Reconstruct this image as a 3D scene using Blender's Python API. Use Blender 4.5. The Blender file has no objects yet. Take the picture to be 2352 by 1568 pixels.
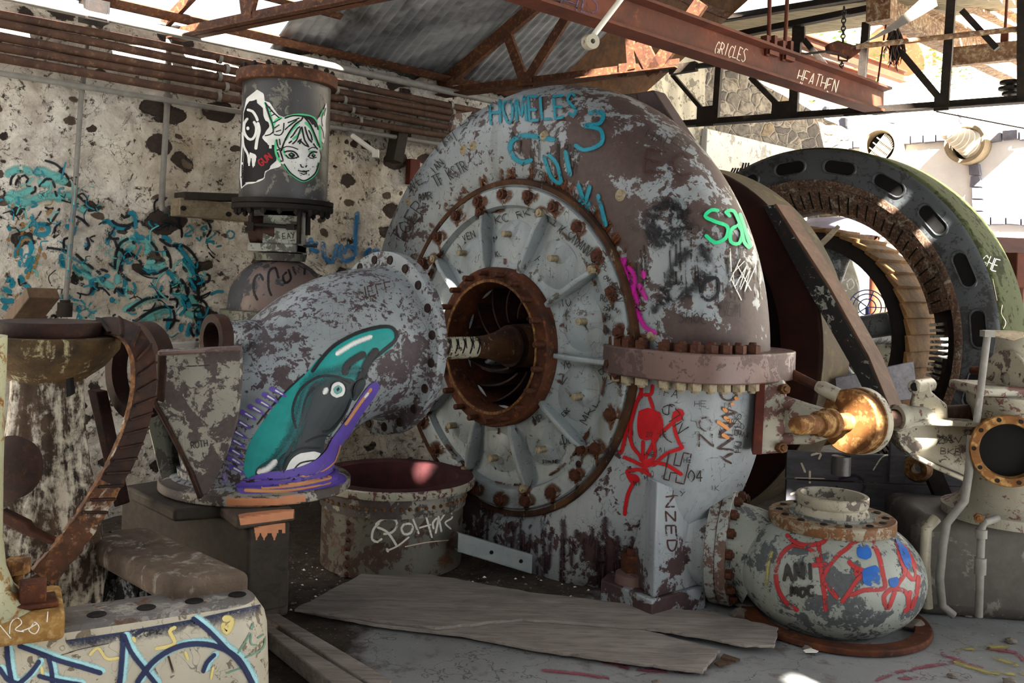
import bpy, bmesh, math, random
from math import sin, cos, pi, sqrt, atan2
from mathutils import Vector, Matrix, Quaternion, noise
from mathutils.bvhtree import BVHTree
SC = bpy.context.scene
COL = SC.collection
rnd = random.Random(7)
# ------------------------------------------------------------------ camera
F, CX, HY, ROLL, EYE = 2150.0, 1176.0, 640.0, 0.035, 1.6
TH = math.atan(ROLL)
CAMP = Vector((0, 0, EYE))
def ray(px, py):
    du, dv = px - CX, py - HY
    return Vector(((du*cos(TH) + dv*sin(TH))/F, 1.0, -(dv*cos(TH) - du*sin(TH))/F))
def P(px, py, Y):
    return CAMP + ray(px, py)*Y
def PZ(px, py, z):
    r = ray(px, py)
    return CAMP + r*((z - EYE)/r.z)
def PP(px, py, p0, n):
    r = ray(px, py)
    return CAMP + r*((p0 - CAMP).dot(n)/r.dot(n))
cam_d = bpy.data.cameras.new('camera'); cam = bpy.data.objects.new('camera', cam_d); COL.objects.link(cam)
cam_d.sensor_width = 36; cam_d.lens = 36*F/2352; cam_d.shift_y = -144/2352; cam_d.clip_start = 0.05; cam_d.clip_end = 300
cam.matrix_world = Matrix(((cos(TH), -sin(TH), 0, 0), (0, 0, -1, 0), (sin(TH), cos(TH), 0, EYE), (0, 0, 0, 1)))
SC.camera = cam
Z = Vector((0, 0, 1))
# machine frame: A along the shaft towards the viewer, H across to the right
AN = math.radians(46)
A = Vector((-sin(AN), -cos(AN), 0)); H = Vector((cos(AN), -sin(AN), 0)); D = -A
C0 = Vector((-0.042, 5.3, 1.216))
def T(s, h, z): return C0 + A*s + H*h + Z*z

# ------------------------------------------------------------------ materials
class NB:
    def __init__(s, name):
        s.m = bpy.data.materials.new(name); s.m.use_nodes = True
        s.nt = s.m.node_tree; s.nt.nodes.clear()
        s.out = s.nt.nodes.new('ShaderNodeOutputMaterial')
        s.b = s.nt.nodes.new('ShaderNodeBsdfPrincipled')
        s.nt.links.new(s.b.outputs[0], s.out.inputs[0])
        tc = s.nt.nodes.new('ShaderNodeTexCoord'); s.co = tc.outputs['Object']; s.uv = tc.outputs['UV']
        s.setv(s.b.inputs['Specular IOR Level'], 0.3)
    def setv(s, inp, v):
        if isinstance(v, bpy.types.NodeSocket): s.nt.links.new(v, inp)
        else:
            if isinstance(v, (tuple, list)) and len(v) == 3 and inp.type == 'RGBA': v = (*v, 1)
            inp.default_value = v
    def n(s, t, **kw):
        nd = s.nt.nodes.new(t)
        for k, v in kw.items(): setattr(nd, k, v)
        return nd
    def map(s, scale=(1, 1, 1), loc=(0, 0, 0), rot=(0, 0, 0), src=None):
        nd = s.n('ShaderNodeMapping'); s.setv(nd.inputs[0], src or s.co)
        nd.inputs['Scale'].default_value = scale; nd.inputs['Location'].default_value = loc; nd.inputs['Rotation'].default_value = rot
        return nd.outputs[0]
    def noise(s, scale, detail=6, rough=.6, dist=0, co=None):
        nd = s.n('ShaderNodeTexNoise'); s.setv(nd.inputs['Vector'], co or s.co)
        nd.inputs['Scale'].default_value = scale; nd.inputs['Detail'].default_value = detail
        nd.inputs['Roughness'].default_value = rough; nd.inputs['Distortion'].default_value = dist
        return nd.outputs['Fac']
    def vor(s, scale, feat='F1', co=None, out='Distance', rnds=1):
        nd = s.n('ShaderNodeTexVoronoi', feature=feat); s.setv(nd.inputs['Vector'], co or s.co)
        nd.inputs['Scale'].default_value = scale; nd.inputs['Randomness'].default_value = rnds
        return nd.outputs[out]
    def step(s, v, lo, hi, a=0., b=1.):
        nd = s.n('ShaderNodeMapRange'); s.setv(nd.inputs[0], v)
        nd.inputs[1].default_value = lo; nd.inputs[2].default_value = hi; nd.inputs[3].default_value = a; nd.inputs[4].default_value = b
        return nd.outputs[0]
    def math(s, op, a, b=0.):
        nd = s.n('ShaderNodeMath', operation=op); s.setv(nd.inputs[0], a); s.setv(nd.inputs[1], b); return nd.outputs[0]
    def mix(s, f, a, b, blend='MIX'):
        nd = s.n('ShaderNodeMix', data_type='RGBA', blend_type=blend); s.setv(nd.inputs[0], f); s.setv(nd.inputs[6], a); s.setv(nd.inputs[7], b)
        return nd.outputs[2]
    def wave(s, scale, co=None, dist=2, detail=3, axis='X'):
        nd = s.n('ShaderNodeTexWave', bands_direction=axis); s.setv(nd.inputs[0], co or s.co); nd.inputs['Scale'].default_value = scale
        nd.inputs['Distortion'].default_value = dist; nd.inputs['Detail'].default_value = detail
        return nd.outputs['Fac']
    def xyz(s, co=None):
        nd = s.n('ShaderNodeSeparateXYZ'); s.setv(nd.inputs[0], co or s.co); return nd.outputs
    def bump(s, h, strength=.4, dist=.01):
        nd = s.n('ShaderNodeBump'); s.setv(nd.inputs['Height'], h); nd.inputs['Strength'].default_value = strength; nd.inputs['Distance'].default_value = dist
        s.setv(s.b.inputs['Normal'], nd.outputs[0])
    def done(s, col, rough=.6, metal=0.):
        s.setv(s.b.inputs['Base Color'], col); s.setv(s.b.inputs['Roughness'], rough); s.setv(s.b.inputs['Metallic'], metal)
        return s.m
def hexc(h, k=1.):
    h = h.lstrip('#'); r = [int(h[i:i+2], 16)/255 for i in (0, 2, 4)]
    return tuple(k*(c/12.92 if c <= .04045 else ((c+.055)/1.055)**2.4) for c in r)

def m_painted(name, base, patch, rust='#5a3218', cover=.5, scale=5., rough=.5, dirt='#4a4234', scratch=.5, off=0., rustcover=.66, streak=.3, big_amt=.6, chips=.585, gx=0., gz=0., spec=.5):
    n = NB(name); co = n.map(loc=(off, off*.7, off*1.3))
    n1 = n.noise(scale, 9, .68, .4, co); big = n.noise(scale*.22, 3, .5, 0, co)
    comb = n.math('ADD', n1, n.math('MULTIPLY', n.math('SUBTRACT', big, .5), big_amt))
    comb = n.math('ADD', comb, n.math('MULTIPLY', n.math('SUBTRACT', n.noise(scale*4.5, 8, .7, .3, co), .5), .34))
    if gx or gz:      # wear is heavier towards one side
        ex, ey, ez = n.xyz(); comb = n.math('ADD', comb, n.math('ADD', n.math('MULTIPLY', ex, gx), n.math('MULTIPLY', ez, gz)))
    pm = n.step(comb, cover, cover+.025)
    shade = n.noise(scale*.5, 5, .6, 0, co)
    c = n.mix(n.step(shade, .3, .75), hexc(base, .82), hexc(base, 1.1))
    c = n.mix(pm, c, n.mix(n.step(n.noise(scale*6, 4, .6, 0, co), .3, .7), hexc(patch, .75), hexc(patch, 1.15)))
    fl = n.math('ADD', n.noise(scale*3.4, 7, .66, .5, co), n.math('MULTIPLY', n.math('SUBTRACT', n.noise(scale*.45, 4, .6, 0, n.map(loc=(9, off, 4))), .5), .5))
    fm = n.step(fl, chips, chips+.025)
    c = n.mix(fm, c, hexc(patch, .85))                       # small chips
    pm = n.math('MAXIMUM', pm, fm)
    st = n.noise(3.2, 6, .65, .3, n.map(scale=(2.2, 2.2, .35), loc=(off, 3, 1)))
    c = n.mix(n.math('MULTIPLY', n.step(st, .52, .78), streak), c, hexc(dirt))
    rn = n.noise(scale*1.4, 8, .7, .6, n.map(loc=(7+off, 2, 5)))
    rm = n.step(rn, rustcover, rustcover+.06)
    c = n.mix(rm, c, n.mix(n.noise(40, 3, .5), hexc(rust, .6), hexc(rust, 1.5)))
    sm = None
    for q_, (sc_, sh_) in enumerate((((1, 2.6, 1.2), 0), ((2.4, 1, .9), 4), ((1.3, 1.1, 2.8), 9))):
        cn = n.noise(6.5, 1.5, .5, .8, n.map(scale=sc_, rot=(.5*q_, .3, .9*q_), loc=(sh_, 1, off)))
        ln = n.math('MULTIPLY', n.step(n.math('ABSOLUTE', n.math('SUBTRACT', cn, .5)), .0022, .0050, 1, 0), n.step(n.noise(5, 3, .6, 0, n.map(loc=(sh_, 7, 3))), .50, .58))
        sm = ln if sm is None else n.math('MAXIMUM', sm, ln)
    c = n.mix(n.math('MULTIPLY', sm, scratch), c, hexc('#3a342e'))
    h = n.math('ADD', n.math('MULTIPLY', pm, -.5), n.math('MULTIPLY', n.noise(45, 5, .6), .35))
    n.bump(h, .35, .006)
    n.setv(n.b.inputs['Specular IOR Level'], spec)
    return n.done(c, n.math('ADD', n.math('MULTIPLY', pm, .22), rough-.08))
def m_rust(name, a='#2a1610', b='#5d2f16', cc='#8a5a2a', scale=7., hi=.68, rough=.75, pale=None, palec=.62, off=0):
    n = NB(name); co = n.map(loc=(off, off, off))
    n1 = n.noise(scale, 9, .68, .4, co); n2 = n.noise(scale*4, 6, .65, 0, co)
    c = n.mix(n.step(n1, .34, .62), hexc(a), hexc(b))
    c = n.mix(n.step(n2, hi-.12, hi+.1), c, hexc(cc))
    c = n.mix(n.math('MULTIPLY', n.step(n.noise(scale*.4, 3, .5, 0, co), .5, .75), .5), c, hexc(a))
    if pale: c = n.mix(n.step(n.noise(scale*.9, 10, .72, .5, n.map(loc=(4+off, 1, 9))), palec, palec+.05), c, hexc(pale))
    n.bump(n.math('ADD', n1, n.math('MULTIPLY', n2, .5)), .5, .006)
    return n.done(c, rough)
def m_wood(name, a='#4a443f', b='#7d756c', dirn=(1, .06, 1), scale=14., rot=(0, 0, 0), dirt='#2c2622', grain=1.):
    n = NB(name); co = n.map(scale=dirn, rot=rot)
    g = n.noise(scale*2, 6, .7, .5, co); g2 = n.noise(scale*7, 4, .6, 0, co)
    c = n.mix(n.step(g, .3, .72), hexc(a), hexc(b))
    c = n.mix(n.math('MULTIPLY', n.step(g2, .52, .7), .45*grain), c, hexc(dirt))
    c = n.mix(n.math('MULTIPLY', n.step(n.noise(2.2, 5, .6), .5, .8), .45), c, hexc(dirt))
    n.bump(n.math('ADD', g, n.math('MULTIPLY', g2, .6)), .4, .004)
    return n.done(c, .8)
def m_plain(name, c, rough=.6, var=.25, scale=12., metal=0.):
    n = NB(name); v = n.noise(scale, 6, .65)
    col = n.mix(n.step(v, .3, .7), hexc(c, 1-var), hexc(c, 1+var)); n.bump(v, .15, .004)
    return n.done(col, rough, metal)
def m_paint(name, c, soft=.25, worn=0., under=None, rough=.5, flat=False, spray=True):
    """spray or brush paint lying on a surface; edges fade with the across-stroke UV"""
    n = NB(name); col = hexc(c)
    v = n.noise(14, 5, .6); cc = n.mix(n.step(v, .3, .7), tuple(x*.85 for x in col), tuple(min(1, x*1.12) for x in col))
    n.done(cc, rough)
    if soft > 0 or worn > 0:
        a = 1.0
        if soft > 0:
            u = n.xyz(n.uv)[0]
            d = n.math('SUBTRACT', 1., n.math('ABSOLUTE', n.math('SUBTRACT', n.math('MULTIPLY', u, 2.), 1.)))   # 0 edge..1 centre
            d = n.math('ADD', d, n.math('MULTIPLY', n.math('SUBTRACT', n.noise(160, 2, .6), .5), soft*.9))
            a = n.step(d, 0.02, soft)
        if worn > 0:
            w = n.step(n.noise(11, 8, .7, .4), 1-worn-.5+.22, 1-worn-.5+.27) if worn < .9 else 0.
            w = n.step(n.noise(16, 9, .72, .4), .28+worn*.42, .31+worn*.42, 1, 0) if False else n.step(n.noise(16, 9, .72, .4), worn*.6+.14, worn*.6+.19)
            a = n.math('MULTIPLY', a, w)
        n.setv(n.b.inputs['Alpha'], a)
    return n.m

M = {}
M['grey'] = m_painted('grey_paint', '#a3aaab', '#4a3836', cover=.60, scale=4.2, scratch=.6, streak=.25)
M['casing'] = m_painted('casing_paint', '#868d91', '#43322f', cover=.565, scale=6.5, gx=.13, chips=.60, scratch=.85, off=2.3, big_amt=.85, streak=.5, dirt='#4d4238')
M['casing_low'] = m_painted('casing_low_paint', '#959ca0', '#43302f', cover=.50, scale=5.5, big_amt=.9, chips=.63, gx=-.05, gz=-.10, scratch=.8, off=5.1, streak=.55, dirt='#453836')
M['cover'] = m_painted('cover_paint', '#8f989b', '#5c584f', cover=.645, scale=7, scratch=.9, off=8.7, chips=.66, rustcover=.635, streak=.55, dirt='#5c4c34')
M['elbow'] = m_painted('elbow_paint', '#858c90', '#43363a', cover=.565, scale=11, chips=.555, scratch=.7, off=1.2, streak=.25, rustcover=.74)
M['bracket'] = m_painted('bracket_paint', '#8b877c', '#443a38', cover=.49, scale=8, scratch=.4, off=11., streak=.4)
M['green_dark'] = m_painted('green_dark_paint', '#57594c', '#2e2826', cover=.52, scale=8, off=13., streak=.5)
M['bottle'] = m_painted('bottle_paint', '#92978f', '#4b4f52', cover=.545, scale=9, chips=.60, scratch=.4, off=17., streak=.3, rustcover=.75)
M['bottle_flange'] = m_painted('bottle_flange_paint', '#8f8672', '#6f4a2a', cover=.52, scale=12, off=4., rust='#7a4a20', rustcover=.55)
M['flange_grey'] = m_painted('flange_paint', '#8f9390', '#5a4238', cover=.52, scale=9, off=21., rust='#6d3c1c', rustcover=.6)
M['split'] = m_painted('split_flange_paint', '#6f5650', '#54403c', cover=.5, scale=7, off=3., rust='#7d4826', rustcover=.66, scratch=.2)
M['rust'] = m_rust('rust')
M['rust_dark'] = m_rust('rust_dark', '#150c0a', '#34190f', '#553018', 9.)
M['rust_red'] = m_rust('rust_red', '#3c150d', '#5e2416', '#7d3a22', 4., hi=.72)
M['rust_black'] = m_rust('rust_black', '#0b0908', '#1c130f', '#352216', 7.)
M['rust_orange'] = m_rust('rust_orange', '#3f2413', '#6e4826', '#a57c48', 8., hi=.58)
M['rust_bolt'] = m_rust('rust_bolt', '#2c1610', '#552c18', '#80542c', 22.)
M['bolt_pale'] = m_rust('bolt_pale', '#7d6a4c', '#a39a84', '#5a3c20', 24., hi=.66)
M['girder'] = m_rust('girder_rust', '#3f1c10', '#602c17', '#86502c', 3.2, hi=.74)
M['beam_pale'] = m_rust('beam_pale_rust', '#583420', '#8a6a48', '#b8a68a', 8., hi=.6, pale='#a79a86', palec=.6)
M['truss'] = m_rust('truss_rust', '#331a10', '#53301c', '#815a34', 9., hi=.64)
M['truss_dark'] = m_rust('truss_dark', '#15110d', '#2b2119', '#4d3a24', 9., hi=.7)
M['pipe_rust'] = m_rust('pipe_rust', '#33211a', '#543a2b', '#776252', 6., hi=.68)
M['pipe_grey'] = m_plain('pipe_grey', '#77746e', .55, .25)
M['stator'] = m_painted('stator_paint', '#434749', '#2c2c2e', cover=.52, scale=8, scratch=.2, off=31., rust='#54341c', rustcover=.68, dirt='#20201e')
M['stator_side'] = m_painted('stator_side_paint', '#3d4423', '#2c2f1c', cover=.56, scale=6, scratch=.5, off=33., spec=.12, rough=.85, rustcover=.7, dirt='#2c2e1a')
M['winding'] = m_rust('winding', '#33241c', '#5e4130', '#857a68', 14., hi=.60, pale='#8a8474', palec=.57)
M['shingle'] = m_wood('pole_wood', '#5a3a1c', '#8d6a3c', (1, 1, 1), 6., dirt='#3d2410')
M['black_iron'] = m_painted('black_iron', '#1d1c1c', '#34312e', cover=.6, scale=7, off=41., rust='#4a2412', rustcover=.62)
M['flakes'] = m_painted('black_flaked', '#1f1f20', '#a3a69c', cover=.66, scale=7, off=47., rust='#5a2f18', rustcover=.6)
M['brown_plate'] = m_rust('brown_plate', '#4d372a', '#6e5342', '#846a56', 5., hi=.72)
M['flywheel'] = m_rust('flywheel_red', '#210d09', '#3c1810', '#57291a', 3.4, hi=.76)
M['shaft_grey'] = m_painted('shaft_paint', '#6b6f70', '#3c4040', cover=.5, scale=10, off=51.)
M['shaft_white'] = m_painted('shaft_white', '#b9b5a0', '#4a3a24', cover=.58, scale=9, off=52., rustcover=.6)
M['tank'] = m_painted('tank_paint', '#3e3e3f', '#76756c', cover=.60, scale=5.5, scratch=.2, off=61., streak=.35, dirt='#262524')
M['dome'] = m_painted('dome_paint', '#6c5a54', '#33343a', cover=.51, scale=4, off=63., streak=.2)
M['neck'] = m_painted('neck_paint', '#8b8f86', '#4a4a44', cover=.6, scale=8, off=65.)
M['back_tank'] = m_painted('back_tank_paint', '#6f7068', '#4a4844', cover=.55, scale=4, off=67.)
M['pump'] = m_painted('pump_paint', '#a09c8c', '#6e4a44', cover=.58, scale=6, off=71., rustcover=.62)
M['pale_cast'] = m_painted('pale_cast_paint', '#a49d8a', '#5a5048', cover=.6, scale=6, off=73., rustcover=.62)
M['orange_flange'] = m_rust('orange_flange', '#4a2a12', '#7d5226', '#bd9a60', 5., hi=.62)
M['cast'] = m_painted('casting_paint', '#beb7a5', '#7c705e', cover=.62, scale=7, off=81., scratch=.6, rustcover=.7, streak=.2)
M['cast_top'] = m_painted('casting_top', '#6b6766', '#94908a', cover=.56, scale=12, off=83., rust='#5a4030', rustcover=.55)
M['ochre'] = m_rust('ochre_cast', '#6b4a22', '#94703a', '#b79a68', 9., hi=.6)
M['wood_grey'] = m_wood('wood_grey', '#746b65', '#9c938c', (.12, 1, 1), 10., rot=(0, 0, .14))
M['wood_dark'] = m_wood('wood_dark', '#1d1915', '#3b332b', (1, .12, 1), 9.)
M['wood_block'] = m_wood('wood_block', '#352e28', '#5c5046', (1, .3, 1), 8.)
M['wood_brown'] = m_wood('wood_brown', '#3c2c20', '#604a36', (1, 1, .15), 9.)
M['wood_tan'] = m_wood('wood_tan', '#6a5d49', '#9a8c74', (.14, 1, 1), 10., rot=(0, 0, .8))
M['wood_blue'] = m_wood('wood_blue', '#3f3e43', '#646268', (.15, 1, .9), 9., rot=(0, 0, .25))
M['dark'] = m_plain('hole_shade', '#0a0807', .9, .2)  # near-black colour stands in for shade inside holes and slots
M['hole'] = m_rust('bolt_hole', '#100a08', '#2c1810', '#3c2416', 20.)  # dark tone gives bolt-hole discs the shade of a real recess
M['steel'] = m_plain('pale_steel', '#8e9698', .4, .2, 8., .3)
M['white_tube'] = m_plain('white_tube', '#d8d4c8', .5, .1)
M['belt'] = m_plain('belt', '#8d857c', .7, .2)
M['fibre'] = m_plain('fibre', '#2e221b', .9, .3, 40.)
M['porcelain'] = m_plain('porcelain', '#cfc6b4', .35, .1)
M['ring_stone'] = m_plain('ring_stone', '#8b7a60', .85, .25)
M['guano'] = None
def m_guano(name, dark, mid, white, vs=1., amt=.5):
    n = NB(name); co = n.map(scale=(1, 1, .18))
    st = n.noise(13*vs, 9, .7, .5, co); n2 = n.noise(28*vs, 8, .7, .3)
    c = n.mix(n.step(n.noise(5, 7, .65), .35, .65), hexc(dark), hexc(mid))
    v = n.math('ADD', n.math('MULTIPLY', st, .65), n.math('MULTIPLY', n2, .35))
    c = n.mix(n.step(v, amt, amt+.09), c, hexc(white))
    n.bump(n.math('ADD', v, n2), .7, .012)
    return n.done(c, .85)
M['guano'] = m_guano('guano_iron', '#16110e', '#3a2a20', '#b3aea2', 1., .49)
M['guano_stump'] = m_guano('guano_stump', '#1a1512', '#4d3c2e', '#bcb5a8', 1., .47)
M['guano_heavy'] = m_guano('guano_heavy', '#14110f', '#2c2520', '#9a9a98', 2.2, .50)
M['guano_slab'] = m_guano('guano_slab', '#4a3e36', '#6e5f52', '#a09a92', .8, .53)
M['rim_rust'] = m_guano('rim_rust', '#2a1810', '#5a3a20', '#a39a88', 2.4, .57)
# stone rubble wall with flaking lime plaster
def m_wall(name, plaster='#d6d0c4', stone='#3a302a', thr=.0, mortar='#8d8271', blocks=False):
    n = NB(name)
    wob = n.n('ShaderNodeTexNoise'); n.setv(wob.inputs[0], n.co); wob.inputs['Scale'].default_value = 3.2; wob.inputs['Detail'].default_value = 4
    co = n.n('ShaderNodeVectorMath', operation='MULTIPLY_ADD'); n.setv(co.inputs[0], wob.outputs['Color']); co.inputs[1].default_value = (.16, .16, .16); n.setv(co.inputs[2], n.co)
    if blocks:
        e = n.vor(5., 'DISTANCE_TO_EDGE', n.map(scale=(.8, .8, 1.5), src=co.outputs[0])); cid = n.vor(5., 'F1', n.map(scale=(.8, .8, 1.5), src=co.outputs[0]), 'Color')
        sep = n.n('ShaderNodeSeparateColor'); n.setv(sep.inputs[0], cid)
        c = n.mix(sep.outputs[0], hexc('#56514c'), hexc('#948a7a'))
        c = n.mix(n.step(sep.outputs[1], .9, .92), c, hexc('#85745a'))
        c = n.mix(n.step(n.noise(14, 6, .65), .4, .7), c, hexc('#45403c'), 'MIX')
        c = n.mix(n.step(e, .015, .04, 1, 0), c, hexc('#9a9282'))
        n.bump(n.math('ADD', n.step(e, 0, .12), n.math('MULTIPLY', n.noise(20, 5), .4)), .8, .03)
        return n.done(c, .9)
    f1 = n.vor(4.6, 'F1', n.map(scale=(.8, .8, 1.3), src=co.outputs[0]))
    cid = n.vor(4.6, 'F1', n.map(scale=(.8, .8, 1.3), src=co.outputs[0]), 'Color')
    sep = n.n('ShaderNodeSeparateColor'); n.setv(sep.inputs[0], cid)
    # stones show where the plaster has come away: each cell has its own radius
    rad = n.step(sep.outputs[0], .15, 1, -.02, .50)
    sf = n.math('SUBTRACT', rad, f1)
    sf = n.math('ADD', sf, n.math('MULTIPLY', n.math('SUBTRACT', n.noise(8, 7, .7), .5), .42))
    sm = n.step(sf, .0, .02)
    patchy = n.noise(6.5, 8, .7, .4)
    c = n.mix(n.step(patchy, .32, .60), hexc('#a0968a'), hexc(plaster, 1.12))
    c = n.mix(n.math('MULTIPLY', n.step(n.noise(1.4, 5, .6), .45, .7), .6), c, hexc('#a2906f'))
    c = n.mix(n.step(n.noise(17, 9, .74, .5), .56, .62), c, hexc('#453b33'))
    c = n.mix(n.step(n.noise(7, 9, .75, .6, n.map(loc=(3, 8, 2))), .60, .64), c, hexc('#5b5046'))
    sc = n.mix(n.noise(11, 5), hexc(stone, .6), hexc(stone, 1.6))
    c = n.mix(sm, c, sc)
    g1 = n.vor(9.5, 'F1', n.map(scale=(.8, .8, 1.2), loc=(4, 2, 7), src=co.outputs[0])); gid = n.vor(9.5, 'F1', n.map(scale=(.8, .8, 1.2), loc=(4, 2, 7), src=co.outputs[0]), 'Color')
    gs = n.n('ShaderNodeSeparateColor'); n.setv(gs.inputs[0], gid)
    gm = n.step(n.math('ADD', n.math('SUBTRACT', n.step(gs.outputs[0], .5, 1, -.15, .40), g1), n.math('MULTIPLY', n.math('SUBTRACT', n.noise(13, 7, .7), .5), .5)), 0, .03)
    c = n.mix(gm, c, n.mix(gs.outputs[1], hexc('#2e2722'), hexc('#665648')))
    cr = n.math('ABSOLUTE', n.math('SUBTRACT', n.noise(2.6, 7, .62, .6, n.map(loc=(5, 3, 1))), .5))
    c = n.mix(n.math('MULTIPLY', n.step(cr, .001, .005, 1, 0), .75), c, hexc('#3a322b'))
    h = n.math('ADD', n.math('MULTIPLY', n.step(sf, -.08, .06), -.7), n.math('ADD', n.noise(8, 8, .65), n.math('MULTIPLY', n.noise(30, 5, .6), .4)))
    n.bump(h, .9, .035)
    return n.done(c, .92)
M['wall'] = m_wall('rubble_wall')
M['wall_block'] = m_wall('stone_block_wall', blocks=True)
M['plaster'] = m_painted('old_concrete', '#9d9580', '#6f6856', cover=.55, scale=3, off=91., streak=.6, dirt='#4c4638', rustcover=.8, scratch=.3)
M['lintel'] = m_painted('lintel_concrete', '#c0bcb2', '#9b968a', cover=.58, scale=4, off=93., streak=.3, rustcover=.9, scratch=.2)
def m_back():
    n = NB('white_render'); c = n.mix(n.step(n.noise(3, 6, .6), .3, .7), hexc('#d2d0cc'), hexc('#e6e4e0')); n.bump(n.noise(12, 6), .3, .01); return n.done(c, .9)
M['white_wall'] = m_back()
M['quoin'] = m_plain('dark_stone', '#6a6a74', .9, .4, 6.)
def m_floor():
    n = NB('floor_concrete')
    c = n.mix(n.step(n.noise(1.3, 6, .6), .3, .7), hexc('#71716f'), hexc('#919294'))
    c = n.mix(n.step(n.noise(9, 8, .7), .56, .66), c, hexc('#6a6460'))
    c = n.mix(n.step(n.noise(70, 3, .6), .66, .7), c, hexc('#504a44'))
    c = n.mix(n.step(n.noise(55, 3, .6, 0, n.map(loc=(3, 3, 3))), .72, .75), c, hexc('#b9b6ae'))
    e = n.math('ABSOLUTE', n.math('SUBTRACT', n.noise(.9, 6, .6, .3), .5))
    c = n.mix(n.math('MULTIPLY', n.step(e, .0006, .003, 1, 0), .8), c, hexc('#4c4844'))
    # earth spread around the machine: a patch with its own outline
    x, y, z = n.xyz()
    g = n.math('ADD', n.math('MULTIPLY', n.math('SUBTRACT', y, 4.42), 1.2), n.math('MULTIPLY', n.math('ABSOLUTE', n.math('ADD', x, .1)), -.35))
    g = n.math('ADD', g, n.math('MULTIPLY', n.math('SUBTRACT', n.noise(3.2, 7, .65), .5), 1.3))
    lx = n.math('ADD', n.math('MULTIPLY', n.math('ADD', x, .52), -1.4), n.math('MULTIPLY', n.math('SUBTRACT', n.noise(4, 7, .65), .5), .9))
    dm = n.math('MAXIMUM', n.step(g, 0, .25), n.math('MULTIPLY', n.step(lx, 0, .2), n.step(y, 3.0, 3.4)))
    dc = n.mix(n.step(n.noise(11, 9, .72), .38, .66), hexc('#2b231d'), hexc('#4c4138'))
    dc = n.mix(n.step(n.noise(60, 4, .6), .64, .68), dc, hexc('#8b8378'))
    c = n.mix(dm, c, dc)
    n.bump(n.math('ADD', n.math('MULTIPLY', n.noise(60, 6, .7), .5), n.math('MULTIPLY', dm, n.noise(18, 7, .7))), .45, .012)
    return n.done(c, .85)
M['floor'] = m_floor()
def m_corr():
    n = NB('corrugated_iron'); co = n.map(scale=(1, 1, 1))
    c = n.mix(n.step(n.noise(2.4, 7, .65, .3, n.map(scale=(.4, 2.5, 1), rot=(0, 0, AN))), .32, .7), hexc('#4a4a4a'), hexc('#939494'))
    c = n.mix(n.step(n.noise(1.0, 5, .6, 0, n.map(loc=(2, 1, 0))), .52, .6), c, hexc('#3a3634'))
    n.bump(n.noise(30, 4), .2, .004)
    return n.done(c, .55, .0)
M['corrugated'] = m_corr()
M['boards'] = m_wood('roof_boards', '#3c2614', '#6e4a2a', (1, .1, 1), 6., rot=(0, 0, .75))
M['boards_pale'] = m_wood('roof_boards_pale', '#6b5f46', '#a3977a', (.1, 1, 1), 8., rot=(0, 0, -.1), dirt='#1d1812', grain=1.6)
M['hill'] = m_plain('dry_hillside', '#b5ab96', .95, .25, 1.5)
M['leaf'] = m_plain('leaf_green', '#5d6e35', .8, .3, 6.)
M['penstock'] = m_rust('penstock_rust', '#7d3c26', '#a3593c', '#bf7a58', 1.5)
M['rock'] = m_plain('rock', '#6f665d', .9, .35, 20.)
M['paper'] = m_plain('paper', '#e4e2dc', .8, .05)
# paints
for k, c, s, w in (('p_teal', '#157f84', .5, .52), ('p_blue', '#1d6a9e', .7, .42), ('p_red', '#b5101a', .45, .33), ('p_red2', '#a33032', .4, .44), ('p_green', '#22c584', .3, .2),
                   ('p_magenta', '#b0188c', .8, .45), ('p_white', '#d9d6cc', .4, .40), ('p_black', '#17151a', .5, .42), ('p_blackfog', '#1c1b1e', 1., .5), ('p_navy', '#2c3458', .35, .12),
                   ('p_cyan', '#a9dde6', .6, .2), ('p_yellow', '#d9c883', .45, .25), ('p_sage', '#6f9682', .45, .35), ('p_brown', '#472e28', .25, .44), ('p_orange', '#d08a4c', .3, .35),
                   ('p_scr', '#2f2b26', .15, .40), ('p_bluep', '#1f5ba8', .35, .45), ('p_pink', '#8f4a58', 1., .50), ('p_khaki', '#a39a5c', 1., .5),
                   ('p_wteal', '#177a8e', .5, .42), ('p_wteal2', '#62aaa4', .7, .44), ('p_wblack', '#14161c', .5, .38), ('p_wochre', '#93703e', .6, .42),
                   ('f_teal', '#168a88', 0, .22), ('f_black', '#1b1c20', .5, .2), ('f_dark', '#2a3236', 0, .22), ('f_purple', '#5d4aa0', 0, .2), ('f_violet', '#8f83c4', .8, .25), ('f_white', '#d6d8d6', .7, .15),
                   ('f_orange', '#c08a5e', .4, .2), ('s_white', '#d8d9d6', 0, 0), ('s_black', '#0e0d10', .12, 0), ('s_blackf', '#0e0d10', 0, .1), ('s_green', '#4fc487', .5, 0), ('s_red', '#a01822', .2, .1), ('f_peach', '#b97a56', 0, .12), ('f_lilac', '#7d74ab', 1., .45), ('f_eye', '#5f9a96', 0, 0), ('p_rustrun', '#5d3419', 1., .46), ('p_darkrun', '#2c211b', 1., .5), ('p_navyfog', '#333a55', 1., .42), ('p_stain', '#46353a', 1., .47), ('f_mid', '#1c5f62', 1., .3), ('p_chalk', '#c9b9a4', .3, .35), ('p_purplefog', '#3a2c5c', 1., .4)):
    M[k] = m_paint(k, c, s, w)
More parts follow.
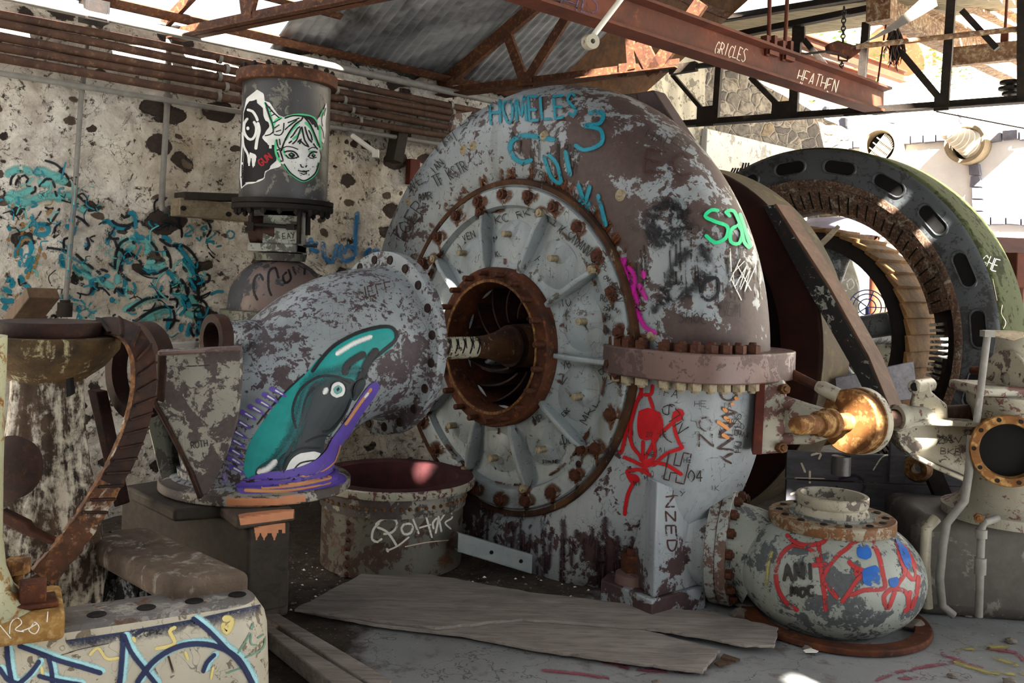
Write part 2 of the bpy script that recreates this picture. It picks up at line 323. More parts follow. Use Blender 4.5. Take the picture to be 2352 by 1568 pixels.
# ------------------------------------------------------------------ mesh building
def perp(v):
    v = v.normalized(); r = Z if abs(v.z) < .9 else Vector((1, 0, 0))
    u = r.cross(v).normalized(); return u, v.cross(u)
class MB:
    def __init__(s): s.v = []; s.f = []; s.mi = []; s.uv = []; s.hasuv = False
    def add(s, vs, fs, mat=0, uvs=None):
        o = len(s.v); s.v += [Vector(v) for v in vs]
        for i, f in enumerate(fs):
            s.f.append([o+k for k in f]); s.mi.append(mat); s.uv.append(uvs[i] if uvs else None)
        return s
    def box(s, c, size, X=Vector((1, 0, 0)), Y=None, mat=0):
        X = X.normalized(); Zv = Z
        if Y is None: Y = Z.cross(X).normalized() if abs(X.z) < .99 else Vector((0, 1, 0))
        Zv = X.cross(Y).normalized(); c = Vector(c); a, b, h = [k/2 for k in size]
        vs = [c + X*(a*i) + Y*(b*j) + Zv*(h*k) for k in (-1, 1) for j in (-1, 1) for i in (-1, 1)]
        return s.add(vs, [(0, 2, 3, 1), (4, 5, 7, 6), (0, 1, 5, 4), (2, 6, 7, 3), (0, 4, 6, 2), (1, 3, 7, 5)], mat)
    def prism(s, poly, off, mat=0):
        n = len(poly); poly = [Vector(p) for p in poly]; off = Vector(off)
        vs = poly + [p + off for p in poly]
        fs = [list(range(n))[::-1], list(range(n, 2*n))] + [(i, (i+1) % n, n+(i+1) % n, n+i) for i in range(n)]
        return s.add(vs, fs, mat)
    def tube(s, path, r, seg=14, cap=True, closed=False, mat=0, prof=None, up=None):
        path = [Vector(p) for p in path]; n = len(path); rs = r if isinstance(r, (list, tuple)) else [r]*n
        tang = []
        for i in range(n):
            if closed: t = path[(i+1) % n] - path[i-1]
            else: t = path[min(i+1, n-1)] - path[max(i-1, 0)]
            tang.append(t.normalized())
        if up is not None: u = (up - tang[0]*up.dot(tang[0])).normalized()
        else: u, _ = perp(tang[0])
        vs = []
        for i in range(n):
            if i: u = (u - tang[i]*u.dot(tang[i])).normalized()
            if up is not None:
                w_ = up - tang[i]*up.dot(tang[i])
                if w_.length > 1e-3: u = w_.normalized()
            w = tang[i].cross(u)
            if prof:
                for (a, b) in prof: vs.append(path[i] + u*(a*rs[i]) + w*(b*rs[i]))
            else:
                for k in range(seg): vs.append(path[i] + (u*cos(2*pi*k/seg) + w*sin(2*pi*k/seg))*rs[i])
        m = len(prof) if prof else seg; fs = []
        for i in range(n if closed else n-1):
            j = (i+1) % n
            for k in range(m): fs.append((i*m+k, i*m+(k+1) % m, j*m+(k+1) % m, j*m+k))
        if cap and not closed: fs += [list(range(m))[::-1], list(range((n-1)*m, n*m))]
        return s.add(vs, fs, mat)
    def lathe(s, prof, o, ax, seg=48, mat=0, a0=0, a1=2*pi, ref=None, closedprof=False, ell=1.):
        """prof: (radius, height) pairs turned round the axis ax through o"""
        ax = ax.normalized(); u, w = perp(ax)
        if ref is not None: u = (ref - ax*ref.dot(ax)).normalized(); w = ax.cross(u)
        full = abs(a1 - a0 - 2*pi) < 1e-6; ns = seg if full else seg+1; m = len(prof); vs = []; fs = []
        for k in range(ns):
            t = a0 + (a1-a0)*k/seg; d = u*cos(t) + w*(sin(t)*ell)
            for (r, h) in prof: vs.append(Vector(o) + ax*h + d*r)
        for k in range(seg):
            j = (k+1) % ns
            for q in range(m if closedprof else m-1):
                q2 = (q+1) % m
                fs.append((k*m+q, j*m+q, j*m+q2, k*m+q2))
        s.add(vs, fs, mat); return s
    def cyl(s, a, b, r, seg=24, mat=0, r2=None):
        a, b = Vector(a), Vector(b); return s.tube([a, b], [r, r if r2 is None else r2], seg, True, False, mat)
    def hexa(s, o, ax, r, h, mat=0, seg=6):
        return s.tube([o, Vector(o)+ax.normalized()*h], [r, r], seg, True, False, mat)
    def build(s, name, mats, parent=None, smooth=40, bevel=0, base=None, seg=2, sub=0):
        me = bpy.data.meshes.new(name); b0 = parent_base(parent) if parent is not None else (base or Vector())
        me.from_pydata([v - b0 for v in s.v], [], s.f)
        if not isinstance(mats, (list, tuple)): mats = [mats]
        for m in mats: me.materials.append(M[m] if isinstance(m, str) else m)
        for p, i in zip(me.polygons, s.mi): p.material_index = i
        bm = bmesh.new(); bm.from_mesh(me); bmesh.ops.remove_doubles(bm, verts=bm.verts, dist=1e-5) if bevel or smooth else None
        bmesh.ops.recalc_face_normals(bm, faces=bm.faces); bm.to_mesh(me); bm.free()
        if smooth: 
            me.shade_smooth(); me.set_sharp_from_angle(angle=math.radians(smooth))
        o = bpy.data.objects.new(name, me); COL.objects.link(o)
        if parent is not None: o.parent = parent
        else: o.location = b0
        if bevel:
            md = o.modifiers.new('edge', 'BEVEL'); md.width = bevel; md.segments = seg; md.limit_method = 'ANGLE'; md.angle_limit = math.radians(35)
        if sub:
            md = o.modifiers.new('sub', 'SUBSURF'); md.levels = sub; md.render_levels = sub
        return o
def parent_base(p):
    b = Vector()
    while p is not None: b += p.location; p = p.parent
    return b
def tag(o, label, cat, group=None):
    o['label'] = label; o['category'] = cat
    if group: o['group'] = group
    return o
def thing(name, loc, label, cat, group=None):
    o = bpy.data.objects.new(name, None); COL.objects.link(o); o.location = loc; o.empty_display_size = .1
    return tag(o, label, cat, group)
def proj(p):
    p = Vector(p)-CAMP; a, b = p.x/p.y*F, -p.z/p.y*F
    return CX + a*cos(TH) - b*sin(TH), HY + a*sin(TH) + b*cos(TH)
def struct(o): o['kind'] = 'structure'; return o
def copy_at(src, parent, loc, ax, spin=0., ref=None):
    """a copy of a part (its mesh is built along +Z at the origin) set at loc pointing along ax"""
    o = src.copy(); COL.objects.link(o); o.parent = parent
    o.location = Vector(loc) - parent_base(parent)
    q = Z.rotation_difference(Vector(ax).normalized()); o.rotation_mode = 'QUATERNION'; o.rotation_quaternion = q @ Quaternion(Z, spin)
    return o
_proto = {}
def proto(kind, mat, r, h):
    """shared meshes for nuts, studs and rivets"""
    k = (kind, mat, round(r, 4), round(h, 4))
    if k in _proto: return _proto[k]
    m = MB()
    if kind == 'nut':
        m.hexa((0, 0, -.004), Z, r, h*.75+.004); m.tube([(0, 0, h*.7), (0, 0, h)], [r*.62, r*.5], 10)
    elif kind == 'stud':
        m.tube([(0, 0, -.004), (0, 0, h*.96), (0, 0, h)], [r, r, r*.8], 10)
    elif kind == 'boss':
        m.lathe([(0, h), (r*.5, h), (r*.52, h*.45), (r*1.1, h*.4), (r*1.5, h*.1), (r*1.9, -.004)], (0, 0, 0), Z, 14)
    elif kind == 'rivet':
        m.lathe([(0, h), (r*.55, h*.9), (r*.9, h*.5), (r, -.002)], (0, 0, 0), Z, 10)
    elif kind == 'hole':  # shallow disc, the hole's shade comes from its dark colour
        m.lathe([(0, h*.9), (r*.75, h*.9), (r*.82, h*1.3), (r*1.1, h*1.3), (r*1.25, -.003)], (0, 0, 0), Z, 14)
    me = bpy.data.meshes.new(kind); me.from_pydata(m.v, [], m.f); me.materials.append(M[mat])
    me.shade_smooth(); me.set_sharp_from_angle(angle=math.radians(40))
    _proto[k] = me; return me
def fix(kind, name, mat, r, h, parent, loc, ax, spin=0.):
    o = bpy.data.objects.new(name, proto(kind, mat, r, h)); COL.objects.link(o); o.parent = parent
    o.location = Vector(loc) - parent_base(parent); o.rotation_mode = 'QUATERNION'
    o.rotation_quaternion = Z.rotation_difference(Vector(ax).normalized()) @ Quaternion(Z, spin)
    return o
def arc(n, a0, a1): return [a0 + (a1-a0)*i/(n-1) for i in range(n)]
def catmull(pts, step=5.):
    if len(pts) < 3: 
        a, b = pts[0], pts[-1]; n = max(2, int(sqrt(sum((x-y)**2 for x, y in zip(a, b)))/step)+1)
        return [tuple(x+(y-x)*i/(n-1) for x, y in zip(a, b)) for i in range(n)]
    out = []; p = [pts[0]] + list(pts) + [pts[-1]]
    for i in range(1, len(p)-2):
        a, b, c, d = p[i-1:i+3]; L = sqrt(sum((x-y)**2 for x, y in zip(b, c))); n = max(1, int(L/step))
        for k in range(n):
            t = k/n
            out.append(tuple(.5*((2*y) + (-x+z)*t + (2*x-5*y+4*z-w)*t*t + (-x+3*y-3*z+w)*t**3) for x, y, z, w in zip(a, b, c, d)))
    out.append(tuple(pts[-1])); return out

# ------------------------------------------------------------------ paint on surfaces
_bvh = {}
class Painter:
    """puts strokes and flat areas of paint onto an existing part: they become faces of that part lying on its skin"""
    def __init__(s, obj, others=()):
        me = obj.data; s.obj = obj; s.base = parent_base(obj); s.me = me
        s.bvh = BVHTree.FromPolygons([v.co + s.base for v in me.vertices], [tuple(p.vertices) for p in me.polygons])
        s.m = MB(); s.mats = []; s.lift = .0012; s.upright = False
    def mat(s, k):
        if k not in s.mats: s.mats.append(k)
        return s.mats.index(k)
    def hit(s, px, py):
        d = ray(px, py); d.normalize()
        loc, nor, i, dist = s.bvh.ray_cast(CAMP, d)
        if loc is None: return None
        if nor.dot(d) > 0: nor = -nor
        if -nor.dot(d) < .06 or (s.upright and abs(nor.z) > .4): return None
        return loc + nor*s.lift, dist
    def stroke(s, pts, w, mat, step=5., across=3, taper=0., smooth=True, maxjump=.12):
        k = s.mat(mat); ps = catmull(pts, step) if smooth else [q for i in range(len(pts)-1) for q in catmull(pts[i:i+2], step)]
        rows = []; cum = [0.]
        for a, b in zip(ps, ps[1:]): cum.append(cum[-1]+sqrt((a[0]-b[0])**2+(a[1]-b[1])**2))
        if cum[-1] > w*.8 and w > 3:      # rounded ends
            def at(l):
                for i in range(len(cum)-1):
                    if cum[i+1] >= l: f = (l-cum[i])/((cum[i+1]-cum[i]) or 1); return tuple(x+(y-x)*f for x, y in zip(ps[i], ps[i+1]))
                return ps[-1]
            ls = sorted(set([l for l in cum if w*.5 < l < cum[-1]-w*.5] + [w*.5*f for f in (0, .08, .3, .6, 1)] + [cum[-1]-w*.5*f for f in (0, .08, .3, .6, 1)]))
            ps = [at(l) for l in ls]; tot = cum[-1]; cum = ls
        else: tot = None
        for i, p in enumerate(ps):
            a, b = ps[max(i-1, 0)], ps[min(i+1, len(ps)-1)]; tx, ty = b[0]-a[0], b[1]-a[1]; L = sqrt(tx*tx+ty*ty) or 1
            nx, ny = -ty/L, tx/L; ww = (p[2] if len(p) > 2 else w)
            if taper: ww *= 1 - taper*(i/(len(ps)-1))
            if tot:
                dd = min(cum[i], tot-cum[i])/(w*.5)
                if dd < 1: ww *= max(.06, sqrt(max(0, 1-(1-dd)**2)))
            rows.append([s.hit(p[0]+nx*ww*(q/(across-1)-.5), p[1]+ny*ww*(q/(across-1)-.5)) for q in range(across)])
        s._rows(rows, k, [[q/(across-1) for q in range(across)]]*len(rows), maxjump)
        s.lift += .00006
    def _rows(s, rows, k, us, maxjump=.12):
        for i in range(len(rows)-1):
            for q in range(len(rows[i])-1):
                c = [rows[i][q], rows[i+1][q], rows[i+1][q+1], rows[i][q+1]]
                if any(x is None for x in c): continue
                ds = [x[1] for x in c]
                if max(ds)-min(ds) > maxjump: continue
                s.m.add([x[0] for x in c], [(0, 1, 2, 3)], k, [[(us[i][q], 0), (us[i+1][q], 0), (us[i+1][q+1], 0), (us[i][q+1], 0)]])
        s.m.hasuv = True
    def fill(s, poly, mat, step=4., curved=True):
        k = s.mat(mat)
        pl = catmull(list(poly)+[poly[0]], 4.)[:-1] if curved else list(poly)
        y0 = min(p[1] for p in pl); y1 = max(p[1] for p in pl); n = max(2, int((y1-y0)/step)); ys = [y0+(y1-y0)*(i+.02)/(n+.04) for i in range(n+1)]
        def cross(y):
            xs = []
            for i in range(len(pl)):
                a, b = pl[i], pl[(i+1) % len(pl)]
                if (a[1] <= y) != (b[1] <= y): xs.append(a[0]+(b[0]-a[0])*(y-a[1])/(b[1]-a[1]))
            return sorted(xs)
        cs = [cross(y) for y in ys]
        for i in range(n):
            a, b = cs[i], cs[i+1]
            if len(a) != len(b):
                if len(a) > len(b): b = a
                else: a = b
            for q in range(0, len(a)-1, 2):
                m = max(2, int(max(a[q+1]-a[q], b[q+1]-b[q])/(step*1.6))+2)
                r0 = [s.hit(a[q]+(a[q+1]-a[q])*t/(m-1), ys[i]) for t in range(m)]; r1 = [s.hit(b[q]+(b[q+1]-b[q])*t/(m-1), ys[i+1]) for t in range(m)]
                s._rows([r0, r1], k, [[.5]*m]*2)
        s.lift += .0006
    def text(s, txt, x0, y0, x1, y1, h, w, mat, gap=.25, jit=.04, seed=1, updir=None, cw=.62):
        """hand lettering along the line (x0,y0)-(x1,y1), letters h tall; squeezed or spread to fill the line"""
        r = random.Random(seed); L = sqrt((x1-x0)**2+(y1-y0)**2); dx, dy = (x1-x0)/L, (y1-y0)/L
        ux, uy = updir if updir else (dy, -dx)
        n = len(txt); adv = L/n; lw = adv*(1-gap)
        for i, ch in enumerate(txt):
            for st in FONT.get(ch.upper(), []):
                pts = []
                for (a, b) in st:
                    a += r.uniform(-jit, jit); b += r.uniform(-jit, jit)
                    pts.append((x0+dx*(adv*i+a*lw)+ux*b*h, y0+dy*(adv*i+a*lw)+uy*b*h))
                s.stroke(pts, w, mat, step=max(2.5, h*.12), across=2 if w < 4 else 3, smooth=len(st) > 4)
    def done(s):
        me = s.me; o = len(me.vertices); off = len(me.materials)
        for k in s.mats: me.materials.append(M[k])
        bm = bmesh.new(); bm.from_mesh(me)
        uvl = bm.loops.layers.uv.get('UVMap') or bm.loops.layers.uv.new('UVMap')
        for f, mi, uv in zip(s.m.f, s.m.mi, s.m.uv):
            vs = [bm.verts.new(s.m.v[i]-s.base) for i in f]
            fc = bm.faces.new(vs); fc.material_index = off+mi; fc.smooth = True
            for lp, u in zip(fc.loops, uv): lp[uvl].uv = u
        bm.to_mesh(me); bm.free(); me.update()
FONT = {
 'A': [[(0, 0), (.5, 1), (1, 0)], [(.2, .4), (.8, .4)]], 'B': [[(0, 0), (0, 1)], [(0, 1), (.8, .9), (.8, .6), (0, .52), (.95, .4), (.9, .08), (0, 0)]], 'C': [[(1, .9), (.5, 1), (.05, .7), (.05, .3), (.5, 0), (1, .1)]],
 'D': [[(0, 0), (0, 1)], [(0, 1), (.7, .9), (1, .5), (.7, .1), (0, 0)]], 'E': [[(1, 1), (0, 1), (0, 0), (1, 0)], [(0, .5), (.8, .5)]], 'F': [[(1, 1), (0, 1), (0, 0)], [(0, .5), (.8, .5)]],
 'G': [[(1, .85), (.5, 1), (.05, .6), (.2, .1), (.7, 0), (1, .4), (.55, .42)]], 'H': [[(0, 0), (0, 1)], [(1, 0), (1, 1)], [(0, .5), (1, .5)]], 'I': [[(.5, 0), (.5, 1)]], 'J': [[(.9, 1), (.9, .2), (.5, 0), (.1, .2)]],
 'K': [[(0, 0), (0, 1)], [(1, 1), (0, .45), (1, 0)]], 'L': [[(0, 1), (0, 0), (1, 0)]], 'M': [[(0, 0), (.1, 1), (.5, .3), (.9, 1), (1, 0)]], 'N': [[(0, 0), (0, 1), (1, 0), (1, 1)]],
 'O': [[(.5, 1), (.05, .7), (.05, .3), (.5, 0), (.95, .3), (.95, .7), (.5, 1)]], 'P': [[(0, 0), (0, 1)], [(0, 1), (.8, .95), (.95, .7), (.7, .5), (0, .45)]], 'R': [[(0, 0), (0, 1)], [(0, 1), (.8, .95), (.9, .7), (.7, .5), (0, .5)], [(.3, .5), (1, 0)]],
 'S': [[(1, .9), (.5, 1), (.1, .8), (.5, .52), (.95, .25), (.5, 0), (0, .12)]], 'T': [[(.5, 0), (.5, 1)], [(0, 1), (1, 1)]], 'U': [[(0, 1), (0, .3), (.5, 0), (1, .3), (1, 1)]], 'V': [[(0, 1), (.5, 0), (1, 1)]],
 'W': [[(0, 1), (.25, 0), (.5, .7), (.75, 0), (1, 1)]], 'X': [[(0, 0), (1, 1)], [(0, 1), (1, 0)]], 'Y': [[(0, 1), (.5, .5)], [(1, 1), (.3, 0)]], 'Z': [[(0, 1), (1, 1), (0, 0), (1, 0)]],
 '0': [[(.5, 1), (.05, .7), (.05, .3), (.5, 0), (.95, .3), (.95, .7), (.5, 1)]], '2': [[(.05, .8), (.5, 1), (.9, .75), (.5, .35), (0, 0), (1, .05)]], '4': [[(.7, 0), (.7, 1), (0, .35), (1, .35)]], '9': [[(.9, .7), (.5, 1), (.1, .75), (.5, .5), (.9, .7), (.6, 0)]],
 '1': [[(.5, 0), (.5, 1)]], '+': [[(.5, .1), (.5, .9)], [(.1, .5), (.9, .5)]], '7': [[(0, 1), (1, 1), (.4, 0)]],
}
# ================================================================== SETTING
W0 = Vector((-2.954, 5.4, 0)); N = H
def PW(px, py, off=0.): return PP(px, py, W0 + N*off, N)
def Wt(t, d, z): return W0 + D*t + N*d + Z*z
def td(p): q = Vector(p) - W0; return q.dot(D), q.dot(N)
ZE, MS = 3.2, .62
RN = (Z - N*MS).normalized()
def RP(px, py, off=0.): return PP(px, py, W0 + Z*(ZE-off), RN)
RIDGE = 4.6
# floor: concrete slab, slightly uneven, with earth heaped round the machine bed
def floor_z(x, y):
    z = .006*noise.noise((x*1.7, y*1.7, .3))
    e = max(0, min(1, ((y-4.6)*1.1 - .3*abs(x+.1))))*.045 if -2.5 < x < 1.3 else 0
    return z - .012 + e*(.6+.6*noise.noise((x*4, y*4, 1.)))
m = MB(); nx, ny = 150, 150; xs = [-6 + 14*i/nx for i in range(nx+1)]; ys = [-2 + 17*i/ny for i in range(ny+1)]
m.add([(x, y, floor_z(x, y)) for y in ys for x in xs], [(j*(nx+1)+i, j*(nx+1)+i+1, (j+1)*(nx+1)+i+1, (j+1)*(nx+1)+i) for j in range(ny) for i in range(nx)])
m.add([(-6, -2, -.6), (8, -2, -.6), (8, 15, -.6), (-6, 15, -.6)], [(3, 2, 1, 0)])
floor = struct(m.build('floor', 'floor', smooth=180))
# left wall of plastered rubble, lumpy, with a ragged top
def rubble(name, t0, t1, z0, z1fn, mat, amp=.035, step=.045, thick=.45):
    m = MB(); nt = int((t1-t0)/step); nz = 74; vs = []
    for i in range(nt+1):
        t = t0+(t1-t0)*i/nt; zt = z1fn(t)
        for j in range(nz+1):
            z = z0+(zt-z0)*j/nz
            b = noise.noise((t*2.1, z*2.1, 0))*1.0 + noise.noise((t*5.3, z*5.3, 4))*.55 + noise.noise((t*13, z*13, 9))*.22
            vs.append(Wt(t, amp*b-.02, z))
    k = nz+1; fs = [(i*k+j, (i+1)*k+j, (i+1)*k+j+1, i*k+j+1) for i in range(nt) for j in range(nz)]
    n0 = len(vs); 
    for i in range(nt+1):
        t = t0+(t1-t0)*i/nt; vs += [Wt(t, -thick, z1fn(t)), Wt(t, -thick, z0)]
    for i in range(nt):
        a, b = n0+2*i, n0+2*(i+1); fs += [(i*k+nz, (i+1)*k+nz, b, a), (a, b, b+1, a+1), (i*k, a+1, b+1, (i+1)*k)]
    fs += [[j for j in range(k)] + [n0, n0+1], [nt*k+j for j in range(k)][::-1] + [n0+2*nt+1, n0+2*nt]]
    m.add(vs, fs); return struct(m.build(name, mat, smooth=60))
wall_left = rubble('wall_left', -3., 5.2, -.02, lambda t: ZE-.02+.10*noise.noise((t*2.5, 0, 3))+.05*noise.noise((t*9, 1, 3)), 'wall')
wall_plaster = rubble('wall_inner', 5.2, 6.95, -.02, lambda t: 4.35+.05*noise.noise((t*6, 0, 1)), 'plaster', .03)
wall_block = rubble('wall_upper', 6.95, 10.3, 3.32, lambda t: 4.15 - .12*(t-6.95) + (.0 if t > 7.2 else .1), 'wall_block', .03)
m = MB(); m.box(Wt(8.6, -.16, 3.06), (3.35, .42, .50), D); struct(m.build('trim_1', 'lintel', bevel=.01))
m = MB(); m.box(Wt(8.2, -.2, 4.38), (2.6, .4, .42), D); struct(m.build('trim_2', 'plaster', bevel=.02))
m = MB(); m.box(Wt(10.15, -.2, 1.4), (.3, .44, 2.8), D); struct(m.build('wall_corner', 'wall_block', bevel=.02))
# roof: corrugated iron on purlins; a strip next to the wall has lost its sheets
def roof_pt(t, d, off=0.): 
    dd = min(d, 2*RIDGE-d); return Wt(t, d, ZE+MS*dd+off)
def roof_sheet(name, t0, t1, d0, d1, mat, corr=True, nd=10):
    m = MB(); nt = max(2, int((t1-t0)/.019)) if corr else 2; vs = []
    for i in range(nt+1):
        t = t0+(t1-t0)*i/nt
        for j in range(nd+1):
            d = d0+(d1-d0)*j/nd
            vs.append(roof_pt(t, d, (.012*cos(2*pi*t/.076) if corr else 0)+.004*noise.noise((t*2, d*2, 0))))
    k = nd+1; fs = [(i*k+j, (i+1)*k+j, (i+1)*k+j+1, i*k+j+1) for i in range(nt) for j in range(nd)]
    n0 = len(vs); m.add(vs, fs); m.add([v+Z*.02 for v in vs], [f[::-1] for f in fs])
    return struct(m.build(name, mat, smooth=60))
tL = td(RP(665, 48))[0]
roof_sheet('ceiling', tL, 4.35, -.3, RIDGE, 'corrugated')
roof_sheet('ceiling_boards', 4.35, 5.45, -.3, RIDGE, 'boards', False)
roof_sheet('ceiling_front', -3.6, tL-.02, 1.25, RIDGE, 'corrugated', False)
SV = Vector((.25, -.75, .66)).normalized()
def roof_holes(name, t0, t1, d0, d1, mat, holes):
    """a roof slope with holes added to let chosen sun spots through: a grid of plates with the holed cells left out"""
    ts = sorted({t0, t1, *[min(max(x, t0), t1) for h in holes for x in (h[0], h[1])]}); ds = sorted({d0, d1, *[min(max(x, d0), d1) for h in holes for x in (h[2], h[3])]})
    m = MB(); k = len(ds); vs = [roof_pt(t, d) for t in ts for d in ds]; n0 = len(vs); vs += [v+Z*.004 for v in vs]; fs = []
    for i in range(len(ts)-1):
        for j in range(k-1):
            tc, dc = (ts[i]+ts[i+1])/2, (ds[j]+ds[j+1])/2
            if any(h[0] < tc < h[1] and h[2] < dc < h[3] for h in holes): continue
            f = (i*k+j, (i+1)*k+j, (i+1)*k+j+1, i*k+j+1); fs += [f, tuple(n0+q for q in f[::-1])]
    m.add(vs, fs); return struct(m.build(name, mat, smooth=0))
def sun_hole(p, half):
    """the hole added to the far roof slope so that a sun spot falls at p"""
    t, d = td(p); st, sdd = SV.dot(D), SV.dot(N)
    k = (ZE+MS*(2*RIDGE-d)-p.z)/(SV.z+MS*sdd); return (t+st*k-half, t+st*k+half, d+sdd*k-half, d+sdd*k+half)
HOLES = []  # openings added to the unseen slope, aimed to drop sun spots
_a2 = PW(1012, 222, .02); _tn = Vector((.81, -.587, 0)).normalized().cross(Z)
for px, py, hf in [(1262+20*i, 190-2.4*i, .075) for i in range(15)] + [(1470, 105, .08), (1482, 130, .08), (1540, 110, .07), (1580, 50, .07), (1605, 15, .07)]:
    HOLES.append(sun_hole(PP(px, py, _a2, _tn), hf))
for px, py, Y, hf in ((1085, 240, 5.55, .035), (1890, 1552, 3.72, .045), (1042, 612, 5.42, .03), (975, 1075, 5.6, .03), (1385, 760, 4.9, .0), (2030, 945, 4.6, .03), (2150, 978, 4.66, .03), (1975, 960, 4.42, .06), (2120, 1055, 4.66, .02), (900, 1075, 5.5, .0), (2092, 412, 6.9, .05), (1968, 720, 7.6, .05)):
    if hf: HOLES.append(sun_hole(P(px, py, Y), hf))
roof_holes('ceiling_right', -3.6, 4.36, RIDGE, 2*RIDGE-.1, 'corrugated', HOLES)
m = MB(); m.box(Wt(6.9, 2.1, 5.05), (3.8, 2.5, .05), D); struct(m.build('ceiling_shade_deck', 'boards_pale'))  # deck added overhead to keep the sun off the upper wall
roof_sheet('ceiling_shade_far', 4.5, 6.1, RIDGE, 8.0, 'corrugated', False)  # unseen roof strip added to shade the lattice truss
m = MB(); m.box(Wt(-6.2, 4.5, 2.0), (.3, 9.4, 4.2), D); struct(m.build('wall_front', 'plaster'))
m = MB(); m.box(Wt(-3.3, 9.3, 1.6), (6.0, .3, 3.4), D); struct(m.build('wall_right', 'plaster'))

def bar(m, a, b, w, h, up=Z, mat=0):
    """a rolled-steel angle of legs w and h from a to b"""
    a, b = Vector(a), Vector(b); x = (b-a).normalized(); u = (up - x*up.dot(x)).normalized(); v = x.cross(u); t = .009
    for pl in ([(0, 0), (w, 0), (w, t), (0, t)], [(0, 0), (t, 0), (t, h), (0, h)]):
        m.prism([a + v*p + u*q for p, q in pl], b-a, mat)
def flat(m, a, b, w, th, up=Z, mat=0):
    a, b = Vector(a), Vector(b); x = (b-a).normalized(); u = (up - x*up.dot(x)).normalized(); v = x.cross(u)
    m.prism([a + u*(w*i) + v*(th*j) for i, j in ((-.5, -.5), (.5, -.5), (.5, .5), (-.5, .5))], b-a, mat)
def ibeam(m, a, b, w, h, tw=.012, tf=.018, mat=0):
    a, b = Vector(a), Vector(b); x = (b-a).normalized(); v = x.cross(Z).normalized(); u = v.cross(x)
    pts = [(-w/2, 0), (w/2, 0), (w/2, tf), (tw/2, tf*1.6), (tw/2, h-tf*1.6), (w/2, h-tf), (w/2, h), (-w/2, h), (-w/2, h-tf), (-tw/2, h-tf*1.6), (-tw/2, tf*1.6), (-w/2, tf)]
    m.prism([a + v*p + u*q for p, q in pts], b-a, mat)
# purlins
G = 'rusty roof purlins'
def purlin(a, b, w, h, label, mat='truss'):
    m = MB(); bar(m, a, b, w, h, RN); return tag(m.build('roof_purlin', mat, base=Vector(a)), label, 'purlin', G)
for d, t0, t1, lab in ((.10, -2.5, 5.3, 'rusty purlin along the eave just above the plastered wall'), (1.32, -.5, 5.3, 'rusty purlin crossing the middle of the corrugated roof')):
    purlin(roof_pt(t0, d, -.10), roof_pt(t1, d, -.10), .07, .085, lab)
purlin(roof_pt(-2.5, .36, -.06), roof_pt(tL+.3, .36, -.06), .05, .05, 'thin rusty purlin across the bare open strip of roof')
m = MB(); m.tube([Wt(-2.5, .2, ZE-.13), Wt(5.1, .2, ZE-.13)], .028, 12)
tag(m.build('conduit', 'pipe_grey', base=Wt(0, .2, ZE-.13)), 'pale grey conduit running along under the eave purlin', 'pipe')

# ------------------------------------------------------------------ trusses
TD = Vector((.81, -.587, 0)).normalized(); TNn = TD.cross(Z)
def truss(p0, label):
    return thing('roof_truss', p0, label, 'truss', 'rusty roof trusses')
def on(p0): return lambda px, py: PP(px, py, p0, TNn)
a1 = PW(400, 92, .05); q = on(a1)
t1 = truss(a1, 'rusty roof truss at the open strip, above the left wall pipes')
m = MB(); e1 = a1 + TD*3.6; bar(m, a1, e1, .06, .075); bar(m, a1, e1, -.06, .075); m.build('bottom_chord', 'truss', t1)
m = MB(); flat(m, q(372, 62), q(470, -40), .07, .03); m.build('top_chord', 'truss', t1)
m = MB(); flat(m, q(556, -60), q(570, 48), .09, .02, TD); m.build('gusset_plate', 'truss', t1)
m = MB(); flat(m, q(600, -70), q(575, 30), .05, .03, TD); m.build('web_member', 'truss', t1)
a2 = PW(1012, 222, .02); q = on(a2)
t2 = truss(a2, 'rusty roof truss just over the top of the spiral casing, its far half sunlit')
m = MB(); e2 = q(1560, 158); bar(m, a2, e2, .07, .07); bar(m, a2, e2, -.07, .07); m.build('bottom_chord', 'truss', t2)
m = MB(); flat(m, q(1540, 162), q(1600, 152), .06, .05); flat(m, q(1600, 152), q(1660, 146), .03, .03); m.build('tie_end', 'truss_dark', t2)
m = MB(); flat(m, q(1012, 200), q(1300, -45), .10, .05); m.build('top_chord', 'truss', t2)
for a, b, w in (((1163, 72), (1206, 190), .075), ((1308, 30), (1206, 192), .075), ((1468, 96), (1505, 168), .11), ((1612, 5), (1500, 165), .10), ((1440, -20), (1452, 160), .06)):
    m = MB(); flat(m, q(*a), q(*b), w, .035, TD); m.build('web_member', 'truss', t2)
m = MB(); m.prism([q(1193, 168), q(1222, 165), q(1228, 200), q(1190, 204)], TNn*.02); m.build('gusset_plate', 'truss', t2)
m = MB(); m.prism([q(1424, 148), q(1443, 146), q(1443, 176), q(1424, 178)], TNn*.02); m.build('splice_plate', 'truss', t2)
a3 = PZ(1560, 292, 3.05); q = on(a3)
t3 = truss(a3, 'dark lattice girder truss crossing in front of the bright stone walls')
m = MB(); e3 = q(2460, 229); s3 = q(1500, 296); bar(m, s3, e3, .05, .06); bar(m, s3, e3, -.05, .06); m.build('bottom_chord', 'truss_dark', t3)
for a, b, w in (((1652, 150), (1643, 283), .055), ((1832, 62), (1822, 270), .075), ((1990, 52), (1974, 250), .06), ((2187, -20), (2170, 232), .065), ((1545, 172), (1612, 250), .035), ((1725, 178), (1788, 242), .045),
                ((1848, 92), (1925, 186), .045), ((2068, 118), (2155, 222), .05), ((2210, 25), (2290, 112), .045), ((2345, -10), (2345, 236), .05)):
    m = MB(); flat(m, q(*a), q(*b), w, .05, TD); m.build('web_member', 'truss_dark', t3)
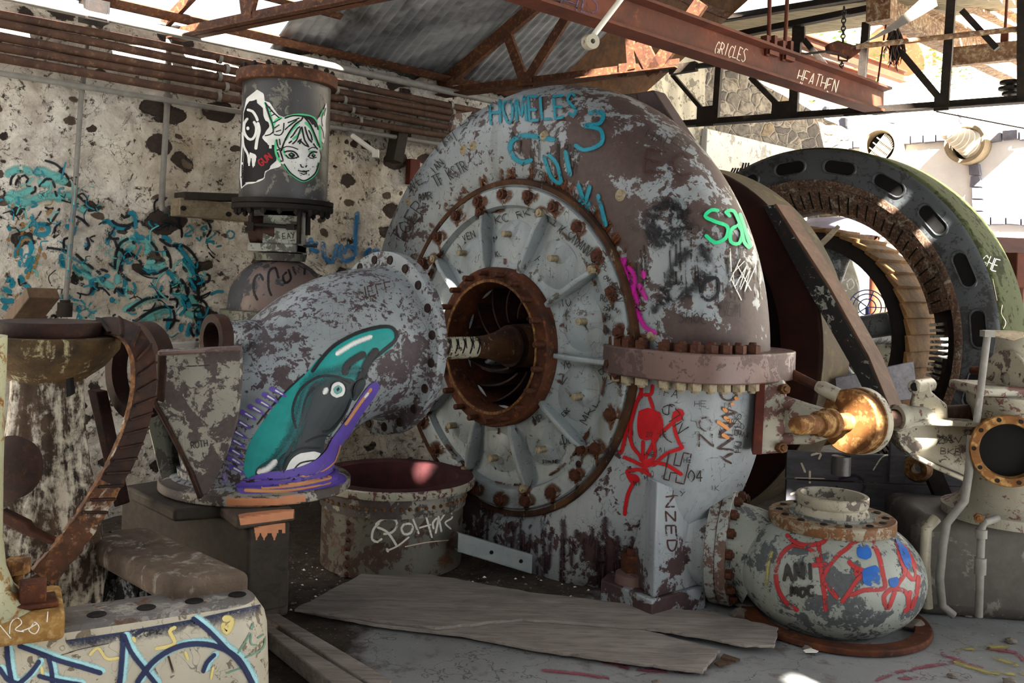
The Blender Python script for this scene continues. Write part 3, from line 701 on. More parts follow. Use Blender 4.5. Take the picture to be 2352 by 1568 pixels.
for pl in (((1604, 247), (1644, 243), (1641, 289), (1602, 291)), ((1776, 236), (1820, 232), (1818, 272), (1773, 278)), ((2148, 220), (2182, 216), (2180, 253), (2146, 256)), ((1822, 66), (1850, 62), (1850, 94), (1838, 100), (1822, 100)), ((1945, 250), (1960, 245), (2045, 246), (2060, 258), (1940, 268))):
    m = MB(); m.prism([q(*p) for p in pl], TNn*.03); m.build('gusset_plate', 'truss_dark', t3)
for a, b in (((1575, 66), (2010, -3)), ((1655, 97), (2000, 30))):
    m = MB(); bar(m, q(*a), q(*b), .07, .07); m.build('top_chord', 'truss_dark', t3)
# weathered boards over that bay
bz = q(1700, 60)
for i in range(6):
    a = Vector((1.7, 8.8, 4.02)) + D*(i*.32) + Z*(.06*i)
    m = MB(); m.box(a + TD*.9, (2.6, .29, .03), TD)
    o = m.build('roof_board', 'boards_pale', base=a); struct(o); o.name = 'ceiling_board'
# ------------------------------------------------------------------ crane girder and hung things
gz = 3.05; gb = PZ(2027, 263, gz); gd = (PZ(1380, 58, gz)-gb).normalized(); ga = gb + gd*8.5
red = thing('crane_girder', gb, 'rust red crane girder with scratched lettering, running from upper left to the lattice truss', 'girder')
m = MB(); ibeam(m, gb, ga, .15, .215); gird = m.build('beam', 'girder', red)
m = MB(); 
for px, w in ((1762, 18), (1800, 18)):
    pass
rod1 = None
def on_girder_top(px, py): return PP(px, py, gb + Z*.215, gd.cross(Z).normalized())
for k, (x, yt, yb, xt) in enumerate(((1766, -20, 92, 1768), (1803, -20, 104, 1809))):
    rd = thing('hanger_rod', on_girder_top(x, yb), ('left' if k == 0 else 'right')+' of the two red hanger rods clamped to the rust red girder', 'rod', 'red hanger rods')
    m = MB(); m.tube([on_girder_top(xt, yt), on_girder_top(x, yb)], .014, 10); m.build('rod', 'girder', rd)
    m = MB(); 
    for s in (-1, 1): 
        c = on_girder_top(x + s*9, yb+14); m.box(c, (.035, .05, .14), gd)
    m.box(on_girder_top(x, yb+32), (.12, .09, .03), gd); m.build('clamp', 'girder', rd)
# far rust red tie beams behind the lattice truss
for k, (a, b, Y, lab) in enumerate((((1700, 62), (2075, 190), 10.2, 'long faded red tie beam behind the lattice truss, upper one'), ((1640, 95), (2010, 205), 9.6, 'faded red tie beam just behind the girder, lower one'))):
    p0 = P(a[0], a[1], Y); dd = D; n_ = N
    p1 = PP(b[0], b[1], p0, N)
    m = MB(); ibeam(m, p0, p1, .1, .16); tag(m.build('tie_beam', 'girder', base=p0), lab, 'beam', 'far tie beams')
# pale flaking crane rail beam on the right
pb = on(a3)(2030, 48)
m = MB(); pe = PP(2420, 232, pb, N); ibeam(m, pb, pe, .14, .26); m.box(pb + Z*.13 - D*.05, (.12, .2, .3), D)
tag(m.build('rail_beam', 'beam_pale', base=pb), 'pale rusty crane rail beam descending to the right edge', 'beam')
pb2 = P(2170, -8, 8.2); pe2 = PP(2420, 112, pb2, N); m = MB(); ibeam(m, pb2, pe2, .10, .14)
tag(m.build('rail_beam', 'beam_pale', base=pb2), 'slimmer rusty beam above the pale rail beam at top right', 'beam')
m = MB(); c0 = P(2285, 122, 8.0); m.box(c0, (.7, .1, .16), TD); tag(m.build('cross_beam', 'beam_pale', base=c0, bevel=.01), 'short flaking cross beam hanging by a rod at top right', 'beam')
m = MB(); m.tube([P(2313, -5, 8.0), P(2308, 80, 8.0)], .012, 8); m.box(P(2308, 88, 8.0), (.06, .06, .09), TD); tag(m.build('hanger_rod', 'girder', base=c0), 'thin red rod holding the short cross beam', 'rod')
# belt, long pipe, hook fitting, chain
hp = P(1940, 112, 7.4); hk = thing('pulley_fitting', hp, 'brown cast pulley fitting hanging on a chain beside the girder', 'fitting')
m = MB(); m.prism([P(*c, 7.4) for c in ((1903, 100), (1925, 92), (1962, 103), (1980, 100), (1978, 118), (1958, 132), (1935, 122), (1906, 116))], Vector((0, .1, 0))); m.build('body', 'rust', hk, bevel=.008)
m = MB(); m.tube([P(1926, 126, 7.42), P(1926, 138, 7.42), P(1946, 140, 7.42), P(1948, 130, 7.42)], .008, 8); m.build('shackle', 'truss_dark', hk)
def chain(m, a, b, n):
    a, b = Vector(a), Vector(b); x = (b-a)/n
    for i in range(n):
        c = a + x*(i+.5); u = TD if i % 2 else TNn; L = x.length*.68; r = .012
        path = [c + x.normalized()*(L*cos(q)) + u*(r*1.3*sin(q)) for q in arc(11, 0, 2*pi)[:-1]]
        m.tube(path, .005, 6, closed=True)
ch = thing('chain', P(1938, 16, 7.4), 'thin dark hanging chain holding the pulley fitting', 'chain')
m = MB(); chain(m, P(1939, 16, 7.4), P(1936, 97, 7.4), 9); m.build('upper_links', 'truss_dark', ch)
m = MB(); chain(m, P(1934, 140, 7.4), P(1931, 172, 7.4), 5); m.build('lower_links', 'truss_dark', ch)
m = MB(); m.tube([P(1795, 131, 7.15), P(1905, 117, 7.4)], .010, 8); tag(m.build('thin_rod', 'truss_dark', base=hp), 'thin dark rod between the girder clamp and pulley fitting', 'rod')
m = MB(); m.tube([P(1966, 107, 7.4), P(2380, 62, 7.0)], .022, 12); tag(m.build('long_rod', 'beam_pale', base=hp), 'long sunlit rod from the pulley fitting to the right edge', 'rod')
m = MB(); L = 14; ra, rb = [], []
for i in range(L+1):
    f = i/L; c = P(1972+(2148-1972)*f, 104-(112)*f+6*sin(f*pi), 7.3-.3*f); tw = .3+1.5*f; w = .045+.03*f
    x = (TD*cos(tw)+Z*sin(tw))*w; nrm = Vector((0, .006, 0)); ra += [c-x-nrm, c+x-nrm, c+x+nrm, c-x+nrm]
m.add(ra, [(i*4+k, i*4+(k+1) % 4, i*4+4+(k+1) % 4, i*4+4+k) for i in range(L) for k in range(4)] + [(3, 2, 1, 0), (L*4, L*4+1, L*4+2, L*4+3)])
tag(m.build('drive_belt', 'belt', base=hp), 'loose pale flat belt twisting up from the pulley fitting', 'belt')
m = MB(); rr = random.Random(5)
for i in range(26):
    p = P(2056+rr.uniform(-14, 10), 62+rr.uniform(0, 25), 7.5+rr.uniform(-.04, .04)); pts = [p]
    for k in range(6): pts.append(pts[-1] + Vector((rr.uniform(-.018, .022), rr.uniform(-.012, .012), -rr.uniform(.03, .055))))
    m.tube(pts, [.010, .011, .01, .009, .007, .005, .002], 6)
tag(m.build('rope_tuft', 'fibre', base=P(2056, 70, 7.5)), 'dark frayed clump of rope hanging below the pale rail beam', 'rope')
m = MB(); m.tube([P(2040, 20, 7.7), P(2010, 230, 7.7)], .008, 8); tag(m.build('thin_rod', 'girder', base=P(2010, 230, 7.7)), 'slanting thin red rod down to the end of the red girder', 'rod')
m = MB(); m.tube([P(2150, 256, 7.5), P(2380, 300, 7.6)], .006, 6); tag(m.build('wire', 'truss_dark', base=P(2150, 256, 7.5)), 'thin sagging wire below the lattice truss at right', 'wire')
m = MB(); 
for px, py, w in ((2325, 192, .075), (2325, 200, .03), (2325, 206, .085), (2325, 218, .06)):
    m.lathe([(0, .03), (w, .02), (w, 0), (0, -.01)], P(px-4, py, 7.1), Z, 18)
m.tube([P(2322, 185, 7.1), P(2318, 240, 7.1)], .012, 8); tag(m.build('line_insulator', 'truss_dark', base=P(2322, 200, 7.1)), 'small dark ribbed insulator standing on the lattice truss', 'insulator')
# rod with an eye hanging before the girder
rp = P(1356, 96, 4.6); er = thing('eye_rod', rp, 'pale hanging rod with a drilled round eye in front of the red girder', 'rod')
m = MB(); m.tube([P(1440, -20, 4.6), P(1364, 80, 4.6)], .014, 12); m.build('rod', 'white_tube', er)
m = MB(); ex = Vector((.35, -.9, -.1)).normalized(); m.lathe([(.012, -.03), (.036, -.03), (.038, -.025), (.038, .025), (.036, .03), (.012, .03)], rp, ex, 24, closedprof=True); eye = m.build('eye', 'pale_cast', er)
# ------------------------------------------------------------------ bright yard beyond
BT = 10.35
def PB(px, py, off=0.): return PP(px, py, Wt(BT-off, 0, 0), D)
m = MB(); m.box(Wt(BT+.3, 3.2, 1.4), (.6, 7., 4.3), D); wall_back = struct(m.build('wall_back', 'white_wall'))
def band(name, pts, mat='quoin', off=.05):
    m = MB(); m.prism([PB(x, y, off) for x, y in pts], D*(off+.05)); return struct(m.build(name, mat, bevel=.01))
k = 3
def stones(x0, y0, x1, y1, h, n, vert=False):
    global k
    for i in range(n):
        f, g = i/n, (i+.93)/n; r_ = rnd.uniform(-2.5, 2.5); r2 = rnd.uniform(-3, 3)
        a = (x0+(x1-x0)*f, y0+(y1-y0)*f); b = (x0+(x1-x0)*g, y0+(y1-y0)*g)
        pts = [(a[0]-h/2+r_, a[1]), (a[0]+h/2+r2, a[1]), (b[0]+h/2+r_, b[1]), (b[0]-h/2+r2, b[1])] if vert else [(a[0], a[1]-h/2+r_), (b[0], b[1]-h/2+r2), (b[0], b[1]+h/2+r_), (a[0], a[1]+h/2+r2)]
        band('trim_%d' % k, pts); k += 1
stones(1932, 334, 1985, 328, 22, 2); stones(2062, 322, 2178, 316, 20, 4); stones(2262, 316, 2380, 306, 22, 3)
stones(2236, 376, 2262, 625, 25, 9, True); stones(2240, 505, 2380, 508, 20, 4); stones(1933, 270, 1940, 335, 16, 3, True); stones(2046, 268, 2050, 300, 8, 2, True); stones(2204, 258, 2208, 285, 9, 2, True)
# small square vents high on the bright wall
for i, (x, y) in enumerate(((1803, 222), (1893, 252), (2086, 208), (2192, 213), (2236, 190), (2344, 228))):
    m = MB(); c = PB(x, y, .04)
    for pl in (((-5, -9), (5, -8), (5, 9), (-5, 8)),): m.prism([PB(x+a, y+b, .04) for a, b in pl], D*.08)
    struct(m.build('window_%d' % (i+1), 'quoin'))
# porthole rings
for i, (px, py, r, lab) in enumerate(((2021, 338, 44, 'pale round wall opening with a wire grille behind the generator ring'), (2218, 330, 44, 'pale round wall opening holding a ribbed insulator'))):
    c = PB(px, py, .17); R = r*c.y/F*1.05; ax = -(D)
    rg = thing('porthole_ring', c, lab, 'opening', 'round openings in the bright wall')
    m = MB(); m.lathe([(R*.76, .02), (R*.82, .05), (R*.97, .05), (R, .0), (R, -.17), (R*.76, -.17)], c, ax, 40, closedprof=True); m.build('ring', 'ring_stone', rg)
    m = MB(); m.lathe([(0, -.1), (R*.74, -.1), (R*.74, -.14), (0, -.14)], c, ax, 30); m.build('dark_back', 'dark', rg)  # dark disc puts shade behind the round opening
    if i == 0:
        m = MB()
        for q_ in range(-7, 8):
            u = H*cos(.9)+Z*sin(.9); v = -H*sin(.9)+Z*cos(.9); o_ = q_*R*.085; L = sqrt(max(.01, (R*.7)**2-o_**2))
            if q_ > -3: m.tube([c+v*-o_-u*L+ax*.02, c+v*-o_+u*L+ax*.02], .008, 6)
        for q_ in (-.3, 0, .3):
            m.tube([c+u*R*q_-v*R*.62+ax*.03, c+u*R*q_+v*.1+ax*.03], .008, 6)
        m.build('grille', 'white_tube', rg)
    else:
        m = MB(); ix = (ax*.9 - H*.35 + Z*.25).normalized(); pr = [(0, .42), (.05, .42)]
        for q_ in range(7): h_ = .40-.07*q_; w_ = .07+.012*q_; pr += [(w_*.7, h_), (w_*1.25, h_-.02), (w_*1.25, h_-.03), (w_*.7, h_-.05)]
        m.lathe(pr + [(.1, -.1)], c + H*.05, ix, 24); m.build('insulator', 'porcelain', rg)
# dry hillside with a penstock pipe
m = MB(); vs = []; n1 = 40
for i in range(n1+1):
    for j in range(25):
        t = BT+1.2+j*1.1; d = -6+i*.6; z = 2.6+(j*.62)+.5*noise.noise((t*.5, d*.5, 0))+.15*noise.noise((t*2, d*2, 0)); vs.append(Wt(t, d, z))
m.add(vs, [(i*25+j, i*25+j+1, (i+1)*25+j+1, (i+1)*25+j) for i in range(n1) for j in range(24)]); o = struct(m.build('hillside', 'hill', smooth=180)); o.name = 'ground_hillside'
pn = P(2120, 95, 22); m = MB(); m.tube([P(2040, 150, 20), P(2150, 95, 22), P(2260, 40, 26)], .75, 28); 
for f in (.2, .5, .8): 
    c = P(2040, 150, 20).lerp(P(2150, 95, 22), f); x = (P(2150, 95, 22)-P(2040, 150, 20)).normalized(); m.lathe([(.74, -.08), (.82, -.08), (.82, .08), (.74, .08)], c, x, 28)
tag(m.build('penstock', 'penstock', base=pn), 'large rusty pipe climbing the bright hillside', 'pipe')
def leafy(name, c, r, n, label, seed):
    rr = random.Random(seed); m = MB()
    for i in range(n):
        v = Vector((rr.gauss(0, .5), rr.gauss(0, .5), rr.gauss(0, .38)))*r; a = Vector((rr.uniform(-1, 1), rr.uniform(-1, 1), rr.uniform(-.4, 1))).normalized(); b, cc = perp(a); s = rr.uniform(.03, .07)
        m.add([c+v-b*s, c+v+cc*s*.45, c+v+b*s, c+v-cc*s*.45], [(0, 1, 2, 3)])
    for i in range(7): m.tube([c-Z*r*.5, c+Vector((rr.gauss(0, .35), rr.gauss(0, .35), rr.uniform(0, .5)))*r], [.012, .004], 5)
    return tag(m.build(name, 'leaf', base=c, smooth=0), label, 'bush', 'bushes on the hillside')
leafy('bush', P(1905, 140, 15), .9, 420, 'leafy bush on the hillside behind the pulley chain', 3)
leafy('bush', P(1690, 388, 12.5), .6, 300, 'leafy bush seen through the opening under the lintel', 8)
leafy('bush', P(2195, 140, 18), .8, 300, 'dry bush beside the big rusty hillside pipe', 12)
# iron railing bars in the opening under the lintel
rl = thing('railing', Wt(7.6, .1, 2.2), 'dark leaning iron bars in the opening under the lintel', 'railing')
for i in range(7):
    m = MB(); a = P(1668+i*7, 418, 9.6); b = P(1684+i*6, 386 - (i > 3)*12, 9.6); m.tube([a - (b-a)*3, b], .010, 6); m.build('bar', 'truss_dark', rl)
# old fan wheel set in a round opening of the plaster
c = PW(1432, 182, .05); rw = .30
fw_ = thing('wall_fan', c, 'old round fan wheel set high in the plaster wall behind the casing', 'fan')
m = MB(); m.lathe([(rw*.8, .12), (rw, .12), (rw, -.1), (rw*.8, -.1)], c, N, 36, closedprof=True); m.build('rim', 'rust', fw_)
m = MB(); m.lathe([(0, -.02), (rw*.82, -.02), (rw*.82, -.05), (0, -.05)], c, N, 30); m.build('opening', 'white_tube', fw_)  # white disc stands in for bright sky seen through the fan
for i in range(6):
    a = i*pi/3; u = D*cos(a)+Z*sin(a); v = -D*sin(a)+Z*cos(a)
    m = MB(); m.prism([c+u*.05-v*.03+N*.03, c+u*rw*.75-v*.09+N*.05, c+u*rw*.78+v*.03+N*.02, c+u*.05+v*.03+N*.02], N*.012); m.build('blade', 'rust', fw_)
m = MB(); m.lathe([(0, .08), (.05, .07), (.06, 0)], c, N, 18); m.build('hub', 'rust', fw_)
# ================================================================== SPIRAL CASING TURBINE
TB = thing('turbine', Vector((C0.x, C0.y, 0)), 'huge grey spiral turbine casing with bolted round cover, in the middle of the hall', 'turbine')
BC = .40                                      # the tube's centre lies behind the cover plane
def ipol(t, tab):
    for (a, va), (b, vb) in zip(tab, tab[1:]):
        if t <= b: 
            f = (t-a)/(b-a); f = f*f*(3-2*f); return va+(vb-va)*f
    return tab[-1][1]
RCT = [(-pi/2, 1.14), (-pi/4, 1.08), (0, 1.05), (pi/2, 1.16), (pi, 1.16), (3*pi/2, 1.14)]
RRT = [(-pi/2, .37), (-pi/4, .36), (0, .335), (pi/2, .37), (pi, .37), (3*pi/2, .37)]
def sect(t, q, dr=0.):
    """point on the tube: t round the shaft, q round the section (0 outward, pi/2 to the front)"""
    rc, r = ipol(t, RCT), ipol(t, RRT)+dr; e = .88
    cq, sq = cos(q), sin(q); x = math.copysign(abs(cq)**e, cq); y = math.copysign(abs(sq)**e, sq)
    rad = rc + r*x; ax = -BC + (r+.03)*y
    return C0 + (H*cos(t)+Z*sin(t))*rad + A*ax
def tube_part(name, t0, t1, mat, n=90, ns=44, smooth=60):
    m = MB(); vs = []
    for i in range(n+1):
        t = t0+(t1-t0)*i/n
        for k in range(ns): vs.append(sect(t, 2*pi*k/ns))
    m.add(vs, [(i*ns+k, i*ns+(k+1) % ns, (i+1)*ns+(k+1) % ns, (i+1)*ns+k) for i in range(n) for k in range(ns)])
    return m.build(name, mat, TB, smooth)
upper = tube_part('upper_casing', 0, pi, 'casing', 120)
lower = tube_part('lower_casing', -pi, 0, 'casing_low', 120)
# bossed screw plugs over the casing
PLUGS = []
for px, py in ((1064, 342), (1087, 334), (1250, 312), (1425, 448), (940, 462), (1085, 255), (1497, 772), (1390, 610)):
    PLUGS.append((px, py))
# split flange on the right
def flange_ring(t, lo, hi, ex, mat, name, e2=.0):
    m = MB(); u = (H*cos(t)+Z*sin(t)); w = -H*sin(t)+Z*cos(t); pts = []; nn = 40
    rc, r = ipol(t, RCT), ipol(t, RRT)
    for k in range(nn):
        q = 2*pi*k/nn; ee = .72; cq, sq = cos(q), sin(q)
        x = math.copysign(abs(cq)**ee, cq)*(r+ex); y = math.copysign(abs(sq)**ee, sq)*(r+ex+.03)
        pts.append(C0 + u*(rc+x) + A*(-BC+y))
    m.prism([p + w*lo for p in pts], w*(hi-lo)); return m.build(name, mat, TB, 40, bevel=.008), pts
zf = -.005
fl, fpts = flange_ring(0, zf-.07, zf+.072, .098, 'split', 'split_flange')
m = MB(); u0 = [C0 + (p-C0)*1.002 for p in fpts]
for q in (1.02, 1.22, 1.43, 1.62, 1.81, 2.02, 2.22, 2.42, .80, .6, .38, .15):
    rc, r = ipol(0, RCT), ipol(0, RRT); cq, sq = cos(q), sin(q); ee = .72
    p = C0 + H*(rc + math.copysign(abs(cq)**ee, cq)*(r+.048)) + A*(-BC + math.copysign(abs(sq)**ee, sq)*(r+.078))
    fix('nut', 'bolt', 'rust_bolt', .036, .055, TB, p + Z*(zf+.07), Z, q)
    fix('nut', 'nut', 'bolt_pale', .036, .05, TB, p + Z*(zf-.068), -Z, q)
# cover disc
m = MB()
RO = .905
prof = [(RO+.035, -.22), (RO+.035, -.02), (RO+.02, -.012), (RO+.002, -.03), (RO, -.01), (RO-.006, 0), (.815, 0), (.80, -.006), (.787, -.05), (.76, -.062), (.64, -.045), (.52, -.015), (.46, .012), (.44, .015), (.40, .015), (.40, -.1)]
m.lathe(prof, C0, A, 120); cover = m.build('cover_disc', 'cover', TB, 35)
m = MB(); m.lathe([(RO+.046, -.24), (RO+.046, -.03), (RO+.04, -.012), (RO+.012, -.012), (RO+.012, -.05), (RO+.012, -.24)], C0, A, 120, closedprof=True); m.build('cover_rim', 'rim_rust', TB)
for i in range(10):
    a = math.radians(-2+36*i); u = H*cos(a)+Z*sin(a); v = -H*sin(a)+Z*cos(a)
    m = MB(); o = C0
    pl = [(.42, .0), (.42, .045), (.50, .060), (.70, .035), (.79, .006), (.80, -.03), (.74, -.075), (.5, -.04)]
    m.prism([o+u*r+A*s-v*.014 for r, s in pl], v*.028)
    m.build('rib', 'cover', TB, 40, bevel=.009, seg=3)
    fix('nut', 'rib_nut', 'bolt_pale' if i % 3 else 'rust_bolt', .024, .035, TB, C0+u*.795+A*-.002, A)
    # the panel between two ribs carries a boss with a stub bolt and a shallow swelling
    a += math.radians(18); u = H*cos(a)+Z*sin(a); v = -H*sin(a)+Z*cos(a); c = C0+u*.635+A*-.045
    m = MB(); m.lathe([(0, .038), (.025, .038), (.04, .03), (.065, .010), (.085, -.004)], c, A, 20); m.build('boss', 'cover', TB, 60)
    fix('stud', 'stub_bolt', 'bolt_pale', .019, .075, TB, c+A*.02, A)
    m = MB(); m.lathe([(0, .026), (.05, .023), (.10, .011), (.15, -.008), (.19, -.03)], C0+u*.53+A*-.022, A, 32); m.build('swelling', 'cover', TB, 80)
for i in range(26):
    a = math.radians(9+360/26*i); u = H*cos(a)+Z*sin(a)
    fix('nut', 'cover_bolt', 'rust_bolt', .030, .042, TB, C0+u*.862+A*-.002, A, a)
for a in (79, 37, -43, 148): 
    u = H*cos(math.radians(a))+Z*sin(math.radians(a)); fix('hole', 'screw_hole', 'hole', .016, .004, TB, C0+u*.83, A)
BOLTS = [(C0+(H*cos(a)+Z*sin(a))*.862, .030) for a in [math.radians(9+360/26*i) for i in range(26)]] + [(C0+(H*cos(a)+Z*sin(a))*.795, .024) for a in [math.radians(-2+36*i) for i in range(10)]]
# hub ring with studs
m = MB(); m.lathe([(.445, -.02), (.447, .085), (.44, .095), (.375, .10), (.365, .095), (.357, .06), (.352, -.08), (.352, -.40), (.40, -.40), (.42, -.02)], C0, A, 96, closedprof=True); hub = m.build('hub_ring', 'rust', TB, 40)
m = MB(); m.lathe([(.375, .101), (.377, .106), (.362, .106), (.360, .101)], C0, A, 96, closedprof=True); m.build('seal_lip', 'rust_orange', hub, 40)
for i in range(20):
    a = math.radians(6+18*i); u = H*cos(a)+Z*sin(a)
    fix('stud', 'stud', 'rust_bolt', .0165, .066, hub, C0+u*.413+A*.095, A)
# runner inside
m = MB(); m.lathe([(.35, -.40), (.30, -.43), (.13, -.36), (.12, -.05), (0, -.05)], C0, A, 64); m.lathe([(.352, -.36), (.28, -.44), (.2, -.46), (0, -.46)], C0, A, 64)
runner = m.build('runner', 'rust_dark', TB, 50)
for i in range(13):
    a0 = 2*pi*i/13; m = MB(); vs = []
    for j in range(9):
        f = j/8; r = .355-.2*f; a = a0+.75*f; u = H*cos(a)+Z*sin(a)
        for s in (-.04-.10*f, -.39): vs.append(C0+u*r+A*s)
    fs = [(2*j, 2*j+1, 2*j+3, 2*j+2) for j in range(8)]; n0 = len(vs)
    sh = [v + (H*-sin(a0)+Z*cos(a0))*.012 for v in vs]
    m.add(vs+sh, fs+[[k_+n0 for k_ in f[::-1]] for f in fs]+[(0, 2, n0+2, n0), (1, n0+1, n0+3, 3)]+[(2*j, 2*j+2, n0+2*j+2, n0+2*j) for j in range(8)])
    m.build('runner_blade', 'rust_dark', runner, 50)
# shaft
m = MB(); m.lathe([(0, -.36), (.13, -.36), (.125, -.10), (.118, -.085), (.118, -.07), (.105, -.06), (.098, .0), (.082, .05), (.068, .11), (.061, .17), (.059, .22)], C0, A, 40); shaft = m.build('shaft_collar', 'rim_rust', TB, 60)
m = MB(); m.lathe([(.059, .20), (.060, .3), (.060, 1.15), (0, 1.15)], C0, A, 40); shaft2 = m.build('shaft', 'shaft_white', TB, 60)
# lifting plate on the top right of the casing
m = MB(); pb_ = T(-.62, .1, 1.45)
q = lambda px, py: PP(px, py, T(-.72, 0, 1.5), A)
m.prism([q(1461, 213), q(1500, 206), q(1556, 292), q(1640, 420), q(1600, 470), q(1470, 300)], D*.12); m.build('lifting_plate', 'casing', TB, 40, bevel=.01)
m = MB(); m.prism([q(1432, 216), q(1463, 213), q(1468, 280), q(1440, 260)], D*.1); m.build('lifting_lug', 'casing', TB, 40, bevel=.008)
# feet: gusset fin, base skirt, hold-down bolt
m = MB(); fb = PZ(1500, 1374, 0); 
f0 = PZ(1500, 1374, .10); f1 = PZ(1614, 1342, .10); e_ = f1-f0; m.prism([f0, f1, f1+Z*.16-e_*.02, f0+e_*.72+Z*.34, f0+e_*.42+Z*.50, f0+Z*.56], Vector((-.10, .32, 0)))
fin = m.build('foot_gusset', 'casing_low', TB, 40, bevel=.01)
m = MB(); m.prism([PZ(1380, 1330, .10), PZ(1498, 1378, .10), PZ(1622, 1345, .10), PZ(1600, 1300, .10), PZ(1420, 1290, .10)], Z*-.12); m.build('base_plate', 'casing_low', TB, 40, bevel=.008)
m = MB(); w0 = PZ(1352, 1332, .06); w1 = PZ(1402, 1310, .06); m.prism([w0, w1, w1+Z*.05, w0.lerp(w1, .3)+Z*.36+Vector((-.05, .14, 0)), w0+Z*.38+Vector((-.06, .16, 0))], Vector((-.03, .16, 0))); m.build('base_web', 'casing_low', TB, 40, bevel=.012)
cb = PZ(1452, 1338, .095); m = MB(); m.lathe([(.09, 0), (.085, .05), (.06, .06), (0, .06)], cb, Z, 24); wsh = m.build('bolt_seat', 'split', TB, 40)
fix('nut', 'hold_down_bolt', 'rust_bolt', .058, .12, TB, cb+Z*.055, Z, .3)
# outlet branch towards the bottle-shaped vessel
BO = P(1906, 1300, 4.55); FLc = P(1668, 1252, 4.76); OD = (FLc-BO).normalized(); OD.z = 0; OD.normalize()
m = MB(); m.tube([T(-.42, .86, -.72), T(-.42, 1.02, -.82), FLc + OD*.16, FLc + OD*.03], [.24, .26, .24, .235], 40); m.build('outlet_branch', 'casing_low', TB, 60)
m = MB(); m.lathe([(.20, .0), (.283, .0), (.287, .005), (.287, .052), (.20, .052)], FLc, OD, 64, closedprof=True); ofl = m.build('outlet_flange', 'flange_grey', TB, 40, bevel=.004)
# control bracket on the right of the lower casing
bc = P(1762, 960, 4.62)
q = lambda px, py, Y=4.55: P(px, py, Y)
m = MB(); m.prism([q(1752, 880), q(1800, 872), q(1806, 892), q(1800, 1040), q(1742, 1044)], Vector((.05, .16, 0))); m.build('bracket_plate', 'pump', TB, 40, bevel=.012)
m = MB(); m.prism([q(1738, 876, 4.53), q(1758, 874, 4.53), q(1750, 1044, 4.53), q(1728, 1044, 4.53)], Vector((.02, .10, 0))); m.build('bracket_strip', 'rust_red', TB, 40, bevel=.004)
for px, py in ((1796, 893), (1790, 1027)): fix('nut', 'bracket_bolt', 'rust_orange', .026, .05, TB, q(px, py, 4.55), Vector((.25, -.95, .1)))
m = MB(); m.tube([q(1782, 918, 4.6), q(1850, 938, 4.5), q(1905, 960, 4.45)], [.035, .03, .04], 14); m.tube([q(1770, 1008, 4.6), q(1860, 1006, 4.5), q(1905, 985, 4.45)], [.03, .028, .04], 14)
m.prism([q(1772, 915, 4.62), q(1850, 935, 4.62), q(1850, 1010, 4.62), q(1772, 1012, 4.62)], Vector((.0, .03, 0))); m.build('bracket_arm', 'pump', TB, 40, bevel=.006)

# screw plugs, then paint, names and numbers on the casing
pt = Painter(upper)
for px, py in PLUGS:
    a_, b_, c_ = pt.hit(px, py), pt.hit(px+14, py), pt.hit(px, py-14)
    if a_ and b_ and c_:
        nn_ = (b_[0]-a_[0]).cross(c_[0]-a_[0]).normalized(); nn_ = nn_ if nn_.dot(CAMP-a_[0]) > 0 else -nn_
        fix('boss', 'screw_plug', 'bolt_pale', .02, .028, TB, a_[0]-nn_*.003, nn_)
r_ = random.Random(8)
for i in range(46):
    a = math.radians(r_.uniform(4, 176)); q = [proj(C0+(H*cos(a)+Z*sin(a))*r+A*-.03) for r in (.945, .98, 1.02)]; pt.stroke(q, r_.uniform(14, 30), 'p_rustrun', taper=.4)
for i in range(30):
    x = r_.uniform(1440, 1750); y = r_.uniform(500, 640); pt.stroke([(x, y), (x+r_.uniform(0, 8), y+r_.uniform(40, 110))], r_.uniform(4, 12), 'p_darkrun', taper=.5)
for i in range(16):
    x = r_.uniform(1160, 1330); y = r_.uniform(300, 350); pt.stroke([(x, y), (x-2, y+r_.uniform(30, 80))], r_.uniform(4, 9), 'p_darkrun', taper=.5)
pt.text('HOMELES', 1130, 285, 1335, 268, 52, 9, 'p_wteal', seed=4, jit=.07)
pt.stroke([(1352, 262), (1385, 262), (1378, 285), (1345, 290), (1380, 300), (1382, 330), (1345, 345), (1320, 332)], 13, 'p_wteal')
pt.stroke([(1278, 322), (1205, 312), (1175, 330), (1180, 358), (1200, 372), (1226, 366)], 15, 'p_wteal')
pt.stroke([(1250, 355), (1268, 405), (1290, 418), (1280, 375), (1255, 350)], 12, 'p_wteal')
pt.stroke([(1300, 345), (1312, 405)], 14, 'p_wteal'); pt.stroke([(1330, 420), (1345, 460), (1358, 425)], 13, 'p_wteal'); pt.stroke([(1375, 445), (1395, 520)], 13, 'p_wteal')
pt.text('VN', 1318, 470, 1352, 505, 30, 9, 'p_wteal', seed=9)
for pts in (([(1500, 480), (1530, 470), (1565, 480), (1575, 520), (1540, 545), (1500, 530), (1490, 500), (1530, 500), (1560, 510)],), ([(1490, 520), (1510, 560), (1550, 560)],), ([(1610, 560), (1620, 600), (1612, 640), (1560, 680), (1510, 690)],)):
    pt.stroke(pts[0], 42, 'p_blackfog')
pt.stroke([(1525, 490), (1550, 500), (1535, 530), (1510, 520), (1515, 495)], 44, 'p_blackfog')
pt.stroke([(1615, 640), (1645, 640), (1648, 670), (1630, 690), (1612, 680), (1618, 650), (1640, 640)], 9, 'p_black')
pt.stroke([(1590, 570), (1560, 600), (1540, 640), (1520, 700)], 36, 'p_blackfog'); pt.stroke([(1570, 650), (1530, 665), (1500, 720)], 30, 'p_blackfog')
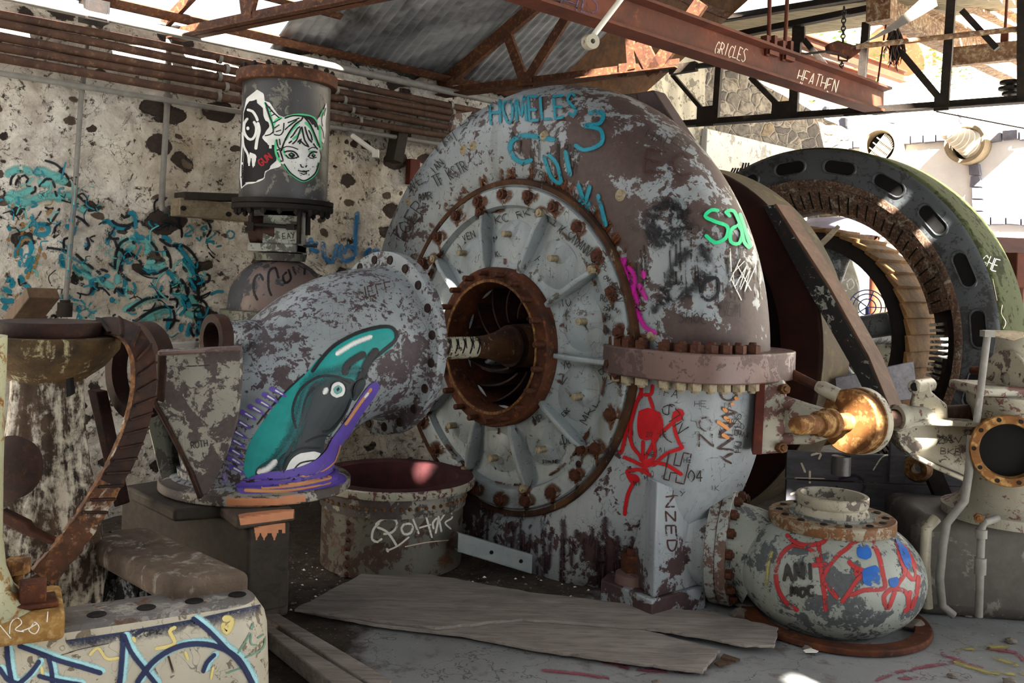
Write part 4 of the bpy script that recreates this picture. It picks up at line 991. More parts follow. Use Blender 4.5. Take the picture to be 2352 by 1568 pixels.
# bright green word at the right edge
for pts in ([(1650, 486), (1632, 484), (1618, 498), (1640, 510), (1668, 522), (1664, 548), (1640, 558), (1618, 540)], [(1676, 500), (1662, 486)], [(1690, 520), (1676, 530), (1676, 556), (1694, 560), (1702, 535), (1690, 515)], [(1664, 488), (1682, 486), (1698, 520), (1706, 556), (1720, 572)], [(1696, 490), (1712, 540), (1722, 570)]):
    pt.stroke(pts, 10, 'p_green')
for pts in ([(1428, 590), (1440, 625), (1455, 660), (1470, 700)], [(1445, 610), (1460, 640), (1452, 690)], [(1480, 620), (1482, 640)], [(1462, 700), (1475, 735), (1490, 755), (1512, 765)], [(1470, 650), (1488, 690)], [(1440, 590), (1430, 620)]):
    pt.stroke(pts, 17, 'p_magenta')
pt.text('KAN', 1672, 650, 1712, 668, 55, 2.5, 'p_white', seed=5, jit=.1)
pt.stroke([(1674, 572), (1677, 625)], 3, 'p_white'); pt.stroke([(1676, 640), (1700, 690)], 3, 'p_white'); pt.stroke([(1690, 610), (1722, 668)], 3, 'p_white')
for (tx, x0, y0, x1, y1, h, s) in (('TF KSTR', 1005, 430, 1080, 390, 26, 1), ('WE', 945, 440, 985, 415, 22, 2), ('AMR', 965, 462, 998, 455, 16, 3), ('TOER', 925, 560, 985, 470, 30, 4), ('EK', 1062, 292, 1100, 268, 30, 6), ('IAN', 1000, 400, 1025, 375, 16, 7),
    ('MIT', 990, 360, 1070, 315, 30, 8), ('DE N', 1055, 285, 1150, 240, 24, 10), ('TB', 1228, 402, 1252, 410, 16, 11), ('ED', 1540, 330, 1600, 372, 26, 12), ('DOT', 1560, 520, 1620, 560, 24, 13), ('NEA', 1650, 720, 1700, 730, 30, 14), ('SHOC', 1560, 740, 1625, 745, 24, 15), ('F KH', 1010, 350, 1045, 318, 18, 21), ('TE', 905, 610, 925, 590, 14, 22), ('LIK', 1440, 500, 1452, 540, 14, 23), ('HAL', 1480, 320, 1540, 350, 24, 25)):
    pt.text(tx, x0, y0, x1, y1, h, 2.2, 'p_scr', seed=s)
pt.text('EC', 1480, 395, 1600, 410, 48, 6, 'p_brown', seed=31)
pt.done()
pt = Painter(lower); r_ = random.Random(17)
for i in range(44):
    x = r_.uniform(1090, 1480); y = 1330-(abs(x-1480)*.12)-r_.uniform(30, 150); pt.stroke([(x, y), (x+r_.uniform(-12, 4), y+r_.uniform(50, 120))], r_.uniform(10, 30), 'p_stain', taper=.3)
for i in range(14):
    x = r_.uniform(1440, 1700); y = r_.uniform(1180, 1290); pt.stroke([(x, y), (x, y+r_.uniform(30, 80))], r_.uniform(8, 20), 'p_stain')
R_ = [[(1475, 868), (1474, 895), (1474, 915)], [(1500, 882), (1496, 905), (1478, 905)], [(1474, 900), (1462, 930), (1450, 975), (1452, 1000)], [(1492, 910), (1502, 940)], [(1450, 915), (1445, 950), (1440, 990), (1428, 1040), (1422, 1035)],
      [(1512, 945), (1520, 970), (1515, 995), (1500, 1020), (1478, 1060)], [(1449, 985), (1452, 1020), (1470, 1045), (1475, 1060)], [(1478, 1010), (1478, 1060), (1488, 1070)], [(1500, 1005), (1505, 1045), (1488, 1065)], [(1512, 1000), (1545, 970), (1568, 950), (1560, 942), (1548, 955), (1550, 985), (1560, 1015), (1570, 1030)],
      [(1500, 1070), (1530, 1042), (1568, 1028)], [(1432, 1048), (1475, 1068), (1490, 1085)], [(1438, 1082), (1470, 1078), (1496, 1092)], [(1500, 1062), (1530, 1066), (1568, 1090)], [(1440, 1080), (1452, 1105), (1465, 1102)], [(1458, 1105), (1445, 1130), (1438, 1160), (1436, 1184)]]
for p_ in R_: pt.stroke(p_, 11, 'p_red')
pt.fill([(1468, 944), (1490, 936), (1512, 946), (1518, 970), (1512, 1000), (1490, 1010), (1470, 1005), (1465, 975)], 'p_red'); pt.fill([(1478, 1055), (1502, 1052), (1498, 1070), (1482, 1072)], 'p_red'); pt.fill([(1443, 1085), (1465, 1090), (1470, 1105), (1450, 1108)], 'p_red'); pt.fill([(1545, 945), (1565, 942), (1568, 962), (1552, 968)], 'p_red')
for tx, x0, y0, x1, y1, h, w, mt, s in (('D', 1655, 898, 1655, 925, 36, 4.5, 'p_brown', 1), ('A', 1655, 935, 1655, 962, 36, 4.5, 'p_brown', 1), ('NNY', 1652, 970, 1645, 1068, 34, 5, 'p_brown', 2), ('OZ', 1604, 958, 1606, 1032, 30, 4.5, 'p_brown', 3), ('CMUD', 1632, 895, 1672, 898, 17, 2.5, 'p_brown', 4), ('SKIB DH', 1684, 948, 1684, 1040, 15, 2, 'p_scr', 5), ('04', 1580, 1104, 1615, 1104, 26, 3, 'p_scr', 6), ('SIN', 1520, 940, 1560, 1000, 30, 2.5, 'p_scr', 8), ('TFA', 1510, 905, 1560, 915, 18, 1.6, 'p_scr', 9), ('LY', 1545, 1135, 1575, 1138, 12, 1.8, 'p_scr', 11)):
    pt.text(tx, x0, y0, x1, y1, h, w, mt, seed=s, gap=.2)
pt.stroke([(1538, 1038), (1525, 1098), (1537, 1101), (1541, 1083), (1555, 1085), (1552, 1105), (1570, 1109), (1587, 1041), (1570, 1038), (1562, 1068), (1548, 1066), (1554, 1038)], 3.5, 'p_brown', smooth=False)
for p_ in ([(1690, 895), (1700, 905)], [(1684, 910), (1692, 918)], [(1675, 925), (1683, 928)], [(1658, 935), (1668, 945)], [(1660, 955), (1678, 968)], [(1645, 965), (1672, 985)], [(1655, 995), (1672, 1005)]): pt.stroke(p_, 10, 'p_orange')
pt.stroke([(1525, 935), (1540, 930), (1560, 945), (1570, 965)], 3, 'p_brown'); pt.stroke([(1524, 985), (1530, 1005), (1545, 1015)], 3, 'p_brown')
for i in range(14):
    r_ = random.Random(100+i); x, y = r_.uniform(1450, 1700), r_.uniform(880, 1150); pt.text(r_.choice(['IK', 'NE', 'TA', 'LV', 'HE', 'MI', 'ZO']), x, y, x+r_.uniform(14, 30), y+r_.uniform(-4, 4), r_.uniform(8, 16), 1.3, 'p_scr', seed=i)
pt.done()
pt = Painter(fin); pt.text('NZED', 1527, 1140, 1533, 1275, 22, 4.5, 'p_brown', seed=2, gap=.3); pt.done()
pt = Painter(shaft2)
for i, x in enumerate(range(992, 1130, 17)): pt.stroke([(x, 766), (x+8, 790), (x+2, 812)], 4.5, 'p_black'); pt.stroke([(x+8, 768), (x+12, 800)], 3, 'p_black')
pt.done()
# rust run down from the bolts, then scratched names on the cover panels
pt = Painter(cover); r_ = random.Random(21)
for p, r in BOLTS:
    x, y = proj(p); s = r*F/p.y
    pt.stroke([(x-s*1.3, y), (x, y-s*1.2), (x+s*1.3, y), (x, y+s*1.3), (x-s*1.3, y)], s*1.5, 'p_rustrun'); pt.stroke([(x, y+s), (x+r_.uniform(-3, 3), y+s*r_.uniform(2.2, 3.6))], s*1.2, 'p_rustrun', taper=.5)
for i in range(10):
    a = math.radians(16+36*i); p = C0+(H*cos(a)+Z*sin(a))*.635; x, y = proj(p); pt.stroke([(x, y+8), (x+2, y+r_.uniform(25, 50))], 11, 'p_rustrun', taper=.6)
    for b in (.03, .33): q = [proj(C0+(H*cos(a+b)+Z*sin(a+b))*r) for r in (.46, .55, .66)]; pt.stroke(q, 14, 'p_rustrun', taper=.7)
for i in range(40): 
    a = r_.uniform(0, 6.28); q = [proj(C0+(H*cos(a+e)+Z*sin(a+e))*.775) for e in (0, .06, .12)]; pt.stroke(q, r_.uniform(6, 14), 'p_rustrun')
for (tx, x0, y0, x1, y1, h, s) in (('KC RK', 1142, 515, 1225, 495, 18, 1), ('MIZ', 1138, 558, 1172, 552, 14, 2), ('SPLIT', 1168, 573, 1202, 566, 13, 3), ('KELLY E', 1142, 592, 1200, 584, 14, 4), ('I K SAVANNA', 1265, 520, 1362, 595, 22, 5), ('HVK', 1230, 600, 1262, 640, 18, 6), ('IO', 1290, 705, 1318, 702, 20, 7), ('KI', 1303, 735, 1322, 733, 16, 8), ('LIZ STE', 1303, 757, 1372, 757, 12, 9),
    ('URAL', 1330, 775, 1368, 775, 12, 10), ('RC', 1382, 692, 1402, 694, 16, 11), ('204', 1388, 712, 1406, 716, 10, 12), ('AH', 1390, 732, 1406, 735, 14, 13), ('OM', 1388, 765, 1404, 768, 14, 14), ('YB', 1296, 848, 1318, 840, 18, 15), ('VK', 1288, 880, 1316, 890, 20, 16), ('CANE', 1322, 882, 1348, 866, 11, 17), ('NT', 1312, 925, 1330, 905, 14, 18), ('MRL', 1352, 975, 1385, 915, 20, 19), ('BSI', 1378, 850, 1400, 895, 20, 20),
    ('MP', 1232, 970, 1254, 962, 16, 22), ('DBD', 1300, 1020, 1335, 1010, 24, 23), ('SIMONE', 1250, 1062, 1288, 1062, 8, 24), ('LA', 1065, 575, 1085, 565, 14, 25), ('VEN', 1070, 555, 1100, 545, 16, 26), ('AB', 1085, 610, 1100, 595, 12, 27), ('WLL', 1060, 630, 1085, 620, 12, 28), ('ERC', 1300, 955, 1315, 940, 10, 29), ('PL', 1385, 615, 1400, 625, 10, 30), ('OV', 1390, 640, 1405, 650, 10, 31), ('GREY', 1405, 650, 1422, 700, 9, 32), ('ZLN', 1400, 700, 1425, 720, 8, 33)):
    pt.text(tx, x0, y0, x1, y1, h, 2.0, 'p_scr', seed=s)
pt.done()
pt = Painter(gird); pt.upright = True; pt.text('GRICLES', 1640, 122, 1712, 142, 28, 2.2, 'p_chalk', seed=3, jit=.08); pt.text('HEATHEN', 1828, 190, 1922, 216, 32, 2.4, 'p_chalk', seed=6, jit=.08); pt.text('HD', 1285, 18, 1382, 38, 36, 5, 'p_purplefog', seed=2); pt.done()
# ================================================================== ELBOW WITH THE PAINTED FISH
EF = C0 + A*.85 + Z*.04                      # its big flange faces the turbine
EB = P(602, 1133, 4.27); EB.z = .585
EL = thing('pipe_elbow', Vector((EB.x, EB.y, .62)), 'big grey cast pipe elbow with a painted fish, resting on timber blocks', 'pipe elbow')
RB = .62
def elb(q_): return EF + A*(.04+RB*sin(q_)) - Z*(RB*(1-cos(q_))) 
path, rad = [EF + A*-.0, EF+A*.03], [.385, .38]
for i in range(25):
    q_ = pi/2*i/24; f = i/24; path.append(elb(q_)); rad.append(.375-.045*f)
end = elb(pi/2); 
path += [Vector((end.x, end.y, .72)), Vector((end.x, end.y, .69)), Vector((end.x, end.y, .665))]; rad += [.345, .36, .395]
m = MB(); m.tube(path, rad, 64, True); body = m.build('elbow_body', 'elbow', EL, 60)
m = MB(); m.lathe([(.30, -.06), (.455, -.06), (.46, -.054), (.46, -.004), (.455, 0), (.39, .004), (.378, .03), (.30, .03)], EF, A, 72, closedprof=True); efl = m.build('turbine_flange', 'elbow', EL, 40)
for i in range(20):
    a = 2*pi*(i+.5)/20; fix('hole', 'bolt_hole', 'hole', .019, .004, efl, EF + (H*cos(a)+Z*sin(a))*.420 + A*.003, A)
zb = .625
m = MB(); oc = Vector((end.x, end.y, zb)); m.lathe([(.25, 0), (.417, 0), (.422, .005), (.422, .036), (.417, .042), (.405, .043), (.39, .05), (.36, .06), (.25, .06)], oc, Z, 72, closedprof=True); bfl = m.build('bottom_flange', 'bracket', EL, 40)
# stuffing-box stub, in line with the turbine shaft
so = EF + A*.90 + Z*.035
m = MB(); m.lathe([(.085, -.30), (.082, -.08), (.088, -.06), (.105, -.05), (.107, -.045), (.107, 0), (.075, .0), (.07, -.01), (.07, -.25), (0, -.25)], so, A, 40); stub = m.build('shaft_stub', 'elbow', EL, 40)
m = MB(); m.lathe([(.108, -.05), (.110, -.045), (.110, .003), (.074, .003), (.069, -.01), (.069, -.22), (0, -.22)], so, A, 40); m.build('stub_lip', 'rust_dark', stub, 40)
# support bracket behind the bend: a curved plate with two webs
def q(px, py, Y): return P(px, py, Y)
Yb = 3.72
front = [(364, 806), (400, 800), (470, 799), (558, 797), (558, 860), (550, 960), (520, 1050), (478, 1138), (462, 1142), (438, 1080), (404, 1010), (370, 945), (356, 925), (362, 860)]
m = MB(); 
def bow(px, py): return q(px, py, Yb + .16*(1-((px-470)/115)**2)*-0 + .20*max(0, (px-470)/90)**2*.5)
n_ = len(front); rowsA = [bow(*p_) for p_ in front]; m.prism(rowsA, (rowsA[0]-CAMP).normalized()*.05); brk = m.build('bracket_plate', 'bracket', EL, 40, bevel=.012)
m = MB(); m.prism([q(364, 806, Yb), q(356, 925, Yb), q(350, 930, Yb+.3), q(352, 812, Yb+.32)], Vector((.04, .0, 0))); m.build('bracket_side', 'rust_dark', EL, 40, bevel=.01)
m = MB(); m.prism([q(330, 950, 4.12), q(372, 950, 4.12), q(405, 1125, 4.12), q(385, 1130, 4.12), q(370, 1115, 4.12)], Vector((.02, .06, 0))); m.build('bracket_web', 'green_dark', EL, 40, bevel=.01)
m = MB(); m.prism([q(356, 788, 4.3), q(450, 785, 4.3), q(450, 806, 4.3), q(358, 808, 4.3)], Vector((0, .05, 0))); m.build('bracket_top', 'pipe_grey', EL, 40, bevel=.008)
m = MB(); m.prism([q(360, 806, Yb-.01), q(553, 796, Yb-.01), q(555, 806, Yb-.01), q(364, 818, Yb-.01)], Vector((-.02, .08, 0))); m.build('bracket_rim', 'split', EL, 40, bevel=.01)
m = MB(); L_ = [(357, 912), (359, 928), (371, 946), (405, 1010), (439, 1080), (464, 1144)]; m.prism([q(x, y, Yb-.012) for x, y in L_] + [q(x-10, y+4, Yb-.004) for x, y in L_[::-1]], Vector((-.01, .10, 0))); m.build('bracket_edge', 'rust_dark', EL, 40, bevel=.008)
# ---- the painted fish
pt = Painter(body)
pt.fill([(558, 1085), (568, 1030), (592, 985), (625, 940), (660, 895), (700, 860), (740, 815), (800, 775), (860, 750), (898, 752), (912, 772), (898, 800), (862, 825), (840, 850), (825, 880), (800, 935), (770, 985), (745, 1010), (735, 1060), (700, 1085), (620, 1095), (575, 1100)], 'f_teal')
pt.fill([(690, 905), (715, 875), (745, 862), (790, 868), (815, 878), (800, 935), (770, 985), (748, 1005), (735, 1060), (690, 1085), (600, 1098), (590, 1075), (640, 1040), (668, 1000), (680, 950)], 'f_dark')
pt.stroke([(625, 1075), (668, 1010), (690, 940), (712, 880), (770, 858), (830, 850)], 44, 'f_mid'); pt.stroke([(600, 1085), (640, 1050), (672, 1000)], 40, 'f_mid')
pt.stroke([(715, 855), (760, 800), (820, 765), (880, 750), (905, 757), (908, 780), (880, 805), (850, 830), (832, 858)], 11, 'f_black')
pt.stroke([(590, 975), (640, 915), (700, 858)], 5, 'f_black'); pt.stroke([(868, 800), (845, 830), (828, 870), (810, 905)], 26, 'f_black'); pt.stroke([(840, 810), (800, 835), (790, 862)], 22, 'f_black')
pt.stroke([(770, 815), (810, 790), (855, 772)], 15, 'f_white')
pt.stroke([(680, 985), (672, 940), (690, 895), (730, 866), (775, 865), (805, 880)], 7, 'f_black'); pt.stroke([(694, 950), (702, 915), (722, 888)], 6, 'f_black')
pt.stroke([(752, 890), (742, 905)], 16, 'f_white')
pt.fill([(757, 893), (768, 878), (783, 878), (792, 892), (787, 908), (772, 913), (760, 906)], 'f_white'); pt.fill([(764, 893), (772, 884), (782, 886), (786, 896), (778, 905), (768, 904)], 'f_eye'); pt.fill([(770, 890), (777, 888), (780, 895), (774, 899)], 's_black'); pt.stroke([(757, 900), (762, 882), (778, 875), (793, 885), (792, 905)], 3.5, 'f_black')
pt.stroke([(738, 990), (760, 985), (790, 950), (806, 915)], 6, 'f_black'); pt.stroke([(700, 1015), (735, 1000), (757, 1002)], 5, 'f_black')
pt.fill([(655, 1080), (668, 1055), (690, 1040), (720, 1036), (735, 1040), (720, 1056), (690, 1070)], 'f_white'); pt.stroke([(650, 1085), (660, 1052), (690, 1030), (735, 1028)], 5, 'f_black'); pt.stroke([(672, 1080), (690, 1062), (730, 1055)], 5, 'f_black'); pt.stroke([(645, 1085), (640, 1060), (655, 1040)], 5, 'f_black')
pt.stroke([(590, 1085), (615, 1075), (635, 1055)], 18, 'f_white'); pt.stroke([(565, 1105), (620, 1098), (690, 1090)], 8, 'f_black')
pt.fill([(540, 1112), (600, 1086), (660, 1078), (715, 1060), (745, 1035), (762, 1005), (795, 960), (830, 905), (855, 877), (870, 882), (862, 905), (830, 950), (800, 1000), (782, 1040), (776, 1075), (772, 1105), (740, 1122), (650, 1132), (560, 1138)], 'f_purple')
pt.stroke([(852, 890), (825, 925), (790, 975)], 9, 'f_orange'); pt.stroke([(845, 900), (835, 912)], 9, 'f_white'); pt.stroke([(780, 1020), (765, 1060), (730, 1085), (690, 1095)], 4, 'f_orange'); pt.stroke([(745, 1060), (725, 1085), (690, 1096), (640, 1102)], 6, 'f_lilac')
pt.stroke([(600, 1122), (680, 1115), (760, 1098)], 12, 'f_orange'); pt.stroke([(560, 1128), (650, 1130), (740, 1118)], 10, 'f_orange')
pt.fill([(808, 905), (815, 880), (833, 868), (838, 880), (828, 900), (812, 920)], 'f_dark'); pt.stroke([(810, 910), (818, 880), (834, 869)], 4, 'f_black')
for i, (x, y) in enumerate(((650, 905), (632, 918), (618, 932), (600, 945), (582, 958), (570, 978), (560, 1000), (556, 1020), (553, 1042), (553, 1062), (556, 1082))):
    pt.stroke([(x-30, y-14), (x-8, y-3), (x+8, y+7)], 15, 'f_purple', taper=.75); pt.stroke([(x-18, y-9), (x, y+2)], 8, 'f_white', taper=.7)
pt.stroke([(540, 890), (535, 940), (520, 990)], 16, 'f_lilac'); pt.stroke([(520, 1010), (515, 1060), (520, 1110)], 22, 'f_lilac'); pt.stroke([(515, 1000), (505, 1050)], 20, 'f_lilac')
pt.text('JEFF', 828, 688, 905, 672, 24, 3.5, 'p_brown', seed=2); pt.text('SM', 918, 730, 930, 728, 8, 1.5, 'p_scr')
pt.done()
pt = Painter(brk); pt.text('RUTH', 440, 1030, 480, 1024, 15, 2.2, 'p_scr', seed=2); pt.stroke([(412, 842), (525, 836)], 3, 'p_scr')
pt.done()
pt = Painter(bfl); pt.fill([(522, 1140), (600, 1143), (702, 1136), (702, 1158), (620, 1168), (522, 1166)], 'f_peach', curved=False); pt.fill([(545, 1112), (650, 1100), (770, 1085), (792, 1108), (720, 1126), (620, 1133), (545, 1130)], 'f_purple'); pt.stroke([(600, 1128), (680, 1124), (760, 1108)], 10, 'f_orange'); pt.stroke([(560, 1112), (640, 1110), (700, 1100)], 7, 'f_lilac'); pt.done()

# timber packing under the elbow
def slab(name, mat, pts, z0, z1, label, cat, group=None, bevel=.012):
    """a plank or block from the pixels of its top corners at height z1"""
    m = MB(); pp = [PZ(x, y, z1) for x, y in pts]; m.prism(pp, Z*(z0-z1)); c = sum(pp, Vector())/len(pp); c.z = z0
    return tag(m.build(name, mat, base=c, bevel=bevel), label, cat, group)
GT = 'timber packing under the elbow'
topz = .622
slab('timber_plank', 'wood_block', [(545, 1191), (680, 1170), (640, 1140), (490, 1150)], .575, topz, 'thin plank directly under the elbow flange, its end splashed with peach paint', 'plank', GT)
o = slab('timber_block', 'wood_dark', [(572, 1212), (668, 1197), (440, 1090), (280, 1115)], .22, .573, 'dark upright timber beam under the plank, running back below the elbow', 'timber', GT)
slab('timber_block', 'wood_block', [(578, 1320), (668, 1306), (570, 1238), (420, 1250)], .0, .218, 'lowest squared timber block on the floor under the elbow stack', 'timber', GT, .02)
slab('timber_plank', 'wood_dark', [(300, 1122), (400, 1170), (530, 1160), (420, 1105)], .57, .622, 'dark plank under the left side of the elbow flange', 'plank', GT)
pt = Painter(bpy.data.objects['timber_plank']); pt.fill([(547, 1180), (680, 1166), (680, 1190), (552, 1206)], 'f_peach', curved=False); pt.done()
pt = Painter(o); pt.fill([(582, 1208), (600, 1206), (655, 1200), (655, 1222), (640, 1218), (630, 1240), (620, 1220), (606, 1238), (598, 1225), (588, 1240)], 'f_peach', curved=False); pt.done()

# ================================================================== RIVETED RING
rc = P(905, 1100, 5.28); rc.z = .0; RR = .395
RG = thing('riveted_pipe_ring', rc, 'short riveted iron pipe ring with a flared rim, standing before the turbine cover', 'pipe ring')
zt = PZ(905, 1142, .5).z
zt = .475
m = MB(); m.lathe([(RR, 0), (RR, zt-.13), (RR-.02, zt-.13), (RR-.02, .0)], rc, Z, 80, closedprof=True); wl = m.build('shell', m_painted('ring_shell', '#605e54', '#3e291f', cover=.47, scale=3.4, off=101., rust='#4a2c1a', rustcover=.55, streak=.4), RG, 40)
m = MB(); m.lathe([(RR+.012, zt-.15), (RR+.012, zt-.05), (RR+.03, zt-.04), (RR-.03, zt-.02), (RR-.03, zt-.15)], rc, Z, 80, closedprof=True); m.build('collar', 'bracket', RG, 40)
m = MB(); m.lathe([(RR+.01, zt-.045), (RR+.058, zt-.045), (RR+.062, zt-.04), (RR+.062, zt-.006), (RR+.056, zt), (RR-.03, zt-.006), (RR-.045, zt-.06), (RR-.045, zt-.3), (RR-.03, zt-.3), (RR-.02, zt-.06)], rc, Z, 80, closedprof=True); rim = m.build('rim', m_painted('ring_rim', '#a5a291', '#5a3434', cover=.53, scale=9, off=103., rust='#5a2320', rustcover=.6), RG, 40)
m = MB(); m.lathe([(RR+.052, zt+.001), (RR+.052, zt+.003), (RR-.03, zt-.003), (RR-.044, zt-.06), (RR-.04, zt-.4), (RR-.046, zt-.4), (RR-.047, zt-.06), (RR-.034, zt-.001)], rc, Z, 80, closedprof=True); m.build('rim_lining', m_rust('maroon_lining', '#260f10', '#4a2022', '#6d4644', 6., hi=.75), rim, 40)
for i in range(56):
    a = 2*pi*i/56; fix('rivet', 'rivet', 'rust_orange', .012, .010, RG, rc + Vector((cos(a), sin(a), 0))*(RR+.011) + Z*(zt-.10), Vector((cos(a), sin(a), 0)))
for i in range(7):
    a = math.radians(-119); fix('rivet', 'seam_rivet', 'rust_bolt', .014, .011, RG, rc + Vector((cos(a), sin(a), 0))*RR + Z*(zt-.19-.045*i), Vector((cos(a), sin(a), 0)))
pt = Painter(wl)
for pts, w in (([(872, 1200), (858, 1215), (855, 1238), (868, 1244), (878, 1236)], 7), ([(862, 1205), (880, 1192), (905, 1192), (912, 1206), (900, 1222), (880, 1226)], 7), ([(866, 1210), (890, 1222), (912, 1254)], 7), ([(930, 1202), (922, 1212), (928, 1226), (942, 1224), (948, 1210), (940, 1202), (930, 1204)], 7), ([(928, 1190), (972, 1186)], 6), ([(948, 1190), (962, 1226)], 6), ([(977, 1180), (992, 1235)], 6), ([(962, 1212), (990, 1204)], 5), ([(1000, 1225), (1006, 1190), (994, 1200), (996, 1215)], 6), ([(1004, 1172), (1014, 1222)], 6), ([(1010, 1196), (1030, 1170), (1038, 1188), (1022, 1200), (1036, 1215)], 5), ([(890, 1264), (915, 1252), (940, 1232)], 5), ([(888, 1258), (892, 1268)], 8)):
    pt.stroke(pts, w, 'p_white')
pt.stroke([(930, 1255), (980, 1245), (1030, 1240)], 3, 'p_chalk'); pt.done()

# ================================================================== BOTTLE-SHAPED VESSEL
bo = Vector((BO.x, BO.y, .0)); bc_ = Vector((BO.x, BO.y, .235))
BV = thing('valve_vessel', bo, 'squat round grey cast vessel covered in red loop lettering, sunk in the floor at right', 'vessel')
m = MB(); pr = []
for i in range(31):
    a = -pi/2+pi*.93*i/30; pr.append((.437*abs(cos(a))**.86, .285*sin(a)))
pr += [(.20, .29), (.2, .24), (0, .24)]
m.lathe(pr, bc_, Z, 96); vb = m.build('vessel_body', 'bottle', BV, 60)
zt = PZ(1910, 1192, .50).z; tz = .49
tc_ = Vector((BO.x, BO.y, tz))
m = MB(); m.lathe([(.17, -.02), (.25, -.035), (.292, -.03), (.296, -.025), (.296, .018), (.290, .024), (.17, .024)], tc_, Z, 80, closedprof=True); tf = m.build('top_flange', 'bottle_flange', BV, 40)
m = MB(); m.lathe([(.145, .02), (.176, .02), (.168, .05), (.160, .065), (.168, .075), (.170, .08), (.170, .115), (.165, .12), (.148, .12), (.140, .10), (.138, -.1), (.145, -.1)], tc_, Z, 64, closedprof=True); m.build('neck_ring', 'pale_cast', BV, 40)
m = MB(); m.lathe([(0, -.02), (.14, -.02), (.14, -.04), (0, -.04)], tc_, Z, 32); m.build('mouth', 'dark', BV, 40)  # dark disc for the shade down inside the neck
for i in range(14):
    a = 2*pi*i/14+.2; fix('hole', 'flange_hole', 'hole', .015, .004, tf, tc_ + Vector((cos(a), sin(a), 0))*.245+Z*.024, Z)
m = MB(); m.tube([bc_ + OD*.30, FLc - OD*.10, FLc - OD*.03], [.24, .215, .23], 48); nk = m.build('side_neck', 'bottle', BV, 60)
m = MB(); m.lathe([(.20, -.05), (.286, -.05), (.29, -.045), (.29, -.004), (.285, 0), (.2, 0)], FLc, OD, 64, closedprof=True); sf = m.build('side_flange', 'flange_grey', BV, 40)
u_, w_ = perp(OD)
for i in range(16):
    a = 2*pi*i/16+.1; fix('nut', 'flange_nut', 'rust_bolt', .025, .04, sf, FLc + (u_*cos(a)+w_*sin(a))*.255 - OD*.05, -OD)
pt = Painter(vb)
for pts in ([(1858, 1262), (1825, 1252), (1798, 1270), (1783, 1305), (1787, 1350), (1808, 1385), (1835, 1402)], [(1806, 1225), (1818, 1240), (1850, 1252), (1890, 1245), (1903, 1222)], [(1880, 1245), (1884, 1290), (1890, 1340), (1895, 1375), (1896, 1405)], [(1858, 1260), (1876, 1275), (1882, 1300)], [(1904, 1300), (1890, 1330), (1905, 1350), (1925, 1375)], [(1904, 1300), (1925, 1275), (1945, 1260), (1968, 1242), (2000, 1238)], [(1948, 1286), (1960, 1300), (1990, 1312), (2012, 1308)], [(2010, 1310), (1975, 1325), (1950, 1360), (1932, 1385)], [(2000, 1240), (2018, 1275), (2028, 1320), (2030, 1350), (1985, 1355), (1952, 1368)],
            [(2058, 1245), (2075, 1300), (2095, 1330), (2105, 1318), (2092, 1280), (2070, 1250)], [(2062, 1248), (2078, 1310), (2060, 1345), (2040, 1395), (2030, 1370), (2050, 1352), (2080, 1360), (2088, 1390), (2075, 1405)], [(2110, 1320), (2105, 1360), (2092, 1395), (2085, 1380), (2092, 1355)], [(1862, 1298), (1900, 1296)], [(1970, 1300), (1965, 1320), (1975, 1310)]):
    pt.stroke(pts, 13, 'p_red2')
for pl in ([(1968, 1252), (1992, 1248), (2002, 1275), (1990, 1285), (1970, 1278)], [(1980, 1308), (2015, 1300), (2018, 1345), (1985, 1340)], [(2055, 1235), (2085, 1265), (2092, 1300), (2078, 1300)], [(2040, 1330), (2062, 1325), (2060, 1345), (2045, 1348)]): pt.fill(pl, 'p_bluep')
pt.text('AMI', 1802, 1335, 1878, 1330, 38, 9, 'p_scr', seed=3); pt.text('MOC', 1818, 1370, 1875, 1368, 22, 8, 'p_scr', seed=5)
pt.stroke([(1776, 1266), (1766, 1300), (1760, 1380)], 14, 'p_khaki')
pt.done()
# steel collar set in the floor, and the broken edge round it
m = MB(); m.lathe([(.36, 0), (.44, 0), (.44, .022), (.435, .028), (.36, .028)], Vector((BO.x+.03, BO.y+.0, -.005)), Z, 64, a0=math.radians(150), a1=math.radians(372), closedprof=True, ref=Vector((1, 0, 0)))
tag(m.build('floor_collar', 'rust', base=bo, bevel=.003), 'thin rusty steel collar lying in the floor around the round vessel', 'collar')

# ================================================================== TANK COLUMN ON THE WALL SIDE
TY = 5.72
tk = P(655, 330, TY); tbx = P(650, 720, TY)
TK = thing('pressure_tank', Vector((tk.x, tk.y, 0)), 'dark cylindrical tank on a dome against the wall, with pasted paper faces', 'tank')
def tz_(py, px=655): return P(px, py, TY).z
ax0 = lambda z: Vector((tk.x, tk.y, z)); RT = 99*TY/F
z_top, z_fl, z_bot = tz_(196), tz_(172), tz_(462)
m = MB(); m.lathe([(0, z_bot), (RT, z_bot), (RT, z_top), (0, z_top)], ax0(0), Z, 72); tbody = m.build('tank_shell', 'tank', TK, 40)
RF = RT*1.15
m = MB(); m.lathe([(0, z_top-.01), (RF-.004, z_top-.01), (RF, z_top-.006), (RF, z_top+.055), (RF-.004, z_top+.06), (0, z_top+.06)], ax0(0), Z, 72); tl = m.build('lid_flange', 'truss', TK, 40)
m = MB(); m.lathe([(0, z_bot-.062), (RF-.004, z_bot-.062), (RF, z_bot-.058), (RF, z_bot-.034), (RF-.008, z_bot-.03), (RF, z_bot-.026), (RF, z_bot), (0, z_bot+.004)], ax0(0), Z, 72); tf2 = m.build('lower_flange', 'rust_black', TK, 40)
